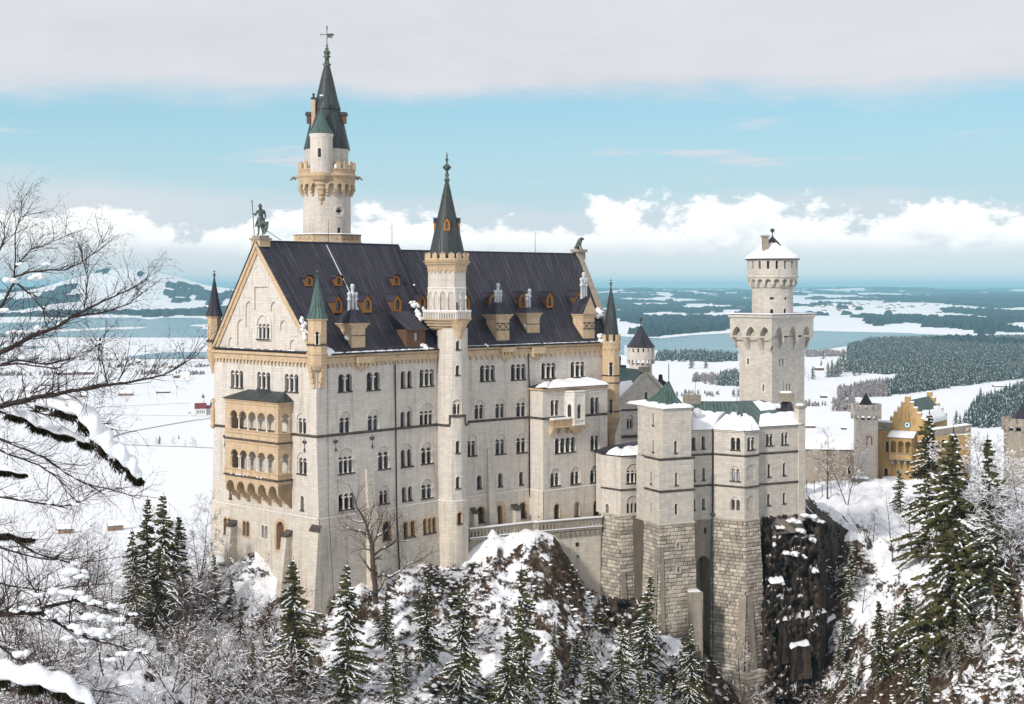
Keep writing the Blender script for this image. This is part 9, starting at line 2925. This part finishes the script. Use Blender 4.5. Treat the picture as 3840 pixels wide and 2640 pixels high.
# smaller spruces sprinkled over the slopes
for i in range(42):
 x = vr.choice((vr.uniform(700, 1330), vr.uniform(1330, 1600), vr.uniform(1870, 2321), vr.uniform(380, 700)))
 yb = vr.uniform(1440, 1660) if x < 1330 else vr.uniform(1500, 1660) if x < 1600 else vr.uniform(1330, 1640)
 spruce(x, yb - vr.uniform(45, 120), yb, vr.choice((1, 2, 4, 4)), 'small snow-flecked spruce in the scrub of the castle hill', 1.1, 'small spruces in the scrub')
def bare(x, yt, yb, v, label, group=None, wide=1.0, y0=120.0):
 p = hit(x * FV, yb * FV, y0)[0]
 plant('bare_tree', 'tree', BAR[v], BH[v], p, (yb - yt) * FV / F * p[1], label, group or 'leafless trees on the castle hill', wide)
for a in [(1876, 965, 1138, 0, 'leafless tree with snowy crown on the terrace right of the tall wing'), (1920, 1000, 1150, 1, 'twin-stemmed leafless tree left of the gatehouse'), (1978, 1150, 1235, 0, 'leafless tree on the snowy slope below the gatehouse wing'), (2023, 1090, 1275, 2, 'straight thin leafless tree in the middle of the snowy slope'), (2068, 1130, 1260, 0, 'leafless tree just left of the gatehouse spruces'), (2045, 1140, 1200, 3, 'forked stubby tree on the snowy slope'), (1935, 1210, 1340, 2, 'thin sapling beside the dark rock'), (1955, 1260, 1400, 2, 'sapling leaning on the slope right of the dark rock'),
          (2205, 1010, 1290, 5, 'frosted leafless tree between the two tall right spruces'), (2290, 985, 1250, 5, 'frosted leafless tree before the right edge tower'), (2312, 1080, 1340, 5, 'frosted multi-stem tree at the right edge'), (2230, 1120, 1330, 5, 'frosted tree right of the tallest spruce'), (2130, 1080, 1260, 5, 'frosted tree behind the gatehouse spruce'),
          (448, 1135, 1400, 1, 'tall frosted birch left of the gable wall'), (462, 1160, 1400, 2, 'thin frosted birch touching the gable wall'), (425, 1180, 1410, 1, 'frosted tree between the spruce clump and the gable'), (535, 1250, 1395, 2, 'thin rusty sapling on the bank under the gable'), (1690, 1440, 1640, 0, 'bare tree at the foot of the bossed round bay')]:
 bare(*a)
for x, yt, yb in ((2265, 1030, 1290), (2275, 1090, 1310), (2318, 1010, 1270), (2330, 1060, 1300), (2190, 1060, 1240), (2150, 1110, 1250), (2240, 1060, 1220), (2300, 1120, 1330)):
 bare(x, yt, yb, 5, 'frosted leafless tree in the thicket before the right edge tower', 'frosted thicket at right')
for i in range(26):
 x = vr.uniform(150, 480); yb = vr.uniform(1360, 1440)
 bare(x, yb - vr.uniform(110, 190), yb, vr.choice((0, 1, 2)), 'frosted leafless tree in the grove left of the palace', 'frosted grove left of the palace')
for i in range(70):
 x = vr.uniform(-30, 720); yb = vr.uniform(1440, 1760)
 bare(x, yb - vr.uniform(90, 190), yb, vr.choice((3, 3, 4, 1, 0)), 'leafless snowy shrub in the dense thicket at lower left', 'thicket at lower left', 1.25)
for i in range(36):
 x = vr.choice((vr.uniform(560, 1330), vr.uniform(1700, 1900), vr.uniform(1880, 2321))); yb = vr.uniform(1430, 1690) if x < 1850 else vr.uniform(1220, 1680)
 bare(x, yb - vr.uniform(35, 110), yb, vr.choice((3, 4, 4)), 'low leafless shrub with snow on the castle hill slope', 'shrubs on the slope', 1.3)
# trees on the valley floor
def valley(conv, x, yb, h, kind, label, group):
 px, py = conv(x, yb); d = -ZV * F / (py - HY)
 s = {zO: 2.28, zS: 1.4159, zJ: 2.456}[conv]
 hh = h / s / F * d
 if kind == 'b': plant('bare_tree', 'tree', BAR[0], 12, ((px - CX) / F * d, d, ZV), hh, label, group, 1.3)
 else: plant('spruce', 'spruce', SPR[1], 20, ((px - CX) / F * d, d, ZV), hh, label, group, 1.25)
for x, y, h in ((1080, 838, 62), (1165, 838, 56), (1255, 848, 66), (1330, 836, 70), (1490, 846, 84), (1588, 862, 66), (1645, 852, 88), (1676, 864, 70), (1018, 748, 90), (932, 500, 30), (1005, 506, 26)):
 valley(zO, x, y, h, 'b', 'small leafless tree by the valley road left of the palace', 'trees along the valley road')
for x, y, h, k, l in ((1362, 834, 74, 's', 'dark conifer among the leafless road trees'), (1528, 790, 40, 's', 'tiny conifer in the field behind the road trees'), (1806, 575, 115, 's', 'dark tree beside the church'), (1775, 580, 90, 'b', 'leafless tree behind the church')):
 valley(zO, x, y, h, k, l, 'field trees')
for x, y, h in ((1200, 598, 72), (1245, 530, 34), (1282, 588, 84), (1300, 584, 92), (1330, 582, 100), (1350, 570, 96), (1370, 560, 110), (1256, 490, 52), (1318, 586, 70), (1420, 580, 60), (1450, 575, 70), (555, 540, 80), (632, 540, 62), (676, 505, 44), (782, 690, 46), (805, 690, 46), (2092, 720, 80), (1960, 838, 78), (1985, 842, 60)):
 valley(zS, x, y, h, 's', 'lone dark conifer standing in the snowy fields at right', 'field conifers at right')
for x, y, h in ((1600, 640, 30), (380, 730, 60), (600, 690, 40), (640, 690, 36), (1180, 605, 44), (1160, 580, 54)):
 valley(zS, x, y, h, 'b', 'lone leafless tree in the snowy fields at right', 'field trees at right')
# scrub: twigs, dead bracken and little cushions of snow all over the slopes
cr, rg = MB(), random.Random(31)
N_ = 5200
gx = np.array([rg.choice((rg.uniform(450, 1340), rg.uniform(600, 1340), rg.uniform(1330, 1760), rg.uniform(1840, 2330))) for _ in range(N_)]); gy = np.array([rg.uniform(1225, 1690) if x > 1840 else rg.uniform(1290, 1690) for x in gx])
G_ = hit(gx * FV, gy * FV)
cl = fbm(G_[:, 0] / 7, G_[:, 1] / 7, 3)
for p, q in zip(G_, cl):
 if q < .50 or p[1] > 275: continue
 P_ = Vector(p); s = rg.uniform(.35, 1.1)
 for _ in range(9):
  a = rg.uniform(0, 6.28); d = Vector((math.cos(a), math.sin(a), rg.uniform(.1, 1.1))) * s
  o = P_ + Vector((rg.uniform(-.7, .7), rg.uniform(-.7, .7), 0))
  if rg.random() < .5: ribbon(cr, o, o + d, .07, 'twig')
  else: cr.poly([o, o + d * .7 + Vector((0, 0, .1)), o + Vector((-d.y, d.x, d.z)) * .45], 'dead_leaf' if q < .58 else 'needles')
 if rg.random() < .7: cr.blob(P_ + Vector((rg.uniform(-.5, .5), -.2, s * .45)), s * .5, s * .4, s * .16, 'snow', rg, 6, .3)
tag(cr.build('undergrowth'), 'brown scrub, bracken and snow cushions covering the steep castle hill', 'undergrowth', None, 'stuff')
# ------------------------------------------------------------------ the leaning bare tree before the palace
def sketch_tree(t, conv, lines, y, seed, dep, tw_len, snowy, m, mt, tmin, dens, up=.03, depth_j=.02):
 rng = random.Random(seed)
 mb, tw, sn = MB(), MB(), MB()
 for r0, r1, dy, P0 in lines:
  P_ = [at(*conv(*p), y + dy + i * depth_j * y * .1 * math.sin(seed + dy * 7)) for i, p in enumerate(P0)]
  Q = [P_[0]]
  for a, b in zip(P_[:-1], P_[1:]):
   for k in (1, 2, 3):
    q = a.lerp(b, k / 3)
    if k < 3: q += Vector((rng.uniform(-1, 1), rng.uniform(-1, 1), rng.uniform(-1, 1))) * (b - a).length * .02
    Q.append(q)
  n_ = len(Q)
  rr_ = [r0 + (r1 - r0) * i / (n_ - 1) for i in range(n_)]
  rr_ = [v * (.62 if tmin < .01 else 1) for v in rr_]
  mb.tube(Q, rr_, 7, m)
  for i in range(1, n_):
   d = (Q[i] - Q[i - 1]); l = d.length; d.normalize()
   if snowy and abs(d.z) < .8 and rng.random() < snowy:
    sn.blob((Q[i] + Q[i - 1]) / 2 + UP * rr_[i] * 1.1, l * .55, rr_[i] * 1.2 + .1 * tw_len * .1, rr_[i] * .9, 'snow', rng, 7, .3, axis=(d, d.cross(UP).normalized(), UP))
   for _ in range(dens):
    if rng.random() < .75:
     a = rng.uniform(0, 6.28); e = Vector((math.cos(a), .6 * math.sin(a), rng.uniform(-.3, .9)))
     nd = (d * rng.uniform(.4, 1.0) + e * .7).normalized()
     grow_limb(mb, tw, sn, rng, Q[i].lerp(Q[i - 1], rng.random()), nd, tw_len * rng.uniform(.4, 1.0), max(tmin * 1.5, rr_[i] * .35), dep, 0, up, m, mt, tmin)
 for n, q in (('limbs', mb), ('twigs', tw), ('branch_snow', sn)):
  if q.f:
   o = q.build(n, t)
   if n != 'limbs': o['kind'] = 'stuff'
t = thing('bare_tree', 'gnarled leafless tree with a long snowy side branch in front of the palace front', 'tree', at(*zC(1525, 1045), 199.5))
sketch_tree(t, zC, [(.42, .33, 0, [(1528, 1060), (1520, 900), (1500, 700), (1492, 560)]), (.26, .07, .3, [(1492, 560), (1462, 450), (1440, 360), (1400, 290), (1362, 230), (1340, 140)]), (.18, .05, -.3, [(1492, 560), (1535, 480), (1560, 380), (1590, 280)]), (.2, .06, .5, [(1500, 650), (1560, 600), (1650, 560), (1700, 520), (1820, 525)]), (.16, .05, 0, [(1470, 470), (1400, 440), (1330, 430), (1240, 395)]), (.2, .05, -.5, [(1528, 830), (1580, 812), (1650, 830), (1740, 775), (1820, 710), (1935, 685)]), (.12, .04, .2, [(1480, 600), (1440, 590), (1420, 540)]), (.14, .04, 0, [(1540, 480), (1600, 450), (1670, 380), (1690, 300)]), (.13, .04, 0, [(1440, 360), (1380, 360), (1300, 330)])], 199.5, 3, 2, 3.2, .45, 'bark', 'twig', .03, 1)
# ------------------------------------------------------------------ branches reaching in from the left, close by
near = thing('bare_tree', 'near leafless beech branches with lumps of snow reaching in at the left edge', 'tree', (-7.5, 13, -6))
lines = [(.05, .006, 0, [(-700, 1700), (-300, 1540), (0, 1420), (130, 1360), (300, 1262), (480, 1200), (600, 1122), (750, 1040), (950, 950), (1100, 880), (1270, 790)]), (.028, .004, .6, [(-300, 1540), (-80, 1250), (0, 1050), (60, 930), (120, 820), (125, 700), (190, 620), (260, 540), (400, 490), (600, 400)]), (.018, .004, .5, [(120, 770), (250, 730), (430, 710), (560, 712), (700, 645), (800, 570), (880, 460)]), (.02, .004, .4, [(150, 830), (260, 920), (370, 1050), (385, 1180)]), (.02, .004, .1, [(600, 1122), (740, 1090), (900, 1070), (1100, 1000), (1230, 900)]), (.014, .003, .2, [(720, 1040), (735, 950), (750, 770), (710, 640), (690, 470)]), (.014, .003, .6, [(125, 700), (130, 400), (180, 250), (188, 120)]), (.02, .004, .9, [(-200, 900), (-60, 660), (0, 540), (40, 430), (30, 300)]),
         (.02, .004, .3, [(-50, 1540), (150, 1480), (400, 1520), (600, 1470), (800, 1380), (860, 1290)]), (.016, .003, .2, [(860, 1290), (840, 1400), (870, 1600)])]
sketch_tree(near, zN, lines, 14.0, 5, 2, .34, .20, 'near_bark', 'near_bark', .0028, 2, .01)
near2 = thing('bare_tree', 'lower near beech boughs with snow lumps along the left edge', 'tree', (-7.5, 13, -7))
lines = [(.05, .006, -.3, [(-600, 700), (-250, 560), (0, 510), (150, 470), (350, 425), (480, 410), (600, 375), (750, 362), (920, 325), (1070, 312), (1250, 275), (1400, 240), (1550, 160), (1700, 60)]), (.014, .003, -.3, [(920, 325), (880, 150), (850, 0)]), (.014, .003, -.3, [(1000, 318), (1060, 200), (1120, 60)]), (.022, .004, .4, [(-300, 520), (0, 560), (90, 580), (250, 545), (450, 590), (600, 620), (760, 685), (900, 700)]), (.026, .004, .5, [(-300, 700), (0, 790), (100, 830), (250, 890), (400, 960), (560, 1080), (720, 1170), (900, 1210), (1050, 1250), (1200, 1300)]), (.02, .004, .3, [(-200, 820), (0, 885), (130, 940), (330, 1010), (500, 1130), (560, 1230), (680, 1340)]), (.024, .004, .2, [(-300, 1200), (0, 1282), (150, 1310), (350, 1340), (520, 1365), (650, 1350), (760, 1290)]), (.022, .004, .4, [(-300, 200), (0, 160), (150, 142), (350, 170), (480, 190), (620, 110)]),
         (.03, .005, .0, [(-200, 1500), (100, 1640), (300, 1760), (600, 1850), (800, 1840)])]
sketch_tree(near2, zO, lines, 13.5, 8, 2, .40, .16, 'near_bark', 'near_bark', .0028, 2, .0)
near3 = thing('bare_tree', 'thick snow-piled beech boughs at the lower left corner', 'tree', (-7, 12, -8))
lines = [(.045, .03, 0, [(-300, 900), (0, 872), (150, 860), (330, 862)]), (.03, .006, 0, [(330, 862), (450, 930), (560, 990), (700, 1060), (860, 1100), (1000, 1140), (1220, 1190)]), (.028, .006, .1, [(330, 820), (450, 790), (600, 760), (750, 800), (950, 850)]), (.018, .004, .1, [(640, 860), (800, 910), (950, 930), (1060, 945)]), (.022, .004, .2, [(-200, 1030), (0, 1130), (150, 1240), (350, 1320), (480, 1440), (520, 1600)]), (.02, .004, .3, [(-200, 300), (0, 330), (200, 390), (400, 430), (600, 430)]), (.016, .004, .2, [(560, 990), (565, 850), (600, 650)]), (.016, .004, .2, [(350, 860), (300, 700), (180, 540), (60, 420)]), (.018, .004, .2, [(-100, 1500), (200, 1450), (500, 1480), (900, 1500)]), (.016, .003, .3, [(-100, 600), (150, 650), (400, 690), (700, 610)])]
sketch_tree(near3, zQ, lines, 12.5, 9, 2, .45, .35, 'near_bark', 'near_bark', .0028, 2, .02)
rg = random.Random(21)
for conv, y, L_ in ((zQ, 12.45, [(120, 840, 34), (200, 820, 42), (270, 830, 40), (300, 720, 36), (465, 680, 62), (380, 850, 40), (440, 890, 46), (520, 910, 40), (560, 520, 62), (610, 455, 30), (660, 560, 46), (690, 520, 30), (545, 590, 32), (600, 700, 52), (690, 740, 50), (770, 770, 40), (900, 800, 40), (730, 880, 60), (800, 890, 62), (880, 905, 62), (950, 910, 48), (640, 970, 56), (710, 1000, 66), (790, 1010, 62), (860, 1040, 40), (680, 1085, 36), (980, 985, 36), (1040, 960, 28), (1080, 870, 26), (980, 1190, 38), (900, 1240, 34), (170, 1190, 48), (520, 1070, 36), (560, 1050, 30), (1130, 1160, 30), (1180, 1175, 26)]), (zN, 13.95, [(100, 800, 46), (160, 660, 24), (330, 770, 48), (395, 660, 26), (220, 1250, 50), (350, 1210, 44), (425, 1225, 36), (540, 1165, 26), (150, 1240, 34), (20, 1060, 36), (170, 1380, 40), (220, 1460, 44), (600, 1440, 40), (730, 1440, 40), (840, 1330, 24), (200, 1070, 20), (60, 1250, 30)]), (zO, 13.4, [(400, 300, 60), (480, 330, 50), (220, 350, 56), (120, 370, 50), (230, 420, 44), (330, 400, 46), (30, 480, 44), (190, 1260, 44), (250, 1262, 26), (280, 1222, 24), (460, 1330, 34), (700, 1300, 24), (345, 1070, 28), (830, 1330, 24), (650, 1345, 24), (560, 600, 30), (200, 1215, 30)])):
 s_ = 2.157 if conv is zQ else 2.28
 for x, y_, r in L_:
  c = at(*conv(x, y_), y); R_ = r / s_ / F * y; mb = MB()
  for k in range(5): mb.blob(c + Vector((rg.uniform(-1.0, 1.0) * R_, rg.uniform(-.4, .4) * R_, rg.uniform(-.25, .2) * R_)), R_ * rg.uniform(.45, .95), R_ * rg.uniform(.45, .8), R_ * rg.uniform(.3, .5), 'snow', rg, 9, .3)
  mb.build('snow_lump', near if conv is zN else near2 if conv is zO else near3)
def snow_bough(name, label, conv, y, axis, th, seed, hang):
 rg = random.Random(seed); t = thing(name, label, 'branch', at(*conv(*axis[0]), y))
 s_ = 2.157 if conv is zQ else 2.28
 P_ = []
 for a, b in zip(axis[:-1], axis[1:]):
  for k in range(5): P_.append(((a[0] + (b[0] - a[0]) * k / 5), (a[1] + (b[1] - a[1]) * k / 5)))
 P_.append(axis[-1])
 rows = []; N = len(P_); nd = MB()
 for i, p in enumerate(P_):
  f = i / (N - 1); c = at(*conv(*p), y)
  w = th * math.sin(PI * min(1, .16 + f * .86)) ** .6 / s_ / F * y
  q = P_[min(i + 1, N - 1)]; o = P_[max(i - 1, 0)]
  d = Vector((q[0] - o[0], 0, -(q[1] - o[1]))).normalized(); nrm = Vector((-d.z, 0, d.x)); nrm = nrm if nrm.z > 0 else -nrm
  rows.append([c + (nrm * math.sin(a) * w * (1.0 if math.sin(a) > 0 else .45) + Vector((0, -1, 0)) * math.cos(a) * w * 1.1) * (1 + .22 * math.sin(i * 1.1 + a * 2 + seed) + rg.uniform(-.08, .08)) for a in [2 * PI * k / 14 for k in range(14)]])
  for _ in range(int(hang * max(.1, 1 + 1.1 * math.sin(i * .9 + seed)))):
   a0 = c - nrm * w * rg.uniform(.30, .5) + Vector((rg.uniform(-.04, .04), rg.uniform(-.6, .5) * w, 0)); l = w * rg.uniform(.2, 1.1)
   dd = Vector((rg.uniform(-.5, .7), rg.uniform(-.5, .3), -1)).normalized()
   ribbon(nd, a0, a0 + dd * l, .009, 'near_bark')
   for k in range(7):
    b0 = a0 + dd * l * k / 7; e = (dd + Vector((rg.uniform(-1, 1), rg.uniform(-1, 1), rg.uniform(-.6, .6)))).normalized() * .045
    nd.poly([b0, b0 + e, b0 + e * .6 + Vector((.010, 0, .010))], 'near_needles'); ribbon(nd, b0, b0 + e * 1.3, .006, 'near_needles')
 sn = MB(); sn.grid(rows, 'snow', None, True, close=True); sn.poly(rows[0], 'snow'); sn.poly(rows[-1], 'snow')
 sn.build('snow_roll', t); nd.build('needles', t)
snow_bough('spruce_bough', 'drooping spruce bough buried in a thick roll of snow, upper left', zO, 13.2, [(330, 470), (560, 520), (700, 560), (800, 700), (900, 840), (1020, 930), (1110, 1010), (1170, 1100), (1180, 1160)], 94, 3, 8)
snow_bough('spruce_bough', 'dark spruce bough under the snow at the left, behind the beech twigs', zO, 13.6, [(60, 560), (200, 580), (330, 660), (480, 720), (640, 760), (760, 850)], 52, 5, 16)
snow_bough('spruce_bough', 'spruce bough with dark needles at the left edge, mid height', zO, 13.3, [(-200, 1040), (-60, 1030), (60, 1050), (190, 1090)], 34, 6, 18)
snow_bough('spruce_bough', 'spruce bough with dark needles at the left edge above the corner', zQ, 13.0, [(-200, 150), (-60, 190), (80, 200), (230, 260)], 46, 7, 20)
snow_bough('spruce_bough', 'great snow-covered bough filling the lower left corner', zQ, 12.0, [(-260, 1330), (-60, 1330), (150, 1370), (350, 1400), (560, 1470), (700, 1560), (800, 1680)], 100, 9, 10)
